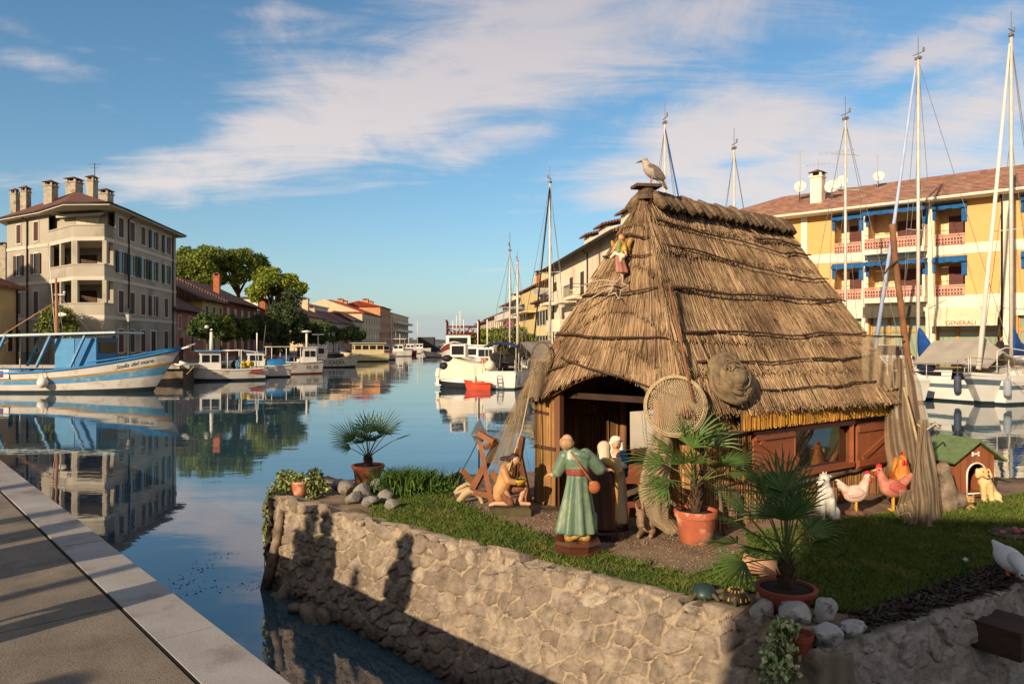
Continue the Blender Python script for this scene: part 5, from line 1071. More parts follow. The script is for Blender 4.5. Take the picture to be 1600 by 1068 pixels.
# bundled net on the side thatch
qc = facept('side', .155, .885) + NRM['side'] * .12; t = thing('bundled_net', 'thick coiled bundle of tan net tied on the long side of the thatch', 'fishing net', qc)
su = np.array(eS); sv = np.cross(NRM['side'], su); sv = sv / np.linalg.norm(sv)
if sv[2] < 0: sv = -sv
mb = MB(); rr = random.Random(4)
for k in range(11):
    r0 = .05 + .019 * k; ph = rr.uniform(0, 6); n = 40
    mb.tube([tuple(su * (r0 * 1.12 + .02 * sin(3 * a + ph)) * cos(a) + sv * (r0 * 1.02 + .018 * sin(2 * a + ph * 2)) * sin(a) + NRM['side'] * (.09 - .0085 * k + .016 * sin(4 * a + ph))) for a in np.linspace(0, 2 * PI, n)], .024, 8, False)
mb.ell((0, 0, 0), (.16, .16, .10))
organic(mb, 'coil', mat('tan net cloth', (146, 124, 92), (104, 86, 62), 9, .95, .008, 90), t, .010, 1)
mb = MB()
for k in range(14):
    a = rr.uniform(0, 6.28); r0 = rr.uniform(.04, .24); mb.tube([tuple(su * r0 * cos(a + j * .22) * 1.12 + sv * r0 * sin(a + j * .22) + NRM['side'] * (.125 - .35 * r0 * r0 * 5 + .012 * sin(j))) for j in range(8)], .010, 6)
organic(mb, 'strand', mat('tan net cloth', (0, 0, 0)), t, .008, 1)
# square dip net and hanging net at the right end of the hut
t = thing('dip_net', 'small square net hung from sticks at the right end of the eave', 'fishing net', P(1370, 570, 8.3)); q0 = np.array(P(1370, 570, 8.3))
a, b, c, d = [proj(*q) - q0 for q in ((1344, 524, 8.2), (1400, 526, 8.35), (1397, 606, 8.3), (1350, 610, 8.15))]
def fnq(U, W): p = (a[:, None, None] * (1 - U) + b[:, None, None] * U) * (1 - W) + (d[:, None, None] * (1 - U) + c[:, None, None] * U) * W; f = .03 * np.sin(U * 17 + W * 3); return p[0] + .3 * f, p[1] + f, p[2] - .02 * np.sin(U * PI) * W
sheet('netting', fnq, 40, 24, M_netp, t, .42, .6)
MB().tube([tuple(a + np.array((-.03, 0, .0))), tuple(b + np.array((.08, 0, 0)))], .011, 6).build('spreader', M_stick, t, False, True)
org('knot', [('e', tuple(d * (1 - u) + c * u + np.array((0, 0, rr.uniform(-.02, .015)))), (.028, .028, .024)) for u in np.linspace(-.1, 1.05, 8)], mat('old rope', (150, 126, 92), (110, 88, 62), 14, .95, .004), t, .008)
t = thing('hanging_net', 'large brown net hanging in a tall cone down to the grass beside the rooster', 'fishing net', g(1430, 812)); q0 = np.array(g(1430, 812)) 
def rows(Ln):
    A = np.array(Ln, float)
    def fn(U, W):
        k = W * (len(Ln) - 1); i = np.clip(k.astype(int), 0, len(Ln) - 2); f = k - i; q = A[i] * (1 - f[..., None]) + A[i + 1] * f[..., None]
        bow = np.sin(PI * U); d = q[..., 3] - .12 * bow * (.3 + W) + (.05 * np.sin(U * 15 + W * 2) + .025 * np.sin(U * 33 - W * 4)) * (.4 + .8 * W)
        px = q[..., 0] * (1 - U) + q[..., 1] * U + 2.5 * np.sin(W * 9 + U * 4)
        return (px - CX) / FPX * d - q0[0], d - q0[1], np.maximum(EYE - (q[..., 2] + 5 * np.sin(U * 7) * (W > .95) - CY) / FPX * d, GZ + .012) - q0[2]
    return fn
FRN = [(1434, 1452, 655, 7.85), (1428, 1459, 700, 7.75), (1427, 1462, 740, 7.6), (1424, 1466, 775, 7.4), (1417, 1473, 808, 7.2), (1411, 1480, 827, 7.05)]
BCK = [(1392, 1424, 556, 8.5), (1388, 1440, 600, 8.45), (1384, 1444, 650, 8.35), (1385, 1450, 700, 8.3), (1388, 1458, 745, 8.2), (1392, 1462, 785, 8.1)]
sheet('netting', rows(FRN), 70, 60, M_netd, t, .7, 1.6); sheet('netting', rows([(a + 2, b_ - 2, y, d + .09) for a, b_, y, d in FRN[:-1]]), 50, 50, M_netd, t, .6, 1.4)
sheet('netting', rows(BCK), 70, 50, M_netd, t, .9, 1.4); sheet('netting', rows([(1403, 1430, 765, 7.45), (1400, 1436, 800, 7.25), (1404, 1440, 822, 7.1)]), 40, 30, M_netp, t, .4, .5)
for pts, r in (([(1433, 662, 7.85), (1446, 672, 7.8), (1462, 660, 7.85), (1466, 668, 7.8)], .012), ([(1412, 605, 8.1), (1424, 650, 8.0), (1436, 700, 7.8), (1440, 724, 7.7)], .014), ([(1414, 828, 7.0), (1440, 832, 7.0), (1478, 826, 7.05)], .010), ([(1400, 790, 7.2), (1405, 805, 7.1), (1420, 800, 7.1), (1432, 826, 7.0)], .008)):
    MB().tube([tuple(proj(*q) - q0) for q in pts], r, 7).build('head_rope', M_rope, t, False, True)
# poles and reeds behind the hanging net
def stick(name, pts, rad, m, label, cat, grp=None):
    o = MB().tube([tuple(proj(*q)) for q in pts], rad, 9).build(name, m, None, False, True); return tag(o, label, cat, grp)
q = stick('forked_pole', [(1394, 350, 8.5), (1398, 400, 8.5), (1405, 455, 8.5), (1413, 520, 8.5), (1424, 600, 8.5), (1440, 700, 8.5), (1450, 775, 8.5)], [.034, .036, .033, .036, .038, .036, .036], mat('peeled pole', (150, 104, 70), (98, 64, 44), 6, .8, .006, 20), 'tall bent peeled wooden pole with a dark twig rising behind the hanging net', 'pole')
MB().tube([tuple(proj(*z)) for z in ((1382, 428, 8.45), (1392, 414, 8.45), (1404, 406, 8.46), (1416, 404, 8.45))], [.008, .015, .014, .007], 7).build('twig', M_stick, q, False, True)
for k, (x0, y0, x1, y1) in enumerate(((1402, 540, 1412, 770), (1408, 560, 1422, 770), (1415, 530, 1430, 770), (1422, 575, 1436, 772), (1398, 580, 1420, 775), (1390, 570, 1402, 770))):
    stick('stake', [(x0, y0, 8.65), ((x0 + x1) / 2 + 2, (y0 + y1) / 2, 8.65), (x1, y1, 8.65)], [.02, .024, .026], M_stick, 'rough dark stake of the bundle standing behind the hanging net', 'stake', 'stakes behind the hanging net')
for k, (x0, y0, x1, y1, l) in enumerate(((1118, 720, 1132, 835, 'grey wooden tool handle leaning on the hut right of the tall palm pot'), (1152, 770, 1135, 822, 'short broken stick leaning by the hut wall'), (1030, 765, 1056, 790, 'short brown handle stuck out left of the tall palm pot'))):
    stick('tool_handle', [(x0, y0, 6.9 - .3 * (k == 2)), (x1, y1, 6.7 - .3 * (k == 2))], [.014, .016], mat('grey branch', (0, 0, 0)), l, 'tool handle')
p = g(1484, 795); t = thing('driftwood_stump', 'hollow grey driftwood stump between the hanging net and the doghouse', 'stump', p)
org('stump', [('c', (-.02, 0, .05), (-.04, .05, .42), .12, .07), ('c', (-.05, .0, .03), (.12, -.02, .10), .11, .08), ('c', (.03, .03, .1), (.0, .06, .34), .10, .04), ('c', (-.1, .02, .2), (-.14, .06, .5), .05, .02)], mat('driftwood', (150, 130, 108), (78, 64, 52), 8, .95, .015, 18, c3=(44, 38, 32), sc3=6), t, .012)
# --- plants at the west corner, weeds
p = Vector((-2.45, 8.45, .98)); t = thing('corner_planter', 'bushy trailing plant in a clay pot spilling over the west corner of the stone wall', 'potted plant', p)
MB().lathe([(.07, 0), (.10, .12), (.108, .125), (.108, .15), (.09, .15), (.01, .12)], 20, (.05, -.08, .0)).build('pot', M_tc, t, False, True, 40)
cl = [((.02 + .2 * cos(a), .1 * sin(a), .12 + .06 * sin(a * 3)), (.11, .1, .09)) for a in np.linspace(0, 6, 10)] + [((-.26, -.05, .0), (.10, .08, .1)), ((-.32, -.08, -.2), (.06, .06, .14)), ((-.34, -.06, -.42), (.045, .05, .14)), ((-.35, -.04, -.62), (.03, .04, .12)), ((.2, -.2, -.05), (.06, .05, .12)), ((.25, -.02, .05), (.14, .1, .1))]
link('leaves', leaf_mesh('leaves', clump_points(2600, cl, .3), .05, mat('corner leaf', (150, 152, 92), (72, 90, 44), 18, .6, island=.35, contrast=.15), .6), t)
for k in range(5): MB().tube([(-.2 - .02 * k, -.1, .06), (-.33 - .008 * k, -.1, -.1), (-.345 + .01 * k, -.08, -.45), (-.36 + .012 * k, -.06, -.85 + .08 * k)], .004, 5).build('stem', mat('plant stem', (0, 0, 0)), t, False, True)
t = thing('weed_clump', 'clump of tall green weeds between the far palm and the dark rocks', 'weeds', g(640, 768))
q = RNG.normal(size=(1700, 2)) * np.array([.2, .12]); blw = blades('leaves', q, 0.0, .24, .012, mat('weed leaf', (88, 116, 44), (56, 84, 30), 3, .7, island=.35, trans=.2), .35, parent=t); blw.matrix_parent_inverse = Matrix.Identity(4)
link('small_leaves', leaf_mesh('small_leaves', np.concatenate([RNG.normal(size=(1500, 2)) * np.array([.24, .12]) + np.array([.12, -.08]), RNG.uniform(.0, .13, (1500, 1))], 1), .035, mat('weed leaf', (0, 0, 0)), .6), t)
t = thing('driftwood_plank', 'cracked driftwood plank leaning against the west end of the stone wall', 'driftwood', (-2.5, 8.15, .3))
MB().tube([(.0, -.12, .58), (-.04, -.12, .30), (-.12, -.10, .0), (-.22, -.06, -.35)], [.03, .05, .06, .05], 7).build('plank', mat('driftwood', (0, 0, 0)), t, False, True)
# buoy on a spar beyond the islet
t = thing('spar_buoy', 'white double cone buoy on a spar floating behind the plough', 'buoy', (-.50, 11.2, 0))
MB().lathe([(.001, 1.05), (.10, 1.27), (.125, 1.29), (.125, 1.30), (.001, 1.56)], 24).build('float', mat('white buoy', (226, 216, 198), (196, 186, 170), 6, .6), t, False, True, 40)
MB().tube([(0, 0, -.5), (0, 0, 1.85)], .012, 7).build('spar', M_stick, t, False, True)
# ================================================================== BUILDINGS AND TREES ALONG THE CANAL
def tile_mat(name, c1, c2, ang, pitch=.22, c3=None):
    """clay pantiles: rows of barrels running down the slope, broken up tile by tile"""
    if name in MATS: return MATS[name]
    m = bpy.data.materials.new(name); m.use_nodes = True; MATS[name] = m; T = NT(m.node_tree); b = T.n['Principled BSDF']
    tc = T.new('ShaderNodeTexCoord'); v = T.mapping(tc.outputs['Object'], (1 / pitch, 1 / (pitch * 1.7), 1 / (pitch * .9)), (0, 0, ang))
    sp = T.new('ShaderNodeSeparateXYZ'); T.link(v, sp.inputs[0])
    w = T.math('SINE', T.math('MULTIPLY', sp.outputs[0], 2 * PI))
    cell = T.new('ShaderNodeTexWhiteNoise'); cell.noise_dimensions = '2D'; cc = T.new('ShaderNodeCombineXYZ')
    T.link(T.math('FLOOR', sp.outputs[0]), cc.inputs[0]); T.link(T.math('FLOOR', sp.outputs[1]), cc.inputs[1]); T.link(cc.outputs[0], cell.inputs['Vector'])
    n = T.noise(tc.outputs['Object'], 1.3, 6, .7)
    c = T.mix(cell.outputs['Value'], s2l(c1), s2l(c2)); f = T.new('ShaderNodeMapRange'); T.link(n, f.inputs[0]); f.inputs[1].default_value = .45; f.inputs[2].default_value = .75
    c = T.mix(f.outputs[0], c, s2l(c3 or (92, 74, 60))); T.link(c, b.inputs['Base Color']); b.inputs['Roughness'].default_value = .9
    bn = T.new('ShaderNodeBump'); bn.inputs['Distance'].default_value = .06; T.link(T.math('ADD', w, T.math('MULTIPLY', cell.outputs['Value'], .6)), bn.inputs['Height']); T.link(bn.outputs[0], b.inputs['Normal']); return m
M_pane = mat('window glass', (34, 34, 36), (24, 24, 26), 2, .18, spec=.35); M_frame = mat('window surround', (206, 196, 180), (184, 174, 158), 4, .85)
M_shb = mat('brown shutter', (82, 52, 42), (58, 38, 32), 6, .7); M_shd = mat('dark green shutter', (42, 52, 44), (32, 40, 34), 6, .7); M_shw = mat('pale shutter', (196, 190, 176), (170, 164, 150), 6, .7)
M_gut = mat('dark gutter', (54, 46, 42), (40, 34, 30), 5, .6); M_iron = mat('iron railing', (50, 48, 46), (38, 36, 34), 6, .6); M_door = mat('old door', (64, 50, 42), (46, 36, 32), 5, .8)
class Fac:
    """a facade from plan point A to B, seen with A on the left; n points out of the wall"""
    def __init__(s, A, B):
        s.A = Vector((A[0], A[1])); s.B = Vector((B[0], B[1])); s.e = (s.B - s.A).normalized(); s.n = Vector((s.e.y, -s.e.x)); s.L = (s.B - s.A).length; s.r = math.atan2(s.e.y, s.e.x)
    def p(s, u, z, o=0.0): q = s.A + s.e * u + s.n * o; return Vector((q.x, q.y, z))
    def box(s, mb, u0, u1, z0, z1, o0, o1, m=0):
        c = s.p((u0 + u1) / 2, (z0 + z1) / 2, (o0 + o1) / 2); return mb.box(c, (u1 - u0, abs(o1 - o0), z1 - z0), s.r, m)
    def at(s, px):
        """distance along the facade where the sight line of photo column px meets it"""
        r = (px - CX) / FPX; return (r * s.A.y - s.A.x) / (s.e.x - r * s.e.y)
def window(par, F, u, z, w, h, shut=None, opened=True, fm=None, off=0.0, sill=True, pane=None):
    mb = MB(); t = .09
    F.box(mb, u - w / 2 - t, u + w / 2 + t, z - t, z, off, off + .07); F.box(mb, u - w / 2 - t, u + w / 2 + t, z + h, z + h + t, off, off + .06)
    F.box(mb, u - w / 2 - t, u - w / 2, z, z + h, off, off + .055); F.box(mb, u + w / 2, u + w / 2 + t, z, z + h, off, off + .055)
    o = mb.build('window', fm or M_frame, par, True)
    mb = MB(); F.box(mb, u - w / 2, u + w / 2, z, z + h, off - .01, off + .012); mb.build('pane', pane or M_pane, o)
    if shut:
        if opened:
            for a, b in ((u - w / 2 - .06 - w * .5, u - w / 2 - .05), (u + w / 2 + .05, u + w / 2 + .06 + w * .5)):
                mb = MB(); F.box(mb, a, b, z + .01, z + h - .01, off + .06, off + .11); mb.build('shutter', shut, o)
        else:
            mb = MB(); F.box(mb, u - w / 2 + .01, u - .01, z + .01, z + h - .01, off + .013, off + .05); F.box(mb, u + .01, u + w / 2 - .01, z + .01, z + h - .01, off + .013, off + .05); mb.build('shutter', shut, o)
    return o
def chimney(par, x, y, z0, z1, w, m, capm, rz=0):
    mb = MB(); mb.box((x, y, (z0 + z1 - .35) / 2), (w, w, z1 - .35 - z0), rz); mb.box((x, y, z1 - .37), (w * 1.18, w * 1.18, .1), rz + .002)
    for dx in (-1, 1):
        for dy in (-1, 1): mb.box((x + dx * w * .4 * cos(rz) - dy * w * .4 * sin(rz), y + dx * w * .4 * sin(rz) + dy * w * .4 * cos(rz), z1 - .2), (w * .2, w * .2, .25), rz)
    mb.box((x, y, z1 - .2), (w * .5, w * .5, .24), rz, 2)
    c = w * .68; V = [(-c, -c, 0), (c, -c, 0), (c, c, 0), (-c, c, 0), (0, 0, .26)]; V = [(x + a * cos(rz) - b * sin(rz), y + a * sin(rz) + b * cos(rz), z1 - .08 + k) for a, b, k in V]
    mb.add(V, [(3, 2, 1, 0), (0, 1, 4), (1, 2, 4), (2, 3, 4), (3, 0, 4)], 1)
    return mb.build('chimney', [m, capm, M_pane], par, True)
def gable_roof(par, F, D, ze, zr, over, m, u0=None, u1=None, hipl=0, hipr=0, thick=.18, dir_along=True):
    """roof with its ridge parallel to the facade; hipl/hipr pull the ridge ends in"""
    u0 = -over if u0 is None else u0; u1 = F.L + over if u1 is None else u1; mb = MB(); k = (zr - ze) / (D / 2); zo = ze - k * over
    a, b, c, d = F.p(u0, zo, over), F.p(u1, zo, over), F.p(u1, zo, -D - over), F.p(u0, zo, -D - over); r0, r1 = F.p(u0 + hipl, zr, -D / 2), F.p(u1 - hipr, zr, -D / 2); up = Vector((0, 0, thick))
    V = [a, b, c, d, r0, r1, a + up, b + up, c + up, d + up, r0 + up, r1 + up]
    mb.add([tuple(v) for v in V], [(6, 7, 11, 10), (8, 9, 10, 11), (7, 8, 11), (9, 6, 10), (1, 0, 4, 5), (3, 2, 5, 4), (2, 1, 5), (0, 3, 4), (0, 1, 7, 6), (1, 2, 8, 7), (2, 3, 9, 8), (3, 0, 6, 9)])
    return mb.build('roof', m, par, True)
def body(par, F, D, z0, ze, m, zr=None):
    """walls with gable ends"""
    mb = MB(); P_ = [F.p(0, z0), F.p(F.L, z0), F.p(F.L, z0, -D), F.p(0, z0, -D)]; T_ = [Vector((p.x, p.y, ze)) for p in P_]; V = P_ + T_; Fs = [(0, 1, 5, 4), (2, 3, 7, 6), (3, 2, 1, 0)]
    if zr: V += [F.p(F.L, zr, -D / 2), F.p(0, zr, -D / 2)]; Fs += [(1, 2, 6, 8, 5), (3, 0, 4, 9, 7), (4, 5, 8, 9), (6, 7, 9, 8)]
    else: Fs += [(1, 2, 6, 5), (3, 0, 4, 7), (4, 5, 6, 7)]
    mb.add([tuple(v) for v in V], Fs); return mb.build('wall', m, par, True)
def bthing(name, label, F, cat='house'): return thing(name, label, cat, F.p(F.L / 2, 1.0))
def downpipe(par, F, u, z0, z1, o=.08): MB().tube([F.p(u, z1, .45), F.p(u, z1 - .25, o), F.p(u, z0, o)], .06, 7).build('downpipe', M_gut, par, True, True)
# ---------------------------------------------------------------- the grey corner block, left
M_grey = mat('grey render', (172, 162, 142), (152, 142, 124), .7, .95, .004, 30, c3=(126, 116, 102), sc3=.35); M_band = mat('pale string course', (198, 186, 166), (176, 164, 146), 1.5, .9)
M_tile = tile_mat('weathered pantiles', (140, 84, 60), (108, 66, 50), R(7), .24)
def XY(px, d): return ((px - CX) / FPX * d, d)
cR, cE = XY(180, 56.0), (-31.73, 69.8)
a_, b_, c_, d_ = XY(76, 57.6), XY(114, 54.4), XY(163, 54.3), XY(180, 56.0); l_ = XY(11, 61.2); ai, di = XY(80, 60.0), XY(174, 58.6)
gb = thing('corner_apartment_block', 'grey four storey corner block with loggias, brown shutters and a hipped tile roof, far left', 'apartment block', (-31, 60, 1))
back = [(-46.5, 78), (-40, 76.5)]; core = [l_, a_, ai, di, d_, cE, (cE[0] - 9, cE[1] + 3), (l_[0] - 3, l_[1] + 9)]
ZS = [1.0, 4.45, 7.3, 10.2, 12.75]
MB().prism(core, 1.0, 12.7).build('wall', M_grey, gb, True)
bay = [a_, b_, c_, d_, di, ai]
def shrink(poly, k): cx = sum(p[0] for p in poly) / len(poly); cy = sum(p[1] for p in poly) / len(poly); return [(cx + (p[0] - cx) * k, cy + (p[1] - cy) * k) for p in poly]
MB().prism(shrink(bay, .998), 1.0, 4.4).build('bay_base', M_grey, gb, True)
for z in (4.4, 7.25, 10.15): MB().prism(shrink(bay, 1.004), z, z + .28).build('balcony_floor', M_band, gb, True)
for z0 in (4.68, 7.53, 10.43):
    mb = MB()
    for p, q in ((a_, b_), (b_, c_), (c_, d_)):
        f = Fac(p, q); f.box(mb, .0, f.L, z0, z0 + .82, -.2, 0); f.box(mb, -.02, f.L + .02, z0 + .82, z0 + .92, -.24, .05)
    mb.build('parapet', M_grey, gb, True)
for z0, z1 in ((5.60, 7.25), (8.45, 10.15)):
    for p, q, us in ((a_, b_, (.0, .45, .93)), (b_, c_, (.0, .93)), (c_, d_, (.84,))):
        f = Fac(p, q)
        for u in us: mb = MB(); f.box(mb, u * f.L, u * f.L + .32, z0, z1, -.26, -.01); mb.build('column', M_grey, gb, True)
fi = Fac(ai, di)
for z in (4.7, 7.55):
    window(gb, fi, fi.L * .62, z, 1.5, 2.0, M_shb, False, M_shb); window(gb, fi, fi.L * .2, z + .7, .8, 1.3, M_shb, False)
lp = lambda p, q, t: (p[0] + (q[0] - p[0]) * t, p[1] + (q[1] - p[1]) * t)
b2, c2 = lp(b_, ai, .5), lp(c_, di, .42); MB().prism([lp(a_, ai, .8), b2, c2, lp(d_, di, .7), di, ai], 10.44, 12.62).build('attic_wall', M_grey, gb, True); fi = Fac(b2, c2)
window(gb, fi, fi.L * .58, 10.6, 1.9, 1.7, mat('pale curtain', (206, 196, 172), (170, 156, 132), 9, .9), False)
mb = MB(); f = fi; V = [f.p(f.L * .02, 12.58, .02), f.p(f.L * .98, 12.58, .02), f.p(f.L * .98, 12.42, .6), f.p(f.L * .02, 12.42, .6)]; V += [v - Vector((0, 0, .05)) for v in V[:2]] + [v - Vector((0, 0, .22)) for v in V[2:]]
mb.add([tuple(v) for v in V], [(0, 3, 2, 1), (4, 5, 6, 7), (3, 7, 6, 2), (0, 4, 7, 3), (1, 2, 6, 5)]); mb.build('awning', mat('cream awning', (206, 196, 170), (180, 170, 146), 9, .9), gb, True)
for p, q in ((l_, a_), (d_, cE)):
    f = Fac(p, q)
    for z in (4.45, 7.3, 10.2): mb = MB(); f.box(mb, .0, f.L, z - .05, z + .2, -.1, .05); mb.build('string_course', M_band, gb, True)
    mb = MB(); f.box(mb, .0, f.L, 1.0, 1.9, -.1, .04); mb.build('plinth', mat('grey plinth', (132, 124, 112), (108, 102, 92), 1.2, .95), gb, True)
fl = Fac(l_, a_); fr = Fac(d_, cE)
for px in (30, 57):
    u = fl.at(px); W = .72
    for z, sh, op, h in ((1.9, M_shb, False, 1.8), (4.95, M_shb, False, 1.75), (8.1, M_shb, True, 1.6), (10.7, M_shb, False, 1.5)): window(gb, fl, u, z, W, h, sh, op)
for i, px in enumerate((188.5, 206, 223, 239, 259)):
    u = fr.at(px)
    for j, (z, h) in enumerate(((1.9, 1.75), (4.95, 1.7), (8.0, 1.65), (10.75, 1.5))):
        op = (j == 2) or (i >= 3 and j == 3) or (i == 3 and j == 1)
        if j == 0 and i == 3:
            mb = MB(); fr.box(mb, u - .55, u + .55, 1.0, 3.6, -.05, .03); o = mb.build('door', M_door, gb, True); mb = MB(); fr.box(mb, u - .75, u - .55, 1.0, 3.75, 0, .07); fr.box(mb, u + .55, u + .75, 1.0, 3.75, 0, .07); fr.box(mb, u - .55, u + .55, 3.6, 3.75, 0, .06); mb.build('door_frame', M_frame, o); continue
        window(gb, fr, u, z, .95, h, M_shb if not op or j != 2 else M_shd, op)
for px in (200, 269): downpipe(gb, fr, fr.at(px), 1, 12.6)
downpipe(gb, fl, fl.at(44), 1, 12.6)
def outset(poly, o):
    n = len(poly); A = sum(poly[i][0] * poly[(i + 1) % n][1] - poly[(i + 1) % n][0] * poly[i][1] for i in range(n)); out = []
    for i in range(n):
        p0, p1, p2 = [Vector(poly[(i + k) % n]) for k in (-1, 0, 1)]; e1 = (p1 - p0).normalized(); e2 = (p2 - p1).normalized(); s = 1 if A > 0 else -1
        n1 = Vector((e1.y, -e1.x)) * s; n2 = Vector((e2.y, -e2.x)) * s; b = (n1 + n2); b = b / max(.3, b.dot(n1)); out.append(tuple(p1 + b * o))
    return out
ev = outset([l_, a_, b_, c_, d_, cE, (cE[0] - 9, cE[1] + 3), (l_[0] - 3, l_[1] + 9)], .75); n = len(ev)
ap0 = Vector(XY(119, 61.5) + (15.2,)); ap1 = Vector((-38.0, 68.5, 15.2)); cen = [ap0 if i in (0, 1, 2, 3, 4) else ap1 for i in range(n)]; cen[0] = ap1; cen[5] = ap1
mb = MB(); V = [(p[0], p[1], 12.8) for p in ev] + [tuple(ap0), tuple(ap1)]; Fs = []
for i in range(n):
    j = (i + 1) % n; ci = n if cen[i] is ap0 else n + 1; cj = n if cen[j] is ap0 else n + 1
    Fs.append((i, j, ci) if ci == cj else (i, j, cj, ci))
mb.add(V, Fs); rf_ = mb.build('roof', M_tile, gb, True)
mb = MB(); mb.prism(ev, 12.62, 12.79); mb.build('eave', [M_band], rf_)
for i in range(n):
    if i in (5, 6, 7): continue
    p, q = ev[i], ev[(i + 1) % n]; MB().tube([(p[0], p[1], 12.78), (q[0], q[1], 12.78)], .09, 7).build('gutter', M_gut, rf_, False, True)
M_chb = mat('rendered chimney', (176, 164, 142), (146, 134, 114), 3, .95, c3=(110, 98, 84), sc3=2)
for px, d, y0, w in ((24, 64, 297, .56), (40, 62.5, 293, .56), (79.5, 60, 284, .72), (116, 65, 279, .95), (144, 61.5, 276, .62), (166, 64, 297, .8)):
    x, y = XY(px, d); chimney(gb, x, y, 12.9, zat(y0, d), w, M_chb, M_tile, R(-7))
x, y = XY(148, 60); mb = MB(); mb.tube([(x, y, 15.5), (x, y, 17.2)], .03, 5); mb.bar((x - .5, y, 17.1), (x + .5, y, 17.1), .03, .03); mb.bar((x - .3, y, 16.8), (x + .3, y, 16.8), .03, .03); o = mb.build('antenna', M_iron, gb, True)
f0 = Fac(XY(-40, 50), XY(27, 56)); hl = bthing('cream_house', 'low cream house with a tile roof at the left edge, beside the grey corner block', f0)
body(hl, f0, 9, 1, zat(447, 55), mat('cream render', (200, 180, 140), (176, 156, 118), 1, .95), zat(447, 55) + 1.8); gable_roof(hl, f0, 9, zat(447, 55), zat(447, 55) + 1.8, .5, M_tile)
for u in (f0.L - 1.2, f0.L - 3.2): window(hl, f0, u, 2.0, .7, 1.6, M_shd, False)
downpipe(hl, f0, f0.L - .2, 1, zat(447, 55))
f0 = Fac(XY(-60, 88), XY(14, 90)); hh = bthing('red_roofed_house', 'red roofed house glimpsed behind the cream house at the left edge', f0); body(hh, f0, 9, 1, 9.5, mat('brick house', (170, 110, 80), (140, 88, 66), 1, .95), 11.5); gable_roof(hh, f0, 9, 9.5, 11.8, .5, M_tile); chimney(hh, *XY(6, 91), 10, zat(380, 91), 1.2, M_chb, M_tile)
# ---------------------------------------------------------------- the row of old houses, left bank
def bank(px):
    r = (px - CX) / FPX
    if px <= 471: y = 22.97 / (-r - .1255); return (-30 - .1255 * (y - 56), y)
    y = -38.17 / (r + .0228); return (r * y, y)
def rowhouse(name, label, px0, px1, ze, zr, D, wm, rm, wins=(), chim=(), shut=M_shw, opened=False, cat='house', ww=.9, hip=0, flat=False, over=.55, fm=None, setback=0.0, gut=True):
    A, B = bank(px0), bank(px1); F = Fac(A, B); F.n = F.n                              # canal side faces +x
    if setback: F = Fac(tuple(F.A - F.n * setback), tuple(F.B - F.n * setback))
    h = bthing(name, label, F, cat); body(h, F, D, .9, ze, wm, None if flat else zr - .25)
    if flat: mb = MB(); F.box(mb, -.3, F.L + .3, ze, ze + .35, -D - .3, .3); mb.build('roof', rm, h, True)
    else:
        gable_roof(h, F, D, ze, zr, over, rm, hipl=hip, hipr=hip)
        if gut: MB().tube([F.p(-over, ze - (zr - ze) / (D / 2) * over + .1, over + .03), F.p(F.L + over, ze - (zr - ze) / (D / 2) * over + .1, over + .03)], .09, 6).build('gutter', M_gut, h, True, True)
    for z, hh_, n in wins:
        for k in range(n): window(h, F, F.L * (k + .5) / n, z, ww, hh_, shut, opened, fm)
    for u, o, z1, w, m in chim: q = F.p(u * F.L, 0, -o * D); chimney(h, q.x, q.y, ze - .5, z1, w, m, rm, F.r)
    return h, F
M_pink = mat('faded pink render', (176, 116, 100), (146, 92, 80), 1, .95, c3=(186, 160, 142), sc3=.6); M_yel = mat('mustard render', (180, 158, 102), (154, 132, 80), 1, .95); M_brk = mat('brown red render', (156, 92, 72), (124, 70, 56), 1, .95, c3=(110, 66, 54), sc3=.7)
M_och = mat('sandy render', (212, 186, 148), (188, 160, 122), 1, .95); M_gyw = mat('grey white render', (186, 176, 162), (160, 150, 138), 1, .95); M_wht2 = mat('white render', (214, 204, 188), (194, 182, 166), 1, .95); M_ora = mat('orange render', (200, 146, 100), (174, 120, 78), 1, .95)
M_tile2 = tile_mat('brown pantiles', (126, 84, 66), (92, 62, 52), R(7), .3); M_tile3 = tile_mat('new red pantiles', (182, 78, 46), (160, 64, 38), R(3), .35, (150, 74, 50)); M_och_ch = mat('orange brick chimney', (180, 108, 72), (148, 84, 56), 3, .95)
h, F = rowhouse('pink_house', 'low pink plastered house with a dark door next to the grey corner block', 272, 318, 5.9, 8.0, 8, M_pink, M_tile2, [(4.0, 1.2, 3)], (), M_pink)
u = F.at(283); mb = MB(); F.box(mb, u - .5, u + .5, 1.0, 3.1, 0, .05); mb.build('door', M_door, h, True)
u = F.at(300); window(h, F, u, 1.8, .9, 1.4, M_shb, False)
h, F = rowhouse('yellow_gabled_house', 'tall narrow house with a mustard gable wall rising above the pink house', 317, 349, 7.3, 9.6, 10, M_yel, M_tile2, [(4.9, 1.7, 3), (1.6, 2.0, 3)], [], M_shd)
h, F = rowhouse('brown_red_house', 'long brown red house with pale shutters and two orange chimneys under the pines', 350, 402, 7.6, 10.2, 11, M_brk, M_tile2, [(4.8, 1.9, 5), (1.7, 1.6, 5)], [], M_shw)
chimney(h, *XY(339, 92), 7, zat(427, 92), .72, M_och_ch, M_tile2, F.r)
h, F = rowhouse('small_red_house', 'small red house with a low roof left of the dark evergreen tree', 403, 432, 6.3, 8.3, 9, M_brk, M_tile2, [(3.9, 1.5, 3)], [], M_shw)
chimney(h, *XY(411, 108), 6, zat(450, 108), .8, M_och_ch, M_tile2, F.r)
h, F = rowhouse('sandy_house', 'sandy plastered house with a pale front right of the dark evergreen tree', 473, 505, 8.0, 10.6, 10, M_och, M_tile, [(5.2, 1.7, 4), (2.0, 1.8, 4)], [(.8, .3, 12.2, 1.3, M_och)], M_shd)
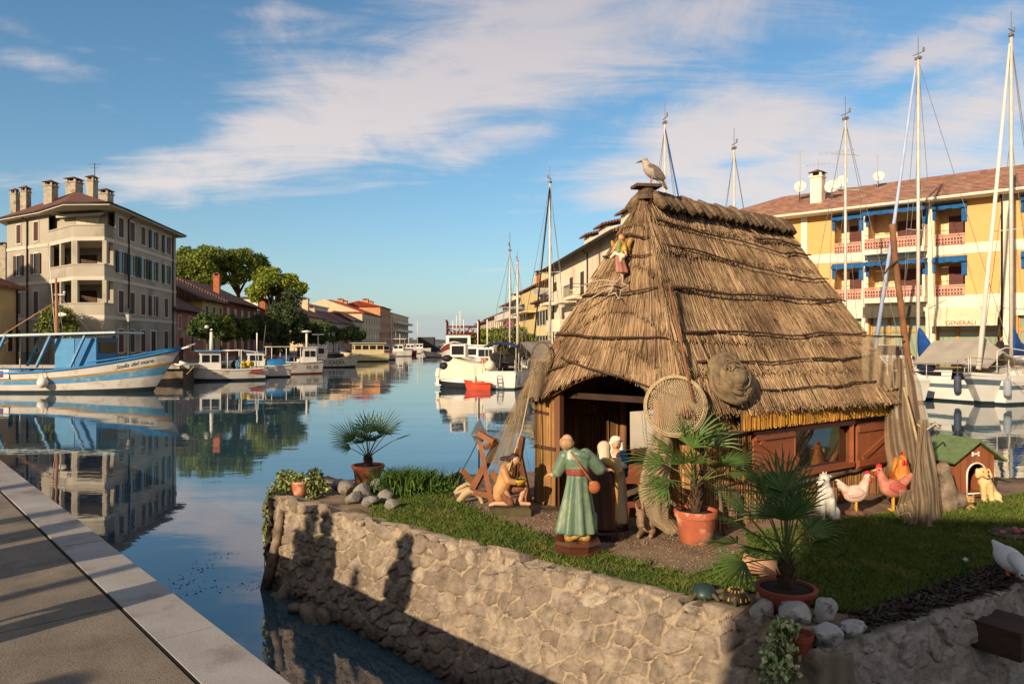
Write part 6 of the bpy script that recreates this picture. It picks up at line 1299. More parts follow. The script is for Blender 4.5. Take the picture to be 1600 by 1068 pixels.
h, F = rowhouse('flat_roofed_house', 'white flat roofed house with a dark overhanging roof edge behind the sandy house', 474, 508, 11.3, 0, 9, M_wht2, M_gut, [(9, 1.2, 3)], (), M_shb, flat=True, setback=9)
h, F = rowhouse('grey_gabled_house', 'grey white gabled house with small windows in the far left row', 506, 532, 7.4, 10.2, 10, M_gyw, M_tile, [(4.8, 1.7, 5), (1.8, 1.6, 5)], [(.1, .3, 10.6, 1.3, M_och)], M_shb)
h, F = rowhouse('white_terraced_block', 'plain white block with tall narrow windows behind the grey gabled house', 512, 548, 11.4, 0, 12, M_wht2, M_wht2, [(9.0, 1.6, 4)], (), M_shb, flat=True, setback=6, cat='apartment block')
h, F = rowhouse('rosy_terrace_house', 'narrow rosy terrace house with brown tiles in the far left row', 533, 551, 7.6, 10.2, 10, M_pink, M_tile, [(4.8, 1.8, 5), (1.8, 1.8, 5)], (), M_shd)
h, F = rowhouse('shaded_terrace_house', 'grey terrace house in shade before the red roofed building', 552, 566, 8.6, 11, 10, M_gyw, M_tile2, [(5.6, 1.7, 5), (2.2, 1.7, 5)], (), M_shb)
h, F = rowhouse('red_roofed_building', 'large pale building with a broad bright red hipped roof on the left bank', 566, 594, 11.2, 15.2, 22, M_och, M_tile3, [(8.0, 1.8, 7), (5.0, 1.8, 7), (2, 1.8, 7)], [(.7, .5, 16.4, 1.6, M_ora), (.9, .5, 16.2, 1.6, M_ora)], M_shb, hip=9, cat='apartment block')
h, F = rowhouse('orange_apartment_block', 'orange apartment block with a stepped roofline in the distance on the left bank', 594, 610, 14.5, 16.2, 14, M_ora, M_tile3, [(11, 1.8, 6), (7.6, 1.8, 6), (4.2, 1.8, 6)], [(.2, .4, 17.2, 1.8, M_ora), (.6, .4, 17, 1.8, M_ora)], M_shb, cat='apartment block', ww=1.4)
h, F = rowhouse('cream_apartment_block', 'last pale apartment block with stacked balconies at the end of the left bank', 611, 638, 13.2, 0, 16, M_och, M_wht2, [(10.2, 1.8, 8), (7.2, 1.8, 8), (4.2, 1.8, 8)], (), M_shb, flat=True, cat='apartment block', ww=1.6)
for z in (3.6, 6.6, 9.6): mb = MB(); F.box(mb, 4, F.L - 2, z, z + .9, .05, 2.2); mb.build('balcony', M_wht2, h, True)
# ---------------------------------------------------------------- right bank row
def rbank(px):
    r = (px - CX) / FPX; y = 13.73 / (r + .1255); return (7.2 - .1255 * (y - 52), y)
M_crm = mat('cream render right', (234, 218, 190), (214, 196, 164), .8, .95, c3=(206, 176, 146), sc3=.4); M_yel2 = mat('bright yellow render', (214, 190, 130), (196, 168, 108), 1, .95)
F = Fac(rbank(857), rbank(972)); h = bthing('cream_canal_house', 'tall cream canal house with balconies and a deep eave just left of the hut', F)
ZE = 10.4; body(h, F, 7, .9, ZE, M_crm, ZE + 1.2); gable_roof(h, F, 7, ZE, ZE + 1.4, .9, M_tile)
MB().tube([F.p(-.9, ZE - .32, .95), F.p(F.L + .9, ZE - .32, .95)], .12, 7).build('gutter', M_gut, h, True, True)
for px, z in ((868, 6.6), (893, 6.4), (910, 6.5), (880, 3.9), (905, 3.7)):
    u = F.at(px); mb = MB(); F.box(mb, u - 1.9, u + 1.9, z - .25, z, .0, 1.3); o = mb.build('balcony', M_crm, h, True)
    mb = MB(); n = 16
    if px == 910 or px == 868:
        for k in range(n): q = F.p(u - 1.85 + 3.7 * k / (n - 1), z, 1.25); mb.bar(q, q + Vector((0, 0, .95)), .03, .03)
        mb.bar(F.p(u - 1.85, z + .95, 1.25), F.p(u + 1.85, z + .95, 1.25), .05, .05)
        for s_ in (-1, 1):
            mb.bar(F.p(u + s_ * 1.85, z + .95, .1), F.p(u + s_ * 1.85, z + .95, 1.25), .05, .05)
        mb.build('railing', M_iron, o)
    else: F.box(mb, u - 1.9, u + 1.9, z, z + .9, 1.1, 1.3); F.box(mb, u - 1.9, u - 1.75, z, z + .9, .0, 1.1); F.box(mb, u + 1.75, u + 1.9, z, z + .9, 0, 1.1); mb.build('parapet', M_crm, o)
    mb = MB(); F.box(mb, u - .6, u + .6, z, z + 2.1, .01, .05); mb.build('balcony_door', M_shb, o)
for px, z in ((872, 1.9), (890, 1.7), (912, 1.6), (935, 2.2), (955, 2.2), (862, 4.2)): window(h, F, F.at(px), z, .9, 1.6, M_shd if px < 920 else M_shb, True)
downpipe(h, F, F.at(919), 1, ZE - .3); downpipe(h, F, F.at(866), 1, ZE - .3)
for px, o_, w in ((950, 2.0, 3.2), (915, 2.0, 2.4), (893, 2.0, 2.0)):
    u = F.at(px); mb = MB(); F.box(mb, u - w / 2, u + w / 2, ZE - .3, ZE + 1.75, -o_ - 1, -o_ + .6); o = mb.build('dormer', M_crm, h, True)
    mb = MB(); a = [F.p(u - w / 2 - .4, ZE + 1.75, -o_ + 1.0), F.p(u + w / 2 + .4, ZE + 1.75, -o_ + 1.0), F.p(u + w / 2 + .4, ZE + 2.35, -o_ - 1.4), F.p(u - w / 2 - .4, ZE + 2.35, -o_ - 1.4)]; mb.add([tuple(v) for v in a] + [tuple(v + Vector((0, 0, .16))) for v in a], [(3, 2, 1, 0), (4, 5, 6, 7), (0, 1, 5, 4), (1, 2, 6, 5), (2, 3, 7, 6), (3, 0, 4, 7)]); mb.build('dormer_roof', M_tile, o)
q = F.p(F.at(965), 0, -2.2); chimney(h, q.x, q.y, ZE, zat(332, q.y), .6, M_crm, M_tile, F.r)
F = Fac(rbank(838), rbank(856)); h = bthing('low_yellow_house', 'low pale yellow house between the tall yellow house and the cream canal house', F); body(h, F, 10, .9, 7.4, mat('pale yellow render', (228, 204, 148), (206, 180, 124), 1, .95), 9.2); gable_roof(h, F, 10, 7.4, 9.5, .7, M_tile)
for k in range(4): window(h, F, F.L * (k + .5) / 4, 4.6, .9, 1.6, M_shd, True); window(h, F, F.L * (k + .5) / 4, 1.7, .9, 1.7, M_shd, True)
F = Fac(rbank(812), rbank(838)); h = bthing('tall_yellow_house', 'tall bright yellow house with an arched attic window, striped awning and brick chimneys', F); body(h, F, 9, .9, 9.4, M_yel2, 11.2)
gable_roof(h, F, 9, 9.4, 11.4, .4, M_tile)
for z in (3.6, 6.4): mb = MB(); F.box(mb, 1, F.L - .5, z - .2, z, 0, 1.4); o = mb.build('balcony', M_yel2, h, True); mb = MB(); F.box(mb, 1, F.L - .5, z, z + .8, 1.3, 1.38); mb.build('railing', M_iron, o)
# gable front with an arched window turned to the basin
FG = Fac(tuple(F.p(F.L, 0, -4.2).xy), tuple(F.p(F.L, 0, .0).xy)); FG = Fac(tuple(F.p(F.L, 0, 0).xy), tuple(F.p(F.L, 0, -9).xy))
for z in (1.8, 4.5, 7.0): window(h, FG, 1.6, z, .9, 1.7, M_shd, True); window(h, FG, 4.6, z, .9, 1.7, M_shd, True)
mb = MB(); ar = [(-1.6, 9.2)] + [(1.6 * -cos(PI * k / 12), 10.4 + 1.5 * sin(PI * k / 12)) for k in range(13)] + [(1.6, 9.2)]; V = [tuple(F.p(F.L + .05, z, -2.2 + x)) for x, z in ar] + [tuple(F.p(F.L - 6, z, -2.2 + x)) for x, z in ar]; n = len(ar)
mb.add(V, [tuple(range(n)), tuple(range(2 * n - 1, n - 1, -1))] + [(i, n + i, n + (i + 1) % n, (i + 1) % n) for i in range(n)]); o = mb.build('arched_dormer', M_yel2, h, True)
mb = MB(); ar = [(-.5, 9.4)] + [(.5 * -cos(PI * k / 10), 10.7 + .5 * sin(PI * k / 10)) for k in range(11)] + [(.5, 9.4)]; mb.add([tuple(F.p(F.L + .1, z, -2.2 + x)) for x, z in ar], [tuple(range(len(ar)))]); mb.build('arched_window', M_shd, o)
mb = MB(); V = [F.p(F.L, 8.9, .4), F.p(F.L, 8.9, -4.6), F.p(F.L + 1.6, 8.2, -4.6), F.p(F.L + 1.6, 8.2, .4)]; mb.add([tuple(v) for v in V] + [tuple(v - Vector((0, 0, .1))) for v in V], [(3, 2, 1, 0), (4, 5, 6, 7), (2, 3, 7, 6), (0, 3, 7, 4), (1, 5, 6, 2)]); mb.build('awning', mat('striped awning', (206, 200, 190), (110, 100, 96), 5, .9, stretch=(1, 9, .2)), h, True)
for u, o_, z1, w in ((.85, .15, zat(422, 88), 1.7), (.6, .4, zat(428, 92), 1.3)): q = F.p(u * F.L, 0, -o_ * 9); chimney(h, q.x, q.y, 9.5, z1, w, M_och_ch, M_tile3, F.r)
F = Fac(rbank(786), rbank(812)); h = bthing('white_canal_house', 'white canal house with stacked balconies behind the cream mast', F); body(h, F, 10, .9, 8.6, M_wht2, 10.4); gable_roof(h, F, 10, 8.6, 10.6, .8, M_tile2)
for z in (3.6, 6.2): mb = MB(); F.box(mb, 1, F.L - 1, z - .2, z + .7, 0, 1.5); mb.build('balcony', M_wht2, h, True)
for k in range(6): window(h, F, F.L * (k + .5) / 6, 6.3, .9, 1.8, M_shd, True); window(h, F, F.L * (k + .5) / 6, 3.7, .9, 1.8, M_shb, False)
F = Fac(rbank(762), rbank(786)); h = bthing('small_roofed_row', 'distant cream houses with brown roofs over the hedge on the right bank', F); body(h, F, 12, .9, 7.4, M_crm, 9.6); gable_roof(h, F, 12, 7.4, 9.8, .8, M_tile); q = F.p(F.L * .5, 0, -4); chimney(h, q.x, q.y, 7.5, 11.4, 1.6, M_crm, M_tile, 0)
for k in range(8): window(h, F, F.L * (k + .5) / 8, 4.8, 1.1, 1.8, M_shb, False)
F = Fac(rbank(746), rbank(762)); h = bthing('farthest_house', 'farthest low cream house at the end of the right bank', F); body(h, F, 12, .9, 7.0, M_och, 9.4); gable_roof(h, F, 12, 7.0, 9.4, .8, M_tile)
for k in range(8): window(h, F, F.L * (k + .5) / 8, 4.4, 1.4, 1.8, M_shb, False)
# ---------------------------------------------------------------- the yellow apartment building, right
M_yb = mat('ochre yellow render', (216, 168, 108), (200, 152, 92), .5, .95, c3=(206, 158, 98), sc3=.3); M_wb = mat('cream band', (232, 218, 190), (212, 198, 168), .7, .9); M_blue = mat('blue awning cloth', (34, 96, 146), (24, 72, 116), 5, .9)
M_par = mat('salmon parapet brick', (204, 156, 134), (182, 126, 104), 3, .9); M_rsh = mat('dark red roller shutter', (104, 62, 52), (72, 34, 30), 3, .7, stretch=(.2, .2, 14)); M_in = mat('loggia wall', (232, 212, 166), (214, 192, 146), 1, .95)
F = Fac((13.7, 54.6), (43, 28.2)); yb = bthing('yellow_apartment_building', 'long yellow apartment building with blue awnings over its loggias, right behind the yachts', F, 'apartment building')
ZG, Z1, Z2, ZT = 1.0, 5.0, 8.0, 11.05; at = F.at
def wall_holes(u0, u1, z0, z1, holes, o0, o1, name, m):
    us = sorted({u0, u1, *[h[0] for h in holes], *[h[1] for h in holes]}); zs = sorted({z0, z1, *[h[2] for h in holes], *[h[3] for h in holes]}); mb = MB()
    for a, b in zip(us, us[1:]):
        for c, d in zip(zs, zs[1:]):
            if any(a >= h[0] - 1e-6 and b <= h[1] + 1e-6 and c >= h[2] - 1e-6 and d <= h[3] + 1e-6 for h in holes): continue
            F.box(mb, a, b, c, d, o0, o1)
    return mb.build(name, m, yb, True)
bays = [(at(1304), at(1347)), (at(1357), at(1447)), (at(1461), at(1508)), (at(1600), at(1660)), (at(1135), at(1180))]
holes = [(a, b, z0, z1) for a, b in bays for z0, z1 in ((5.95, 7.75), (8.95, 10.9))] + [(at(1150), at(1250), 1.0, 4.2), (at(1266), at(1346), 1.0, 4.2), (at(1358), at(1446), 1.0, 4.2), (at(1462), at(1562), 1.0, 4.2), (at(1590), at(1680), 1.0, 4.2)]
wall_holes(0, F.L, ZG, ZT, holes, -1.4, 0, 'wall', M_yb)
mb = MB(); F.box(mb, 0.1, F.L - .1, ZG, ZT, -12, -1.4); mb.build('core', M_in, yb, True)
for z0, z1 in ((4.2, 5.45), (7.85, 8.45)):
    mb = MB(); F.box(mb, -.02, F.L + .02, z0, z1, -.2, .04); mb.build('floor_band', M_wb, yb, True)
for px0, px1 in ((1252, 1262), (1347, 1356.5), (1447.5, 1460.5), (1563, 1585)):
    mb = MB(); F.box(mb, at(px0), at(px1), ZG, ZT, -.2, .08); mb.build('pilaster', M_wb, yb, True)
for i, (a, b) in enumerate(bays):
    for j, z in enumerate((5.95, 8.95)):
        big = i == 1
        mb = MB(); o1 = .85 if big else .06; F.box(mb, a, b, z - .55, z - .0, o1 - .12, o1); F.box(mb, a, b, z + .03, z + .12, o1 - .16, o1 + .02)
        if big: F.box(mb, a, a + .12, z - .55, z, .1, o1 - .12); F.box(mb, b - .12, b, z - .55, z, .1, o1 - .12)
        o = mb.build('parapet', M_par, yb, True)
        mb = MB(); n = int((b - a) / .16)
        for k in range(n):
            for r_ in range(2): F.box(mb, a + .05 + k * .16, a + .14 + k * .16, z - .45 + r_ * .2, z - .32 + r_ * .2, o1, o1 + .012)
        F.box(mb, a + .03, b - .03, z - .52, z - .49, o1, o1 + .012); mb.build('lattice', M_rsh, o)
        mb = MB(); mb.bar(F.p(a, z + .34, o1 - .05), F.p(b, z + .34, o1 - .05), .03, .03); mb.build('handrail', M_iron, o)
        if big: mb = MB(); F.box(mb, a - .1, b + .1, z - .85, z - .55, .04, o1 + .05); F.box(mb, b - .02, b + .12, z - .55, z + .75, .04, o1); mb.build('balcony_slab', M_wb, o)
        u = (a + b) / 2 + (.25 if not big else .45); w = 1.15 if not big else 1.5
        mb = MB(); F.box(mb, u - w / 2, u + w / 2, z - .6, z + 1.35, -1.4, -1.33); mb.build('roller_shutter', M_rsh, yb, True)
        # awning rolled half out: valance plus hanging end flaps
        mb = MB(); zt = z + 1.95 - (.14 if j == 0 else .0); m_ = a - .12; q = b + .12; o2 = .30 if not big else .95
        V = [F.p(m_, zt, .05), F.p(q, zt, .05), F.p(q, zt - .16, o2), F.p(m_, zt - .16, o2)]; mb.add([tuple(v) for v in V] + [tuple(v - Vector((0, 0, .04))) for v in V], [(3, 2, 1, 0), (4, 5, 6, 7), (2, 3, 7, 6), (0, 3, 7, 4), (1, 5, 6, 2)])
        n = int((q - m_) / .3)
        for k in range(n): F.box(mb, m_ + (q - m_) * k / n, m_ + (q - m_) * (k + 1) / n, zt - .36 - .04 * (k % 2), zt - .16, o2 - .01, o2 + .01)
        F.box(mb, q - .28, q, zt - 1.15, zt - .26, .1, .13); F.box(mb, m_, m_ + .18, zt - .95, zt - .26, .1, .13)
        mb.build('awning', M_blue, yb, True)
# shop fronts
M_shop = mat('green shop glass', (150, 160, 132), (128, 138, 112), .6, .12, spec=.6); M_sf = mat('golden shop frame', (196, 146, 74), (166, 118, 56), 3, .6)
for px0, px1, k in ((1150, 1250, 3), (1266, 1346, 2), (1358, 1446, 3), (1462, 1562, 3), (1590, 1680, 3)):
    a, b = at(px0), at(px1); mb = MB(); F.box(mb, a, b, 1.0, 4.2, -.5, -.45); o = mb.build('shop_window', M_shop, yb, True); mb = MB()
    for i in range(k + 1): u = a + (b - a) * i / k; F.box(mb, max(a, u - .08), min(b, u + .08), 1.0, 4.2, -.45, -.36)
    F.box(mb, a, b, 3.3, 3.45, -.45, -.37); F.box(mb, a, b, 1.0, 1.25, -.45, -.37); mb.build('shop_frame', M_sf, o)
def text(s, size, par, loc, ex, m, name='lettering', depth=.01, up=(0, 0, 1), shear=0.0):
    cu = bpy.data.curves.new(name, 'FONT'); cu.body = s; cu.size = size; cu.extrude = depth; cu.shear = shear; cu.align_x = 'CENTER'
    o = bpy.data.objects.new(name, cu); COL.objects.link(o); dg = bpy.context.evaluated_depsgraph_get(); me = bpy.data.meshes.new_from_object(o.evaluated_get(dg)); bpy.data.objects.remove(o)
    ex = Vector(ex).normalized(); ey = Vector(up).normalized(); ez = ex.cross(ey); Mx = Matrix((ex, ey, ez)).transposed().to_4x4(); Mx.translation = loc; me.transform(Mx); me.materials.clear(); me.materials.append(m); me.name = name
    return link(name, me, par, par.type == 'EMPTY')
a, b = at(1461), at(1565); mb = MB(); V = [F.p(a, 4.75, .06), F.p(b, 4.75, .06), F.p(b, 3.95, 1.3), F.p(a, 3.95, 1.3)]; V2 = [F.p(b, 3.62, 1.3), F.p(a, 3.62, 1.3)]
mb.add([tuple(v) for v in V + V2] + [tuple(v - Vector((0, 0, .03))) for v in V], [(3, 2, 1, 0), (2, 3, 5, 4), (6, 7, 8, 9), (0, 3, 9, 6), (1, 7, 8, 2)]); o = mb.build('awning', mat('cream shop awning', (222, 202, 168), (204, 184, 150), 2, .9), yb, True)
text('GENERALI', .34, o, F.p((a + b) / 2 - .1, 3.68, 1.315), (F.e.x, F.e.y, 0), mat('rust lettering', (134, 84, 66), (112, 70, 56), 5, .8))
a, b = at(1358), at(1446); mb = MB(); F.box(mb, a - .1, b + .1, 4.32, 4.85, .85, .95); F.box(mb, a - .1, b + .1, 4.2, 4.3, .86, .99); mb.build('shop_sign', mat('dark shop sign', (82, 74, 56), (60, 54, 42), 4, .7), yb, True)
M_tileY = tile_mat('old clay tiles', (190, 134, 102), (148, 98, 74), F.r, .3, (128, 100, 78))
rfY = gable_roof(yb, F, 12, 11.35, 13.6, 1.0, M_tileY, hipl=5)
mb = MB(); F.box(mb, -.9, F.L + .9, 11.0, 11.12, -12.5, .9); mb.build('soffit', M_wb, rfY, False)
MB().tube([F.p(-1, 11.1, 1.02), F.p(F.L + 1, 11.1, 1.02)], .10, 7).build('gutter', M_wb, rfY, False, True)
downpipe(yb, F, at(1566), 1, 11.0, .16); q = F.p(at(1259), 0, -2.2); chimney(yb, q.x, q.y, 11.8, 14.4, .75, M_crm, M_tile, F.r)
M_dish = mat('white dish', (214, 206, 192), (194, 186, 172), 5, .5)
def on_roof(px, py, o):
    u = at(px); q = F.p(u, 0, -o); return Vector((q.x, q.y, zat(py, q.y)))
for k, (px, py, o_, r) in enumerate(((1224, 291, 3, .42), (1281, 291, 2.2, .46), (1275, 283, 5, .42), (1340, 275, 4.5, .36))):
    c = on_roof(px, py, o_); t = thing('satellite_dish', ['round white satellite dish left of the roof chimney', 'white satellite dish right of the roof chimney, in front', 'white satellite dish half hidden behind the front one', 'smaller white satellite dish at the right of the roof'][k], 'satellite dish', c, 0, 'satellite dishes on the yellow building')
    Mx = Vector((-.5, -.8, .25)).normalized().to_track_quat('Z', 'Y').to_matrix(); mb = MB(); mb.lathe([(.01, -.10), (r * .5, -.07), (r, 0), (r * .98, .015), (r * .5, -.05), (.01, -.08)], 24, (0, 0, 0), True, 0, Mx); mb.build('dish', M_dish, t, False, True)
    mb = MB(); mb.tube([(0, .1, -.05), (.02, .14, -1.6)], .03, 6); mb.tube([tuple(Mx @ Vector((0, -r * .9, 0))), tuple(Mx @ Vector((0, -.1, .5)))], .015, 5); mb.build('mount', M_iron, t)
for k, (px, py, hh_, o_) in enumerate(((1224, 235, 2.2, 3), (1268, 236, 2.6, 5), (1258, 250, 1.8, 2.4), (1338, 240, 1.6, 4.5))):
    c = on_roof(px, py, o_); t = thing('roof_antenna', ['thin television antenna above the left dish', 'wide television antenna with long crossbars behind the chimney', 'short television antenna beside the chimney', 'thin whip antenna above the right dish'][k], 'antenna', c)
    mb = MB(); mb.tube([(0, 0, 0), (0, 0, -hh_ - .6)], .022, 6); L = (.35, 1.1, .7, .2)[k]; d = Vector((.8, -.3, .05)).normalized()
    for z in ((-.1, -.35, -.6), (-.05, -.9), (-.3,), (-.2,))[k]: mb.bar(-d * L + Vector((0, 0, z)), d * L + Vector((0, 0, z)), .022, .022)
    if k in (1, 2):
        for j in range(7): p_ = d * L * (j / 3 - 1) + Vector((0, 0, -.05 if k == 1 else -.3)); mb.bar(p_ + Vector((-.1, -.25, 0)), p_ + Vector((.1, .25, 0)), .014, .014)
    mb.build('aerial', mat('pale aerial', (176, 166, 150), (150, 140, 126), 5, .6), t)
# ---------------------------------------------------------------- trees
M_pine = mat('pine needles', (128, 138, 52), (80, 96, 36), .25, .7, island=.4, trans=.2); M_pined = mat('cypress needles', (72, 84, 46), (50, 62, 34), .4, .8, island=.45); M_bark = mat('pine bark', (112, 84, 64), (72, 54, 42), 2, .95, .02, 6); M_bush = mat('clipped bush leaves', (84, 100, 44), (56, 74, 32), .5, .7, island=.4); M_bushy = mat('olive bush leaves', (120, 126, 44), (84, 94, 34), .5, .7, island=.4)
def tree(name, label, p, trunk_h, r, limbs, clumps, n, size, m, group=None, shell=.45):
    t = thing(name, label, 'tree', p, 0, group); mb = MB(); mb.tube([(0, 0, -.2), (.1, 0, trunk_h * .5), (0, .1, trunk_h)], [r, r * .8, r * .6], 9)
    for c in limbs: mb.tube([(0, .0, trunk_h * .82), tuple(Vector((0, 0, trunk_h)).lerp(Vector(c), .55) + Vector((0, 0, -.3))), c], [r * .5, r * .32, r * .12], 7)
    mb.build('trunk', M_bark, t, False, True); link('crown', leaf_mesh('crown', clump_points(n, clumps, shell), size, m, .6, .3), t); return t
def umbrella_pine(px, d, ztop, rw, rh, label, seed, n=17000, m=None, th=.55):
    x, y = XY(px, d); rg = np.random.default_rng(seed); zc = ztop - rh * .95 - 1.0
    cl = subclumps(46, (0, 0, zc), (rw * .9, rw * .9, rh * .85), rw * .27, rg, .66, -.55); lim = [tuple(c[0] * .8 + np.array((0, 0, -.1)) + np.array((0, 0, zc * .2))) for c in cl[:9]]
    return tree('stone_pine', label, (x, y, 1.0), (zc - rh * .5), .42, lim, cl, n, .42, m or M_pine, 'stone pines behind the old houses')
umbrella_pine(318, 112, zat(383, 112), 5.6, 4.2, 'broad dark stone pine behind the pink and yellow houses', 1)
umbrella_pine(372, 116, zat(386, 116), 5.2, 3.8, 'flat topped stone pine between the two chimneys of the brown red house', 2)
umbrella_pine(287, 120, zat(392, 120), 4.2, 3.6, 'stone pine half hidden by the grey corner block', 3, 9000)
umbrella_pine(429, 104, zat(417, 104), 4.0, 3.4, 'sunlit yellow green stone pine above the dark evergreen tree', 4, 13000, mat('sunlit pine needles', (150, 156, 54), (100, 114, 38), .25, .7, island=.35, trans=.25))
x, y = XY(449, 98); cl = subclumps(40, (0, 0, 4.2), (2.6, 2.6, 4.0), 1.0, np.random.default_rng(9), 1.1, -.9)
tree('evergreen_tree', 'dark dense evergreen tree standing on the left bank in front of the sunlit pine', (x, y, 1.0), 4.5, .28, [tuple(c[0]) for c in cl[:8]], cl, 11000, .34, M_pined)
k = 0
for px, d, r, m, l in ((322, 60, 1.35, M_bush, 'small round tree in front of the pink house'), (345, 63, 1.3, M_bushy, 'yellowish round tree behind the white fishing boat'), (370, 66, 1.35, M_bush, 'small round tree at the left end of the brown red house'), (398, 71, 1.5, M_pined, 'dark round tree before the brown red house'), (412, 76, 1.5, M_pined, 'dark round tree under the sunlit pine'), (432, 84, 1.6, M_pined, 'dark round tree below the evergreen'), (480, 103, 1.9, M_bush, 'clipped round tree in front of the sandy house'), (494, 108, 1.9, M_bush, 'clipped round tree at the corner of the sandy house'), (529, 130, 1.9, M_bush, 'clipped round tree before the rosy terrace house'), (548, 140, 1.8, M_bush, 'clipped round tree before the shaded terrace house'), (557, 146, 1.8, M_bush, 'clipped round tree left of the red roofed building')):
    x, y = XY(px, d); cl = subclumps(22, (0, 0, 2.9), (r, r, r * .8), r * .36, np.random.default_rng(k + 30), .9, -.8); k += 1
    tree('round_tree', l, (x, y, 1.0), 2.4, .10, [tuple(c[0]) for c in cl[:5]], cl, 3600, .2 + d * .0012, m, 'round trees along the left promenade')
x, y = XY(-6, 46); cl = subclumps(20, (0, 0, 2.9), (1.3, 1.3, 1.2), .5, np.random.default_rng(77), .9, -.8)
tree('round_tree', 'yellowish small tree cut off by the left edge, above the blue fishing boat', (x - .2, 52.5, 1.0), 2.2, .1, [tuple(c[0]) for c in cl[:5]], cl, 3500, .2, M_bushy)
for j, (px, d, r, h_) in enumerate(((752, 103, 2.2, 2.6), (768, 97, 2.3, 2.9), (784, 91, 2.3, 3.2), (801, 86, 2.2, 3.4))):
    x, y = XY(px, d); cl = subclumps(26, (0, 0, h_ * .55), (r, r, h_ * .55), .75, np.random.default_rng(j + 60), .9, -.9)
    tree('olive_shrub', ['far olive green shrub of the clipped row on the right bank', 'second olive green shrub of the clipped row on the right bank', 'third olive green shrub of the clipped row, left of the cream mast', 'nearest olive green shrub of the clipped row, under the round sign'][j], (x, y, 1.0), h_ * .5, .1, [tuple(c[0]) for c in cl[:4]], cl, 4500, .3, M_bushy, 'clipped shrubs on the right bank')
# ================================================================== BOATS
M_hullw = mat('white hull paint', (206, 198, 186), (184, 176, 164), 1.2, .45, spec=.4, c3=(168, 150, 128), sc3=1.6, stretch=(1, 1, 2)); M_gel = mat('clean white hull', (224, 218, 206), (206, 200, 188), 1, .3, spec=.5)
M_boot = mat('dark boot topping', (38, 50, 54), (28, 36, 40), 2, .6); M_bbl = mat('sky blue boat paint', (96, 146, 176), (74, 122, 154), 1.6, .5, c3=(140, 160, 166), sc3=2.5); M_bblue = mat('bright blue boat paint', (44, 118, 168), (34, 96, 144), 1.4, .5)
M_ochl = mat('ochre rubbing strake', (176, 136, 74), (140, 104, 54), 2, .6); M_deck = mat('boat deck', (176, 164, 146), (150, 140, 124), 2, .8); M_redb = mat('red antifouling', (134, 58, 46), (104, 44, 38), 2, .6)
M_mast = mat('pale alloy mast', (206, 196, 178), (182, 172, 156), 3, .35, spec=.6); M_wire = mat('rigging wire', (120, 112, 104), (96, 90, 84), 5, .5); M_wood = mat('varnished mast wood', (176, 122, 78), (140, 92, 58), 4, .5, stretch=(1, 1, .1)); M_tarp = mat('grey tarpaulin', (172, 160, 142), (146, 136, 122), 1.6, .9, .01, 5); M_cream = mat('cream boat cover', (220, 206, 180), (198, 184, 158), 1.4, .9, .015, 4)
M_scov = mat('royal blue sail cover', (22, 74, 142), (16, 54, 110), 2.5, .85, .01, 8); M_navy = mat('navy canvas', (34, 44, 92), (26, 34, 70), 3, .85); M_grst = mat('grey green stripe', (96, 112, 116), (84, 98, 104), 2, .4); M_black = mat('black rubber', (30, 30, 32), (22, 22, 24), 3, .6); M_redor = mat('orange red paint', (214, 84, 52), (184, 64, 40), 2, .5)
M_yelf = mat('yellow float', (214, 182, 70), (186, 150, 50), 5, .6); M_whf = mat('white fender', (228, 220, 204), (206, 196, 180), 5, .5)
def sheer(u, fb, bow, st): return fb + bow * max(0, (u - .35) / .65) ** 2 + st * max(0, (.35 - u) / .35) ** 1.6
def halfb(u, B, tr): return B / 2 * ((tr + (1 - tr) * sin(min(1, u / .5) * PI / 2)) if u < .5 else max(.012, cos((u - .5) / .5 * PI / 2) ** .62))
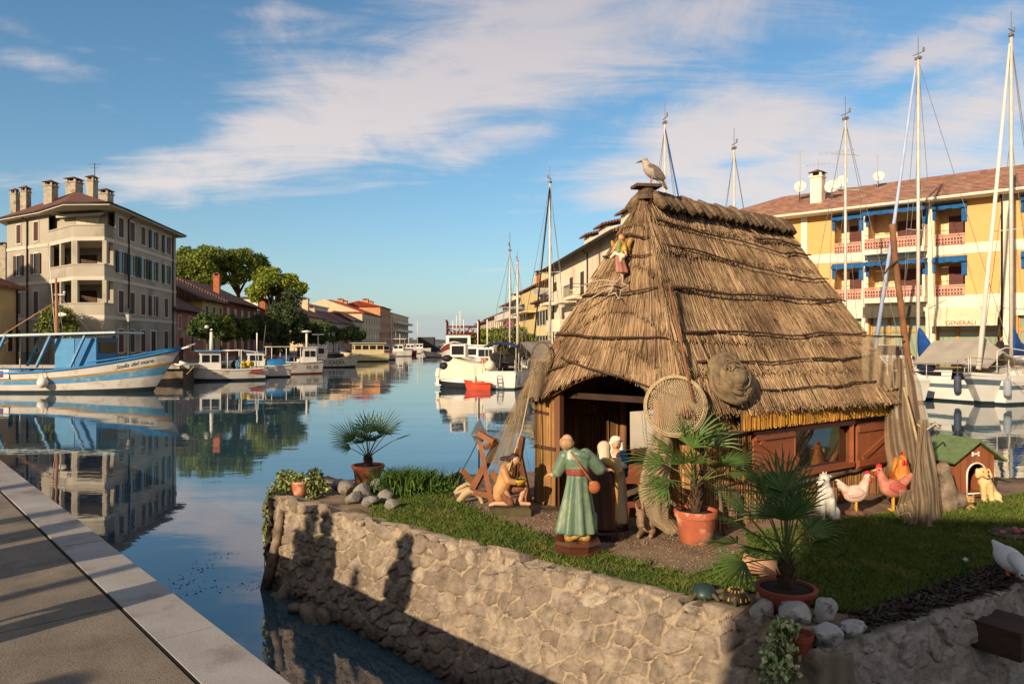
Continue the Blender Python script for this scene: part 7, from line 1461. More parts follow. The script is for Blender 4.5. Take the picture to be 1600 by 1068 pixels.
def hull(L, B, fb, bow, st, bands, mats, rake=.12, tr=.7, flare=.82, par=None, gun=None, deckm=None, draft=.35, srake=.02):
    """planked hull lofted from transverse stations; bands = (height fraction, material) from the waterline up"""
    ns = 26; mb = MB(); fr = sorted({-1.0, 0.0, *[b[0] for b in bands], .25, .5, .75, 1.0}); V = []; nf = len(fr)
    def mt(f):
        for top, m in bands:
            if f <= top + 1e-6: return m
        return bands[-1][1]
    for sd in (1, -1):
        for i in range(ns + 1):
            u = i / ns; zs = sheer(u, fb, bow, st); hb = halfb(u, B, tr)
            for f in fr:
                z = f * zs if f >= 0 else f * draft; w = hb * (flare + (1 - flare) * f ** .8 if f >= 0 else flare * .55)
                x = -L / 2 + L * u + (rake * L * (max(f, -.3) if f > 0 else f * .2) - rake * L * .6) * u ** 3 - srake * L * max(f, 0) * (1 - u) ** 4
                V.append((x, sd * w, z))
    F = []; m = []; n1 = (ns + 1) * nf
    for i in range(ns):
        for j in range(nf - 1):
            a = i * nf + j; q = (a, a + nf, a + nf + 1, a + 1); F.append(q[::-1]); m.append(mt(fr[j + 1])); F.append(tuple(v + n1 for v in q)); m.append(mt(fr[j + 1]))
    for j in range(nf - 1): F.append((j, j + 1, n1 + j + 1, n1 + j)); m.append(mt(fr[j + 1])); a = ns * nf + j; F.append((a, n1 + a, n1 + a + 1, a + 1)); m.append(mt(fr[j + 1]))
    mb.add(V, F); mb.m = m; h = mb.build('hull', mats, par, False, True, 40)
    mb = MB(); V = []
    for i in range(ns + 1):
        u = i / ns; zs = sheer(u, fb, bow, st); k = i * nf + nf - 1; x, y, z = h.data.vertices[k].co; V += [(x, y * .97, z - .10 * min(1, zs)), (x, -y * .97, z - .10 * min(1, zs))]
    mb.add(V, [(2 * i, 2 * i + 1, 2 * i + 3, 2 * i + 2) for i in range(ns)]); mb.build('deck', deckm or M_deck, par)
    if gun:
        for sd in (0, 1): MB().tube([tuple(h.data.vertices[sd * n1 + i * nf + nf - 1].co + Vector((0, 0, .01))) for i in range(ns + 1)], .045 + L * .002, 6).build('gunwale', gun, par, False, True)
    h['fr'] = 0; del h['fr']; return h
def hull_pt(h, u, f, side=-1):
    """nearest point of the hull skin at station u and height fraction f (side -1 = the -y side)"""
    co = np.array([v.co for v in h.data.vertices]); x0, x1 = co[:, 0].min(), co[:, 0].max(); s = co[co[:, 1] * side > 0]; zt = s[:, 2].max()
    x = x0 + (x1 - x0) * u; k = np.argmin((s[:, 0] - x) ** 2 + 2 * (s[:, 2] - f) ** 2); return Vector(s[k])
def hull_text(s, size, par, h, p, ex, m, shear=0.0):
    """painted name following the curve of the hull side (-y)"""
    from mathutils.bvhtree import BVHTree
    o = text(s, size, par, (p[0], 0, p[2]), (ex[0], 0, ex[2]), m, depth=0, shear=shear); o.matrix_parent_inverse = Matrix.Identity(4)
    tr = BVHTree.FromPolygons([v.co for v in h.data.vertices], [tuple(q.vertices) for q in h.data.polygons])
    for v in o.data.vertices: hit = tr.ray_cast(Vector((v.co.x, -9, v.co.z)), Vector((0, 1, 0))); v.co.y = (hit[0].y if hit[0] else p[1]) - .02
    return o
def pipe(name, par, pts, r=.025, m=None): return MB().tube(pts, r, 6).build(name, m or M_mast, par, False, True)
def cabin(par, x0, x1, y0, y1, z0, z1, m, tap=.06, name='cabin', wins=1, glass=None, roof=None, over=.12):
    mb = MB(); V = [(x0, y0, z0), (x1, y0, z0), (x1, y1, z0), (x0, y1, z0), (x0 + tap, y0 + tap * .5, z1), (x1 - tap, y0 + tap * .5, z1), (x1 - tap, y1 - tap * .5, z1), (x0 + tap, y1 - tap * .5, z1)]
    mb.add(V, [(3, 2, 1, 0), (4, 5, 6, 7), (0, 1, 5, 4), (1, 2, 6, 5), (2, 3, 7, 6), (3, 0, 4, 7)]); c = mb.build(name, m, par); H = z1 - z0; w = (x1 - x0 - .2) / max(1, wins)
    for k in range(wins):
        for y, t in ((y0 + tap * .3 - .015, -1), (y1 - tap * .3 + .015, 1)):
            mb = MB(); mb.box((x0 + .1 + w * (k + .5), y, z0 + H * .66), (w * .78, .04, H * .34)); mb.build('window', glass or M_pane, c)
    for x in (x0 + tap * .4 - .012, x1 - tap * .4 + .012):
        mb = MB(); mb.box((x, (y0 + y1) / 2, z0 + H * .66), (.04, (y1 - y0) * .72, H * .34)); mb.build('window', glass or M_pane, c)
    if roof: mb = MB(); mb.box(((x0 + x1) / 2, (y0 + y1) / 2, z1 + .035), (x1 - x0 + over, y1 - y0 + over, .07)); mb.build('cabin_roof', roof, c)
    return c
def fender(par, p, r=.11, h=.5, m=None, ball=False):
    mb = MB()
    if ball: mb.ell(p, (r, r, r * 1.05), None, 16, 12); mb.cap(tuple(Vector(p) + Vector((0, 0, r))), tuple(Vector(p) + Vector((0, 0, r * 1.3))), r * .2, r * .16, 8)
    else: mb.cap(tuple(Vector(p) - Vector((0, 0, h / 2 - r))), tuple(Vector(p) + Vector((0, 0, h / 2 - r))), r, r, 12); mb.cap(tuple(Vector(p) + Vector((0, 0, h / 2))), tuple(Vector(p) + Vector((0, 0, h / 2 + .08))), r * .3, r * .25, 8)
    f = mb.build('fender', m or M_whf, par, False, True); MB().tube([tuple(Vector(p) + Vector((0, 0, h / 2))), tuple(Vector(p) + Vector((0, 0, h / 2 + .7)))], .012, 5).build('line', M_wire, f); return f
def outboard(par, p, s=1.0, m=None):
    x, y, z = p; mb = MB(); mb.cap((x, y, z + .25 * s), (x - .05, y, z + .55 * s), .15 * s, .13 * s, 12); mb.box((x, y, z - .05 * s), (.12 * s, .09 * s, .5 * s)); mb.ell((x - .02, y, z - .32 * s), (.2 * s, .05 * s, .06 * s)); return mb.build('outboard_motor', m or M_whf, par, False, True, 45)
def boat(name, label, p, rz, cat='boat', group=None): return thing(name, label, cat, (p[0], p[1], 0), rz, group)
# --- the blue and white fishing boat at the left edge
t = boat('blue_fishing_boat', 'white and blue wooden fishing boat with a blue wheelhouse and tall wooden mast', (-25.0, 40.6), R(-2))
h = hull(12.6, 3.4, 1.05, 1.25, .18, [(.12, 2), (.40, 0), (.62, 1), (.70, 3), (1.0, 0)], [M_hullw, M_bbl, M_boot, M_ochl], .12, .8, .86, t, M_bblue)
mb = MB(); mb.box((1.7, 0, 2.05), (2.3, 2.0, 1.75)); c = mb.build('wheelhouse', M_bblue, t)
for y in (-1.012, 1.012):
    for x in (1.1, 2.3): mb = MB(); mb.box((x, y, 2.1), (1.06, .03, 1.6)); mb.build('panel', M_bblue if x > 2 else mat('pale blue panel', (70, 138, 178), (58, 120, 160), 2, .5), c)
mb = MB(); mb.box((2.87, 0, 2.4), (.03, 1.6, .6)); mb.build('window', M_pane, c)
mb = MB(); mb.add([(-2.2, -1.45, 2.98), (4.1, -1.45, 3.16), (4.1, 1.45, 3.16), (-2.2, 1.45, 2.98), (-2.2, -1.45, 3.1), (4.1, -1.45, 3.26), (4.1, 1.45, 3.26), (-2.2, 1.45, 3.1)], [(3, 2, 1, 0), (4, 5, 6, 7), (0, 1, 5, 4), (1, 2, 6, 5), (2, 3, 7, 6), (3, 0, 4, 7)]); mb.build('canopy_roof', mat('pale blue roof', (186, 198, 196), (166, 180, 180), 1.5, .6), t)
mb = MB(); mb.add([(-6.4, -1.5, 2.86), (-2.25, -1.5, 3.02), (-2.25, 1.5, 3.02), (-6.4, 1.5, 2.86), (-6.4, -1.5, 2.92), (-2.25, -1.5, 3.08), (-2.25, 1.5, 3.08), (-6.4, 1.5, 2.92)], [(3, 2, 1, 0), (4, 5, 6, 7), (0, 1, 5, 4), (1, 2, 6, 5), (2, 3, 7, 6), (3, 0, 4, 7)]); mb.build('stern_awning', mat('off white awning', (206, 200, 184), (184, 178, 162), 1.5, .8), t)
for x in (-2.1, .35, 2.2):
    for y in (-1.4, 1.4): mb = MB(); mb.bar((x - .55, y, 1.35), (x + .25, y, 3.05), .16, .10); mb.build('slanted_post', M_bbl, t)
for y in (-1.4, 1.4): mb = MB(); mb.bar((-4.9, y, 1.3), (-4.2, y, 2.95), .14, .12); mb.build('slanted_post', M_bbl, t)
for x in (-6.0, -4.9, -3.0):
    for y in (-1.3, 1.3): pipe('awning_post', t, [(x, y, 1.2), (x, y, 2.95)], .03, M_whf)
pipe('hand_frame', t, [(-2.6, -1.1, 1.3), (-2.6, -1.1, 2.35), (-1.9, -1.1, 2.75)], .045, M_wood)
pipe('mast', t, [(.05, 0, 1.2), (.0, 0, 4.2), (-.05, 0, 6.2)], [.11, .09, .05], M_wood); pipe('whip_aerial', t, [(-.15, .1, 3.1), (-.5, .1, 7.4)], .02, M_whf); pipe('boom', t, [(.1, 0, 5.0), (-3.3, 0, 2.95)], .03, M_wood)
for x, y in ((2.0, 0), (-.9, .5), (.9, -.8)): pipe('stay', t, [(0, 0, 5.4), (x, y, 3.1)], .018, M_wire)
mb = MB(); mb.cap((.25, 0, 4.2), (.5, 0, 4.2), .14, .06, 8); mb.box((.15, 0, 5.3), (.6, .04, .04)); mb.ell((.42, 0, 5.42), (.07, .07, .07)); mb.build('deck_lamp', M_whf, t, False, True, 40)
mb = MB(); mb.box((.1, .4, 2.35), (.5, .5, 1.1)); mb.build('red_locker', mat('dull red locker', (110, 52, 46), (84, 40, 38), 3, .7), t)
for u, z in ((.52, .55), (.24, .42)):
    q = hull_pt(h, u, z); fender(t, tuple(q + Vector((0, -.24 if u > .3 else -.13, .0))), .27 if u > .3 else .12, .5 if u < .3 else .6, M_whf, u > .3)
for k in range(9): q = hull_pt(h, .70 + .026 * k, 1.6 + .05 * k); pipe('bulwark_stanchion', t, [tuple(q * .97 + Vector((0, .04, .0))), tuple(q * .97 + Vector((0, .04, .22)))], .025, M_bblue)
for sd in (-1, 1):
    pts = [hull_pt(h, .66 + .032 * k, 3, sd) for k in range(11)]; pipe('bow_rail', t, [tuple(q + Vector((0, -.02 * sd, .22 - .01 * k))) for k, q in enumerate(pts)], .05, M_bblue)
mb = MB(); q = hull_pt(h, 1, 3); mb.bar(tuple(q + Vector((-.3, .1, -.05))), tuple(q + Vector((.55, .1, .18))), .1, .08); mb.bar(tuple(q + Vector((.4, -.1, .16))), tuple(q + Vector((.7, .25, .3))), .06, .06); mb.build('anchor', M_whf, t)
a = hull_pt(h, .80, 1.62); b = hull_pt(h, .93, 1.95); hull_text('Stella del mare', .30, t, h, (a + b) / 2 + Vector((-.15, 0, -.42)), b - a, mat('black lettering', (30, 30, 34), (24, 24, 28), 4, .7), .4)
q = hull_pt(h, .355, 1.0); mb = MB(); mb.box(tuple(q + Vector((0, -.03, -.05))), (1.0, .03, .48)); o = mb.build('name_board', M_whf, t); mb = MB(); mb.box(tuple(q + Vector((0, -.05, -.05))), (.42, .012, .36)); mb.build('purple_square', mat('purple plate', (96, 70, 120), (76, 54, 100), 9, .6), o)
# --- generic small fishing boats on the left bank
def fisher(name, label, px, pyw, rz, L, B, fb, bow, style, group='fishing boats along the left bank', hm=None, bands=None):
    p = G(px, pyw, 0); t = boat(name, label, p, rz, 'boat', group)
    h = hull(L, B, fb, bow, .1, bands or [(.14, 1), (1.0, 0)], [hm or M_hullw, M_boot, M_redb], .10, .75, .84, t, M_whf); return t, h
t, h = fisher('white_fishing_boat', 'white wooden fishing boat with a radar post, orange door and heap of yellow floats', 347, 594, R(205), 5.6, 2.2, .75, .42, 0, bands=[(.2, 1), (1, 0)])
c = cabin(t, .1, 1.5, -.75, .75, .6, 2.05, M_gel, .04, 'wheelhouse', 2, roof=M_bbl, over=.5); mb = MB(); mb.box((.09, .2, 1.2), (.04, .55, 1.15)); mb.build('orange_door', mat('orange door', (188, 112, 56), (156, 88, 42), 3, .6), c)
pipe('radar_post', t, [(.7, 0, 2.1), (.7, 0, 3.4)], [.14, .10], M_whf); mb = MB(); mb.cap((.7, -.5, 3.55), (.7, .5, 3.55), .07, .07, 8); mb.ell((1.0, 0, 3.75), (.14, .14, .12)); mb.build('radar', M_whf, t, False, True)
for y in (-.85, .85): pipe('frame_rail', t, [(-.1, y, 2.1), (-1.2, y, 2.12), (-2.3, y, 2.0), (-2.4, y, .8)], .035, M_whf); pipe('frame_post', t, [(-1.2, y, .7), (-1.2, y, 2.12)], .03, M_whf); pipe('frame_post', t, [(-.3, y, .7), (-.3, y, 2.12)], .03, M_whf)
pipe('frame_bar', t, [(-2.3, -.85, 2.0), (-2.3, .85, 2.0)], .03, M_whf)
mb = MB(); rr = random.Random(2)
for k in range(16): mb.ell((-1.6 + rr.uniform(-.4, .3), .25 + rr.uniform(-.3, .5), .95 + rr.uniform(0, .35)), (.15, .13, .13), None, 10, 7)
mb.build('yellow_floats', M_yelf, t, False, True)
for k in range(3): mb = MB(); mb.ell((-.55 - .25 * k, .3 * (k - 1), 1.1), (.2, .22, .3)); mb.build('net_bin', (M_whf, M_black, M_bbl)[k], t, False, True)
q = hull_pt(h, .16, .5, 1); mb = MB(); mb.box(tuple(q + Vector((.05, .03, .05))), (1.4, .02, .3), R(-3)); mb.build('red_name_panel', mat('faded red panel', (140, 62, 54), (112, 48, 44), 5, .7), t)
pipe('bow_roller', t, [(2.2, 0, 1.15), (2.75, 0, 1.3)], .12, M_whf)
tp = MB().tube([(-20.9, 48.6, 1.1), (-21.4, 48.7, .6), (-22.0, 49.4, .35), (-23.0, 50.8, 1.1)], .03, 6); o = tp.build('mooring_rope', M_rope, None, False, True); tag(o, 'pale mooring rope sagging from the bow of the white fishing boat to the quay', 'rope')
t, h = fisher('canopied_fishing_boat', 'white fishing boat with red waterline and a flat canopy, second along the left bank', 450, 584, R(214), 5.4, 2.2, .95, .5, 0, bands=[(.12, 2), (1, 0)])
c = cabin(t, -2.2, -1.0, -.85, .85, .75, 2.2, M_gel, .04, 'wheelhouse', 2, roof=M_whf); mb = MB(); mb.box((.3, 0, 2.3), (2.8, 1.9, .06)); mb.build('canopy', mat('off white awning', (0, 0, 0)), t)
for x in (-.8, .4, 1.6):
    for y in (-.85, .85): pipe('canopy_post', t, [(x, y, .9), (x, y, 2.3)], .03, M_whf)
pipe('radar_post', t, [(-1.6, 0, 2.2), (-1.6, 0, 3.5)], .09, M_whf); mb = MB(); mb.lathe([(.01, 3.5), (.4, 3.52), (.42, 3.62), (.01, 3.7)], 16, (-1.6, 0, 0)); mb.build('radar', M_whf, t, False, True)
mb = MB(); mb.ell((2.3, .3, 1.55), (.22, .22, .22)); mb.ell((1.9, -.2, 1.5), (.2, .2, .2)); mb.build('yellow_floats', M_yelf, t, False, True)
for k in range(4): mb = MB(); mb.box((.2 + .5 * k, .3 * (-1) ** k, 1.15), (.4, .4, .6)); mb.build('fish_crate', (M_bblue, M_redb, M_black, M_redor)[k], t)
for k in range(4): pipe('scupper_stain', t, [tuple(hull_pt(h, .12 + .05 * k, .8, 1) + Vector((0, .02, .05))), tuple(hull_pt(h, .12 + .05 * k, .4, 1) + Vector((0, .03, 0)))], .02, M_ochl)
t, h = fisher('blue_dinghy', 'small dark blue skiff squeezed between the canopied boat and the white cabin boat', 488, 574.5, R(100), 3.2, 1.5, .55, .25, 0, hm=mat('dark blue hull', (48, 66, 96), (36, 50, 76), 3, .5))
mb = MB(); mb.box((0, 0, .55), (.3, 1.2, .05)); mb.box((-1.0, 0, .55), (.3, 1.1, .05)); mb.build('thwart', M_wood, t); outboard(t, (-1.95, 0, .6), .8, M_black); cabin(t, .3, 1.1, -.4, .4, .5, 1.5, mat('dark blue hull', (0, 0, 0)), .1)
t, h = fisher('lettered_cabin_boat', 'white cabin boat with bold dark name letters on its side and a pole frame aft', 518, 573.5, R(8), 5.6, 2.1, .85, .55, 0)
cabin(t, -2.2, -.5, -.8, .8, .7, 2.3, M_gel, .05, 'wheelhouse', 2, roof=M_whf); pipe('radar_post', t, [(-1.4, 0, 2.3), (-1.4, 0, 3.5)], .05, M_whf); mb = MB(); mb.box((-1.4, 0, 3.5), (1.2, .3, .12)); mb.build('radar', M_whf, t)
for y in (-.8, .8): pipe('frame_rail', t, [(.3, y, .8), (.3, y, 2.7), (2.0, y, 2.85), (2.0, y, 1.0)], .04, M_wood)
mb = MB(); mb.box((.7, 0, 1.15), (1.1, 1.1, .6)); mb.build('engine_box', M_black, t)
lm = mat('navy lettering', (28, 36, 64), (24, 30, 54), 5, .6); q = hull_pt(h, .60, .55, -1); hull_text('KADIA', .56, t, h, q + Vector((0, 0, -.12)), (1, 0, 0), lm)
t, h = fisher('pale_yellow_boat', 'pale yellow motorboat with a long glazed deckhouse, lit by the sun', 567, 564.5, R(200), 6.8, 2.6, 1.0, .35, 0, hm=mat('pale yellow hull', (222, 202, 150), (200, 178, 124), 1.5, .45))
cabin(t, -2.8, 1.4, -1.0, 1.0, .9, 2.5, mat('pale cabin', (206, 188, 140), (184, 166, 118), 1.5, .5), .1, 'deckhouse', 4, roof=M_whf, over=.5); mb = MB(); mb.ell((2.2, .2, 1.35), (.5, .4, .3)); mb.build('dinghy_cover', M_black, t, False, True)
for k, (px, py, d_rz, L, l) in enumerate(((602, 559, 100, 5.5, 'small white boat with a tall net gallows beyond the pale yellow boat'), (615, 556.5, 192, 6.5, 'white boat with a low cabin and aft frame farther up the left bank'), (636, 552, 185, 6.5, 'small white boat near the far end of the left bank'), (650, 550, 190, 7.5, 'distant white motor cruiser with a tall mast at the canal mouth'))):
    t, h = fisher('far_boat', l, px, py, R(d_rz), L, 2.2, .95, .5, 0, 'distant boats on the left bank'); cabin(t, -1.8, .2, -.8, .8, .8, 2.2, M_gel, .08, 'cabin', 2, roof=M_whf)
    pipe('mast', t, [(-.4, 0, 2.2), (-.4, 0, 3.8 + (4.5 if k == 3 else .8 * (k % 2)))], .06, M_whf)
    if k < 2:
        for y in (-.8, .8): pipe('frame_post', t, [(-2.0, y, .8), (-2.0, y, 4.2 - k)], .07, M_wood); pipe('frame_post', t, [(1.2, y, .8), (1.2, y, 4.2 - k)], .07, M_wood)
        mb = MB(); mb.box((-.4, 0, 4.25 - k), (3.6, 1.9, .1)); mb.build('gallows_roof', M_wood if k == 0 else M_whf, t)
for k, (px, py, d_rz, L, hm, l) in enumerate(((408, 589, 205, 4.2, 0, 'small white boat with a blue tarpaulin tucked behind the white fishing boat'), (590, 562, 205, 5.2, 0, 'white boat with a red deck box behind the pale yellow boat'), (627, 554.5, 200, 6.0, 1, 'small red hulled boat far along the left bank'))):
    t, h = fisher('moored_boat', l, px, py, R(d_rz), L, 2.0, .85, .4, 0, 'small boats crowding the left bank', M_redb if hm else None); cm = (M_bblue, M_redor, M_whf)[k]
    cabin(t, -.2, 1.1, -.6, .6, .7, 1.9, M_gel, .1, 'cabin', 1, roof=cm); mb = MB(); mb.loft([[(x, w * cos(a), .8 + .6 * sin(a)) for a in [PI * j / 8 for j in range(9)]] for x, w in ((-L * .42, .5), (-L * .3, .75), (-.5, .75), (-.35, .6))], True, False); mb.build('deck_cover', cm, t, False, True, 40)
    pipe('mast', t, [(.3, 0, 1.9), (.3, 0, 3.4 + .5 * (k % 3))], .05, M_whf); pipe('aerial', t, [(-.1, .3, 1.9), (-.3, .3, 4.0)], .02, M_wire); fender(t, tuple(hull_pt(h, .4, .5, 1) + Vector((0, .1, 0))), .1, .5)
for px, d, rz, cm, l in ((748, 62, 250, M_redor, 'white boat with an orange red cover between the trawler and the white yacht'), (762, 56, 262, M_tarp, 'white boat with a grey cover behind the covered motorboat'), (706, 96, 255, M_redb, 'dark red covered boat left of the trawler')):
    p = P(px, 534, d); t = boat('moored_boat', l, p, R(rz), 'boat', 'small boats on the right bank'); h = hull(5.5, 2.2, 1.1, .5, .1, [(.14, 1), (1, 0)], [M_gel, M_boot], .1, .8, .85, t, M_whf); cabin(t, -.4, 1.2, -.7, .7, .9, 2.4, M_gel, .12, 'cabin', 1, roof=M_whf)
    mb = MB(); mb.loft([[(x, w * cos(a), .95 + .9 * sin(a)) for a in [PI * j / 8 for j in range(9)]] for x, w in ((-2.5, .6), (-1.8, .95), (-.8, .95), (-.5, .7))], True, False); mb.build('deck_cover', cm, t, False, True, 40); pipe('mast', t, [(.2, 0, 2.4), (.2, 0, 4.4)], .05, M_whf)
t, h = fisher('moving_launch', 'little white open launch alone in mid channel', 683, 558, R(178), 4.6, 1.7, .75, .45, 0, None, bands=[(.16, 2), (1, 0)]); mb = MB(); mb.cap((-.6, 0, .8), (-.6, 0, 1.35), .22, .16, 8); mb.box((.5, 0, .85), (.9, .9, .5)); mb.build('engine_box', M_black, t, False, True, 40); outboard(t, (-2.3, 0, .8), .9, M_black)
# dark pontoon with sheds at the canal mouth
t = thing('harbour_barge', 'dark barge with a low shed at the mouth of the canal', 'barge', (P(668, 534, 260).x, 260, 0)); mb = MB(); mb.box((0, 0, .6), (9, 6, 1.6)); mb.build('hull', M_boot, t); mb = MB(); mb.box((-.5, 0, 2.9), (6, 4, 3)); mb.build('shed', mat('dark shed', (64, 62, 60), (48, 46, 46), 1, .9), t)
# --- right bank craft
t = boat('red_trawler', 'old trawler with a cluttered dark red superstructure and twin gallows, beyond the covered motorboat', P(719, 534, 84), R(268))
h = hull(11, 4.2, 1.7, 1.0, .2, [(.1, 1), (.75, 0), (1, 2)], [M_hullw, M_boot, M_redb], .1, .8, .85, t, M_whf); M_rust = mat('rusty red steel', (130, 62, 50), (86, 42, 36), 2.5, .8, .01, 12)
cabin(t, -1.5, 2.2, -1.4, 1.4, 1.6, 3.5, M_gel, .1, 'wheelhouse', 3, roof=M_rust); mb = MB(); rr = random.Random(12)
for k in range(46): mb.bar((rr.uniform(-4, -1), rr.uniform(-1.8, 1.8), rr.uniform(2.2, 4.0)), (rr.uniform(-4, -1), rr.uniform(-1.8, 1.8), rr.uniform(2.4, 4.6)), .12, .10)
mb.build('deck_gear', M_rust, t)
for y in (-1.9, 1.9): pipe('gallows', t, [(-3.6, y, 1.6), (-3.6, y, 5.0), (-2.6, y, 5.2)], .14, M_rust)
pipe('gallows_beam', t, [(-3.6, -1.9, 4.5), (-3.6, 1.9, 4.5)], .13, M_rust)
for k in range(4): pipe('aerial', t, [(.2 + .4 * k, -.8 + .45 * k, 3.5), (.2 + .4 * k, -.8 + .45 * k, 5.2 + .5 * (k % 3))], .05, M_whf)
t = boat('covered_motorboat', 'motorboat under a cream tarpaulin with white outboards, moored left of the white yacht', P(732, 534, 43.5), R(176))
h = hull(3.6, 1.9, .62, .2, .02, [(.55, 1), (1, 0)], [M_gel, M_black], .06, .9, .9, t, None)
mb = MB(); rings = []
for x, w, z in ((-1.75, .75, .62), (-1.5, .85, 1.45), (-.2, .86, 1.55), (.5, .84, 1.75), (.9, .8, 1.9), (1.5, .55, 1.3), (1.9, .25, .75)):
    rings.append([(x, -w, .55), (x, -w * .98, z * .6 + .2), (x, -w * .8, z * .95), (x, -w * .2, z * 1.02), (x, w * .2, z * 1.02), (x, w * .8, z * .95), (x, w * .98, z * .6 + .2), (x, w, .55)])
mb.loft(rings, True, False); mb.build('tarpaulin', M_cream, t, False, True, 35)
mb = MB(); mb.box((.55, 0, 2.2), (.9, 1.3, .75)); o = mb.build('windscreen', M_gel, t); mb = MB(); mb.box((.55, .66, 2.22), (.7, .03, .5)); mb.box((1.01, 0, 2.22), (.03, 1.1, .5)); mb.build('window', M_pane, o)
outboard(t, (1.75, .4, .5), 1.0); outboard(t, (1.9, -.25, .55), .9); mb = MB(); mb.ell((1.35, .5, 1.3), (.3, .25, .22)); mb.ell((1.15, .55, 1.75), (.35, .25, .2)); mb.build('cover_bundle', M_black, t, False, True); fender(t, (-.45, 1.0, .35), .10, .75)
t = boat('orange_dinghy', 'small orange red dinghy between the covered motorboat and the white yacht', P(747, 534, 42.0), R(172)); h = hull(1.5, 1.0, .38, .12, 0, [(1, 0)], [M_redor], .1, .8, .8, t, M_redor, M_redor); mb = MB(); mb.box((-.2, 0, .45), (.25, 1.0, .05)); mb.build('thwart', M_wood, t)
t = thing('life_ring', 'orange life ring hanging on the stern rail of the white yacht', 'life ring', tuple(P(757, 571, 43.0)))
mb = MB(); n = 24; mb.tube([(.26 * cos(2 * PI * k / n), 0, .34 * sin(2 * PI * k / n)) for k in range(n + 1)], .07, 8, False); mb.build('ring', mat('life ring orange', (196, 92, 60), (170, 72, 46), 5, .7), t, False, True)
def rigging(t, mx, z0, ztop, L, spreaders=(.45, .72), head=True, hull_w=1.2, bow=None, furl=None, r=.09):
    m = pipe('mast', t, [(mx, 0, z0), (mx, 0, (z0 + ztop) / 2), (mx, 0, ztop)], [r, r * .95, r * .8])
    for s in spreaders: z = z0 + (ztop - z0) * s; mb = MB(); mb.bar((mx, -.8, z), (mx, .8, z), .06, .03); mb.build('spreader', M_mast, m)
    for y in (-hull_w, hull_w): MB().tube([(mx, 0, ztop - .2), (mx - .05, y * .7, z0 + (ztop - z0) * spreaders[0]), (mx - .1, y, z0 - .3)], .014, 5).build('shroud', M_wire, m); MB().tube([(mx, 0, z0 + (ztop - z0) * .7), (mx + .2, y, z0 - .3)], .012, 5).build('shroud', M_wire, m)
    MB().tube([(mx, 0, ztop - .1), (-L / 2, 0, z0 - .2)], .014, 5).build('backstay', M_wire, m)
    b = bow if bow is not None else L / 2
    if furl: MB().tube([(mx + .15, 0, ztop - .4), (mx + (b - mx) * .5, 0, (z0 + ztop) / 2), (b, 0, z0 + .1)], [.05, .085, .11], 8).build('furled_jib', furl, t, False, True)
    else: MB().tube([(mx, 0, ztop - .1), (b, 0, z0)], .014, 5).build('forestay', M_wire, m)
    if head: mb = MB(); mb.tube([(mx, 0, ztop), (mx, 0, ztop + 1.1)], .018, 5); mb.bar((mx - .35, 0, ztop + .25), (mx + .3, 0, ztop + .25), .03, .03); mb.cap((mx - .3, 0, ztop + .3), (mx - .3, 0, ztop + .42), .05, .05, 6); mb.box((mx, 0, ztop + .02), (.3, .16, .12)); mb.build('masthead_gear', M_wire, m)
    return m
def yacht(name, label, p, rz, L, B, ztop, mx, stripe=None, sailcov=None, furl=None, fb=1.0, group='sailing yachts moored along the basin', r=.09, rails=True, sp=(.45, .72), bands=None):
    t = boat(name, label, p, rz, 'yacht', group)
    h = hull(L, B, fb, .3, .05, bands or [(.1, 1), (.62, 0), (.80, 2), (1, 0)], [M_gel, M_boot, stripe or M_gel], .13, .72, .88, t, None, M_gel, .4, .03)
    mb = MB(); rings = []
    for x, w, z in ((-L * .18, B * .30, fb + .45), (L * .05, B * .32, fb + .5), (L * .2, B * .24, fb + .36), (L * .32, B * .1, fb + .15)): rings.append([(x, -w, fb - .12), (x, -w * .86, z), (x, w * .86, z), (x, w, fb - .12)])
    mb.loft(rings, True, False); c = mb.build('coachroof', M_gel, t)
    for y in (-1, 1): mb = MB(); mb.bar((-L * .12, y * B * .30, fb + .22), (L * .12, y * B * .285, fb + .2), .03, .16); mb.build('cabin_window', M_pane, c)
    m = rigging(t, mx, fb + .3, ztop, L, sp, True, B * .42, L * .46, furl, r)
    if rails:
        for y in (-1, 1):
            pts = [hull_pt(h, u, 5, y) for u in (.02, .2, .4, .6, .8, .97)]
            for zz in (.32, .62): MB().tube([tuple(q * 1 + Vector((0, -.06 * y, zz))) for q in pts], .014, 5).build('guard_wire', M_wire, t)
            for q in pts: pipe('stanchion', t, [tuple(q + Vector((0, -.06 * y, -.1))), tuple(q + Vector((0, -.06 * y, .64)))], .018, M_mast)
    if sailcov is not None:
        bl = L * .34; mb = MB(); mb.loft([[(mx - .05 - bl * u, w * cos(a) * 1.0, fb + .95 + hgt * (.5 + .5 * sin(a))) for a in [2 * PI * k / 10 for k in range(10)]] for u, w, hgt in ((0, .14, 1.5), (.06, .17, 1.35), (.22, .2, .7), (.5, .18, .45), (.85, .13, .32), (1, .08, .24))])
        mb.build('sail_cover', sailcov, t, False, True); pipe('boom', t, [(mx, 0, fb + .9), (mx - bl * 1.08, 0, fb + .95)], .06)
    return t, h
t, h = yacht('white_yacht', 'white yacht seen from astern with navy bimini, stern ladder and sprayhood', P(793, 534, 45.2) , R(82), 6.6, 2.75, zat(405, 78) * .3 + 5, 1.0, sp=(.5,), bands=[(.1, 1), (1, 0)], r=.05)
mb = MB(); rings = []
for y in np.linspace(-.95, .95, 7): rings.append([(-2.9 + x, y, 2.72 - .22 * (y / .95) ** 2 - .05 * abs(x - .7)) for x in (0, .35, .7, 1.05, 1.4)] + [(-2.9 + x, y, 2.62 - .22 * (y / .95) ** 2 - .05 * abs(x - .7)) for x in (1.4, 1.05, .7, .35, 0)])
mb.loft(rings); mb.build('bimini', M_navy, t, False, True, 40)
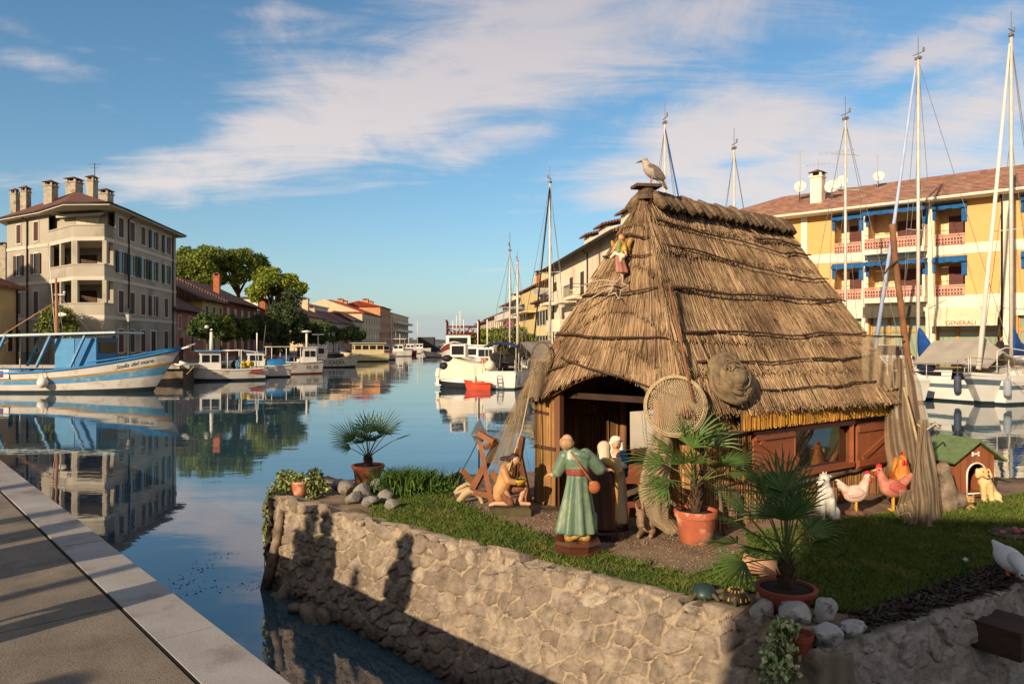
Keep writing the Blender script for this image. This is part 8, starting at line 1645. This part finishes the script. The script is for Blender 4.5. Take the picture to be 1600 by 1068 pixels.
for y in (-.9, .9):
    for x in (-2.8, -1.6): pipe('bimini_post', t, [(x, y, 1.0), (x, y, 2.5)], .02)
mb = MB(); rings = []
for x, w, z in ((-1.3, 1.0, 2.2), (-.7, .95, 2.15), (.2, .75, 1.5)): rings.append([(x, -w, 1.05), (x, -w * .85, z * .85 + .1), (x, -w * .4, z), (x, w * .4, z), (x, w * .85, z * .85 + .1), (x, w, 1.05)])
mb.loft(rings, True, False); o = mb.build('sprayhood', M_cream, t, False, True, 30)
mb = MB(); mb.box((-1.32, -.35, 1.72), (.03, .55, .5)); mb.box((-1.32, .35, 1.72), (.03, .55, .5)); mb.build('window', M_pane, o)
mb = MB()
for y in (-.22, .08): mb.bar((-3.46, y, .1), (-3.40, y, 1.25), .035, .035)
for k in range(5): mb.bar((-3.45, -.22, .2 + .2 * k), (-3.45, .08, .2 + .2 * k), .03, .03)
mb.build('stern_ladder', M_wire, t); q = hull_pt(h, .1, .6, -1); fender(t, tuple(q + Vector((.3, -.12, .05))), .12, .7); fender(t, (-3.2, .55, 1.35), .3, .5, M_cream, True)
mb = MB(); mb.box((-3.37, -.72, .72), (.03, .62, .2)); mb.build('name_panel', M_navy, t); mb = MB(); mb.ell((-1.0, -.55, 2.2), (.45, .4, .25)); mb.build('cover_bundle', mat('khaki bundle', (112, 96, 66), (86, 74, 52), 4, .9), t, False, True)
t, h = yacht('tented_yacht', 'yacht under a grey boom tent with a tall bare mast left of the hut', P(853, 534, 50), R(60), 8, 2.8, zat(287, 51), .6, r=.10, sp=(.5,)); mb = MB(); mb.add([(-3.6, 0, 2.7), (.4, 0, 2.85), (.2, -1.5, 1.5), (-3.6, -1.5, 1.4), (.2, 1.5, 1.5), (-3.6, 1.5, 1.4)] + [(-3.6, 0, 2.66), (.4, 0, 2.81), (.2, -1.5, 1.46), (-3.6, -1.5, 1.36), (.2, 1.5, 1.46), (-3.6, 1.5, 1.36)], [(0, 3, 2, 1), (0, 1, 4, 5), (6, 7, 8, 9), (6, 11, 10, 7), (2, 3, 9, 8), (4, 10, 11, 5)]); mb.build('boom_tent', M_tarp, t)
MB().tube([(.6, 0, zat(287, 51) - .3), (-2.6, -.5, 3.0)], .05, 6).build('topping_lift', M_black, t, False, True)
yacht('cream_masted_yacht', 'yacht hidden behind the shrubs, only its cream mast with light stays showing', P(806, 534, 74), R(70), 8, 2.8, zat(407, 74), .5, r=.14, sp=(.5,))
for k, (px, d, ytop, l, rz, rr_) in enumerate(((1039, 40, 192, 'yacht behind the hut whose dark alloy mast rises beside the gull', 100, .08), (1147, 41, 232, 'yacht behind the hut with the shorter white mast right of the gull', 100, .075), (1321, 36.5, 186, 'yacht behind the hut, white mast with two crosstrees before the yellow building', 105, .075))):
    sp = ((.6,), (.6,), (.72, .86))[k]; t, h = yacht('masted_yacht', l, P(px, 534, d), R(rz), 8, 2.7, zat(ytop, d), .0, r=rr_, sp=sp, rails=False)
    if k == 0: MB().tube([(.0, 0, zat(192, d) - .3), (-3.2, -.9, 3.0)], .045, 6).build('blue_halyard', mat('blue halyard', (40, 92, 150), (30, 70, 120), 5, .7), t, False, True)
t, h = yacht('striped_yacht', 'white yacht with a grey green stripe, blue sail cover and grey tarpaulin', P(1462, 534, 35.6), R(112), 8.0, 2.9, zat(92, 36.5), .95, M_grst, M_scov, mat('pale blue furled sail', (176, 186, 206), (150, 160, 186), 5, .8, stretch=(1, 1, .3)), sp=(.45,))
mb = MB(); V = [(.2, -.1, 2.75), (-2.3, -.1, 2.95), (-3.2, -.1, 2.2), (.0, 1.45, 1.7), (-2.4, 1.5, 1.75), (-3.5, 1.3, 1.6), (.0, -1.5, 1.6), (-2.4, -1.5, 1.75), (-3.5, -1.3, 1.6)]; mb.add(V + [(x, y, z - .04) for x, y, z in V], [(0, 1, 4, 3), (1, 2, 5, 4), (1, 0, 6, 7), (2, 1, 7, 8), (12, 13, 10, 9), (13, 14, 11, 10), (16, 15, 9, 10), (17, 16, 10, 11)]); mb.build('tarpaulin', M_tarp, t)
M_fbl = mat('navy fender', (72, 76, 96), (54, 58, 76), 5, .6)
q = hull_pt(h, .25, .85, 1); fender(t, tuple(q + Vector((0, .16, -.0))), .15, .85, M_fbl); q = hull_pt(h, .02, .7, 1); fender(t, tuple(q + Vector((-.1, .14, .1))), .15, .75, mat('grey fender', (150, 156, 160), (126, 132, 138), 5, .6))
pipe('stern_arch', t, [(-3.7, -1.0, 1.2), (-3.7, -1.0, 2.3), (-3.4, 0, 2.45), (-3.7, 1.0, 2.3), (-3.7, 1.0, 1.2)], .03); mb = MB(); mb.ell((-.3, 1.0, 1.55), (.45, .3, .22)); mb.build('dinghy_bundle', M_navy, t, False, True)
t, h = yacht('moored_yacht', 'white yacht at the right edge with a furled white jib and blue sail cover', (23.6, 34.4), R(216), 9.4, 3.0, zat(66, 34.6), .9, M_grst, M_scov, mat('white furled sail', (222, 212, 196), (200, 190, 172), 6, .8, stretch=(1, 1, .3)), fb=1.12, sp=(.42,))
MB().tube([tuple(hull_pt(h, .86, .9, 1) + Vector((0, .05, .2))), tuple(hull_pt(h, .86, .9, 1) + Vector((-.5, 1.6, -.9)))], .015, 5).build('mooring_line', M_rope, t)
# ================================================================== STREET FURNITURE, CARS, PEOPLE
M_lampg = mat('dark green lamp iron', (38, 66, 56), (28, 50, 44), 4, .5); M_lglass = mat('lantern glass', (190, 184, 166), (170, 164, 148), 4, .3)
def lamp(px, d, ztop, label):
    x, y = XY(px, d); t = thing('street_lamp', label, 'street lamp', (x, y, 1.0), 0, 'lanterns along the left promenade'); h = ztop - 1.0
    MB().lathe([(.16, 0), (.16, .25), (.10, .35), (.07, .9), (.06, h * .6), (.05, h - .95), (.10, h - .9), (.03, h - .8)], 12).build('post', M_lampg, t, False, True, 40)
    MB().lathe([(.10, h - .8), (.24, h - .30), (.24, h - .27)], 6).build('lantern', M_lglass, t); MB().lathe([(.32, h - .28), (.30, h - .22), (.08, h - .02), (.02, h + .08)], 6).build('lantern_cap', M_lampg, t)
lamp(201, 50.6, zat(484, 50.6), 'dark green street lamp with a lantern before the grey corner block'); lamp(404, 78, zat(503, 78), 'street lamp among the dark round trees before the brown red house'); lamp(521, 112, zat(517, 112), 'street lamp farther along the left promenade near the clipped trees')
p = P(796, 534, 62); t = thing('no_parking_sign', 'round red and blue no parking sign on a post above the shrubs', 'traffic sign', (p.x, p.y, 1.0)); z = zat(507, 62) - 1.0
MB().tube([(0, 0, 0), (0, 0, z + .3)], .04, 8).build('post', M_wire, t, False, True); Mx = Matrix.Rotation(R(90), 3, 'X'); mb = MB(); mb.lathe([(.01, -.02), (.31, -.02), (.31, .02), (.01, .02)], 28, (0, -.06, z), True, 0, Mx); sg = mb.build('sign_plate', mat('sign red', (190, 60, 60), (170, 50, 52), 4, .5), t)
mb = MB(); mb.lathe([(.01, 0), (.23, 0), (.23, .012), (.01, .012)], 28, (0, -.085, z), True, 0, Mx); mb.build('blue_field', mat('sign blue', (56, 74, 150), (46, 62, 130), 4, .5), sg); mb = MB(); mb.bar((-.17, -.10, z + .17), (.17, -.10, z - .17), .01, .075); mb.build('red_bar', mat('sign red', (0, 0, 0)), sg)
def car(name, label, p, rz, m, L=4.2, W=1.75, H=1.45):
    t = thing(name, label, 'car', p, rz, 'cars parked before the yellow building'); pr = [(-.5, .32, .55), (-.5, .55, .74), (-.47, .84, .86), (-.36, .90, .90), (-.22, .93, .92), (0, .93, .92), (.22, .90, .92), (.34, .82, .90), (.46, .70, .82), (.5, .5, .7), (.5, .32, .6)]
    mb = MB(); mb.loft([[(x * L, -w * W / 2, .26), (x * L, -w * W / 2 * 1.02, .26 + (z - .26) * .5), (x * L, -w * W / 2 * .94, z), (x * L, w * W / 2 * .94, z), (x * L, w * W / 2 * 1.02, .26 + (z - .26) * .5), (x * L, w * W / 2, .26)] for x, z, w in pr]); mb.build('body', m, t, False, True, 40)
    mb = MB(); mb.loft([[(x * L, -w * W / 2, .86), (x2 * L, -w * W / 2 * .82, z), (x2 * L, w * W / 2 * .82, z), (x * L, w * W / 2, .86)] for x, x2, z, w in ((-.42, -.32, .95, .86), (-.40, -.27, H - .06, .88), (-.1, -.08, H, .9), (.12, .08, H - .02, .9), (.30, .13, H - .1, .88), (.33, .30, .93, .86))]); g_ = mb.build('glasshouse', M_pane, t, False, True, 40)
    mb = MB(); mb.loft([[(x * L, -w * W / 2, z - .03), (x * L, -w * W / 2, z + .015), (x * L, w * W / 2, z + .015), (x * L, w * W / 2, z - .03)] for x, z, w in ((-.30, H - .08, .70), (-.08, H + .005, .76), (.09, H - .01, .74), (.15, H - .10, .70))]); mb.build('roof', m, t, False, True, 40)
    for x in (-.31, .31):
        for y in (-1, 1): mb = MB(); mb.lathe([(.01, -.1), (.28, -.1), (.32, -.06), (.32, .06), (.28, .1), (.01, .1)], 20, (x * L, y * (W / 2 - .1), .32), True, 0, Matrix.Rotation(R(90), 3, 'X')); w = mb.build('wheel', M_black, t, False, True, 40); MB().lathe([(.01, -.11), (.19, -.108), (.19, .108), (.01, .11)], 14, (x * L, y * (W / 2 - .1), .32), True, 0, Matrix.Rotation(R(90), 3, 'X')).build('rim', M_wire, w)
    for y in (-.6, .6): mb = MB(); mb.ell((.485 * L, y, .62), (.08, .2, .09)); mb.build('headlight', M_whf, t, False, True); mb = MB(); mb.ell((-.49 * L, y, .72), (.06, .2, .1)); mb.build('tail_light', M_redb, t, False, True)
EE = Vector((.743, -.669)); car('parked_car', 'dark car parked behind the two right hand yachts', (26.0, 39.3, 1.09), R(-42), mat('dark car paint', (40, 44, 52), (34, 38, 46), 2, .25, spec=.6, coat=.6), 4.4); car('parked_car', 'silver white car parked behind the blue sail cover of the striped yacht', (21.4, 43.3, 1.09), R(138), mat('silver car paint', (196, 192, 184), (180, 176, 168), 2, .3, spec=.6, coat=.6), 4.2)
def person(label, p, rz, top, legs, skin=None, hairc=None, H=1.74, bag=False, name='person'):
    """standing adult, body one skin; clothes as children"""
    t = thing(name, label, 'person', p, rz); s = H / 1.74; S3 = lambda L: [tuple([q[0]] + [tuple(v * s for v in a) if isinstance(a, tuple) else a * s for a in q[1:]]) if q[0] == 'c' else (q[0], tuple(v * s for v in q[1]), tuple(v * s for v in q[2])) for q in L]
    B = head((0, -.02 * s, 1.62 * s), .105 * s, (0, -1, -.1)) + S3([('c', (0, 0, .95), (0, 0, 1.38), .12, .13), ('c', (-.19, .0, 1.40), (-.25, .02, 1.12), .048, .04), ('c', (-.25, .02, 1.12), (-.22, -.10, .88), .038, .03), ('c', (.19, .0, 1.40), (.25, .02, 1.12), .048, .04), ('c', (.25, .02, 1.12), (.22, -.10, .88), .038, .03), ('c', (-.09, 0, .92), (-.10, -.01, .5), .075, .055), ('c', (-.10, -.01, .5), (-.11, .01, .08), .05, .035), ('c', (.09, 0, .92), (.10, -.01, .5), .075, .055), ('c', (.10, -.01, .5), (.11, .01, .08), .05, .035), ('c', (-.11, .02, .05), (-.12, -.14, .035), .045, .04), ('c', (.11, .02, .05), (.12, -.14, .035), .045, .04)])
    B += hand((-.22 * s, -.10 * s, .88 * s), (0, -.3, -1), .09 * s, 1) + hand((.22 * s, -.10 * s, .88 * s), (0, -.3, -1), .09 * s, -1)
    org('body', B, skin or M_skin, t, .012); org('hair', S3([('e', (0, .012, 1.655), (.10, .11, .10)), ('e', (0, .05, 1.60), (.09, .07, .10))]), hairc or M_hairb, t, .014)
    org('jacket', S3([('c', (0, 0, .92), (0, 0, 1.36), .155, .16), ('c', (-.10, 0, 1.40), (.10, 0, 1.40), .085, .085), ('c', (-.185, 0, 1.39), (-.25, .02, 1.12), .075, .06), ('c', (-.25, .02, 1.12), (-.225, -.08, .92), .058, .048), ('c', (.185, 0, 1.39), (.25, .02, 1.12), .075, .06), ('c', (.25, .02, 1.12), (.225, -.08, .92), .058, .048)]), top, t, .014)
    org('trousers', S3([('c', (-.08, 0, .92), (-.10, -.01, .5), .10, .078), ('c', (-.10, -.01, .5), (-.11, .01, .12), .074, .06), ('c', (.08, 0, .92), (.10, -.01, .5), .10, .078), ('c', (.10, -.01, .5), (.11, .01, .12), .074, .06)]), legs, t, .014)
    org('shoes', S3([('c', (-.11, .03, .06), (-.12, -.15, .045), .055, .045), ('c', (.11, .03, .06), (.12, -.15, .045), .055, .045)]), M_black, t, .012); return t
M_djk = mat('dark jacket', (52, 44, 44), (36, 32, 34), 6, .9); M_dtr = mat('dark trousers', (42, 42, 50), (32, 32, 38), 6, .9)
q = P(1563, 534, 36.6); person('person in dark jacket and trousers standing on the quay between the two yachts', (q.x, q.y, 1.16), R(60), M_djk, M_dtr, H=1.86)
# ------------------------------------------------------------------ behind the camera: what throws the long shadows into the view
ph = Vector((LD.x, LD.y)).normalized()
def upsun(x, y, k): return (x - ph.x * k, y - ph.y * k)
q = upsun(-.93, 6.74, 5.3); person('person standing at the quay edge out of view, in a dark coat', (q[0], q[1], 1.1), R(200), M_djk, M_dtr, H=1.72)
def bare_tree(x, y, r, lean, label, seed, crown=True):
    rg = np.random.default_rng(seed); t = thing('promenade_tree', label, 'tree', (x, y, 1.1), 0, 'trees on the near promenade, out of view'); mb = MB(); mb.tube([(0, 0, -.1), (lean * .4, 0, 2.2), (lean, .05, 4.2)], [r, r * .85, r * .7], 10); ends = []
    for k in range(7): a = k * .9 + rg.uniform(-.2, .2); e = (lean + 1.5 * cos(a), 1.5 * sin(a), 5.6 + rg.uniform(-.4, .9)); mb.tube([(lean, .05, 4.0), ((lean + e[0]) / 2, e[1] / 2, 4.9), e], [r * .45, r * .3, .02], 6); ends.append(e)
    mb.build('trunk', M_bark, t, False, True); cl = [(e, (.7, .7, .5)) for e in ends]; link('crown', leaf_mesh('crown', clump_points(1500, cl, .2), .2, M_bush, .6), t)
for wx, wy, kk, l in ((-1.86, 7.55, 5.5, 'second person at the quay edge out of view, added to cast a shadow on the wall'), (-2.22, 7.85, 6.2, 'third person at the quay edge out of view, added to cast a shadow on the wall')):  # unseen figures, added to throw shadow bands onto the islet wall
    q = upsun(wx, wy, kk); person(l, (q[0], q[1], 1.1), R(190), M_djk, M_dtr, H=1.80)
for k, (wx, wy, kk, r, lean) in enumerate(((-4.6, 6.6, 9, .15, .1), (-5.5, 7.9, 11, .16, -.2))):
    q = upsun(wx, wy, kk); bare_tree(q[0], q[1], r, lean, 'promenade tree behind the viewer', k)
for k, (wx, wy, kk, r, h_) in enumerate(((-3.45, 5.75, 6.5, .13, 3.1), (-3.95, 6.45, 7.0, .10, 3.2), (-3.1, 4.75, 7.2, .07, 3.0), (-2.3, 3.2, 5.0, .16, 1.9), (-4.5, 5.4, 5.5, .12, 2.4))):  # unseen posts, added to lay shadow stripes across the quay
    q = upsun(wx, wy, kk); t = thing('shadow_post', 'tall wooden shadow post added on the near quay behind the viewer for its shadow stripe', 'shadow post', (q[0], q[1], 1.1), 0, 'posts added for shadow stripes on the near quay'); MB().lathe([(r * 1.1, 0), (r, .3), (r * .95, h_ - .2), (r * 1.05, h_ - .1), (r * .6, h_)], 14).build('post', M_post, t, False, True, 40)
# quayside house behind the camera to the right: its shadow covers the lawn and the nose of the islet
kx = upsun(1.75, 5.0, 15.0); FH = Fac((kx[0], kx[1] + .2), (kx[0] + 14, kx[1] - 2.2)); FH = Fac(tuple(FH.B), tuple(FH.A)); hb = bthing('quayside_house', 'rendered quayside house behind the viewer, out of view', FH); ZB = .95 + .352 * (15.0 + 2.4) / 1.0
body(hb, FH, 7, 1.1, ZB, M_och, ZB + 1.2); gable_roof(hb, FH, 7, ZB, ZB + 1.3, .2, M_tile)
for u in (2, 5, 8, 11): window(hb, FH, u, 2.2, .9, 1.6, M_shb, True)
# tall house beyond the left edge: shades the foot of the grey corner block
q = (-62, 33); FS = Fac((-66, 24), (-50, 36)); hs = bthing('tall_quay_house', 'tall house beyond the left edge of the view', FS); body(hs, FS, 9, -.2, 15.5, M_och, 17); gable_roof(hs, FS, 9, 15.5, 17.2, .5, M_tile)
mb = MB(); mb.prism([(-90, 10), (-42, 10), (-47, 38), (-90, 42)], -3, 1.0); struct(mb.build('far_quay', M_face))
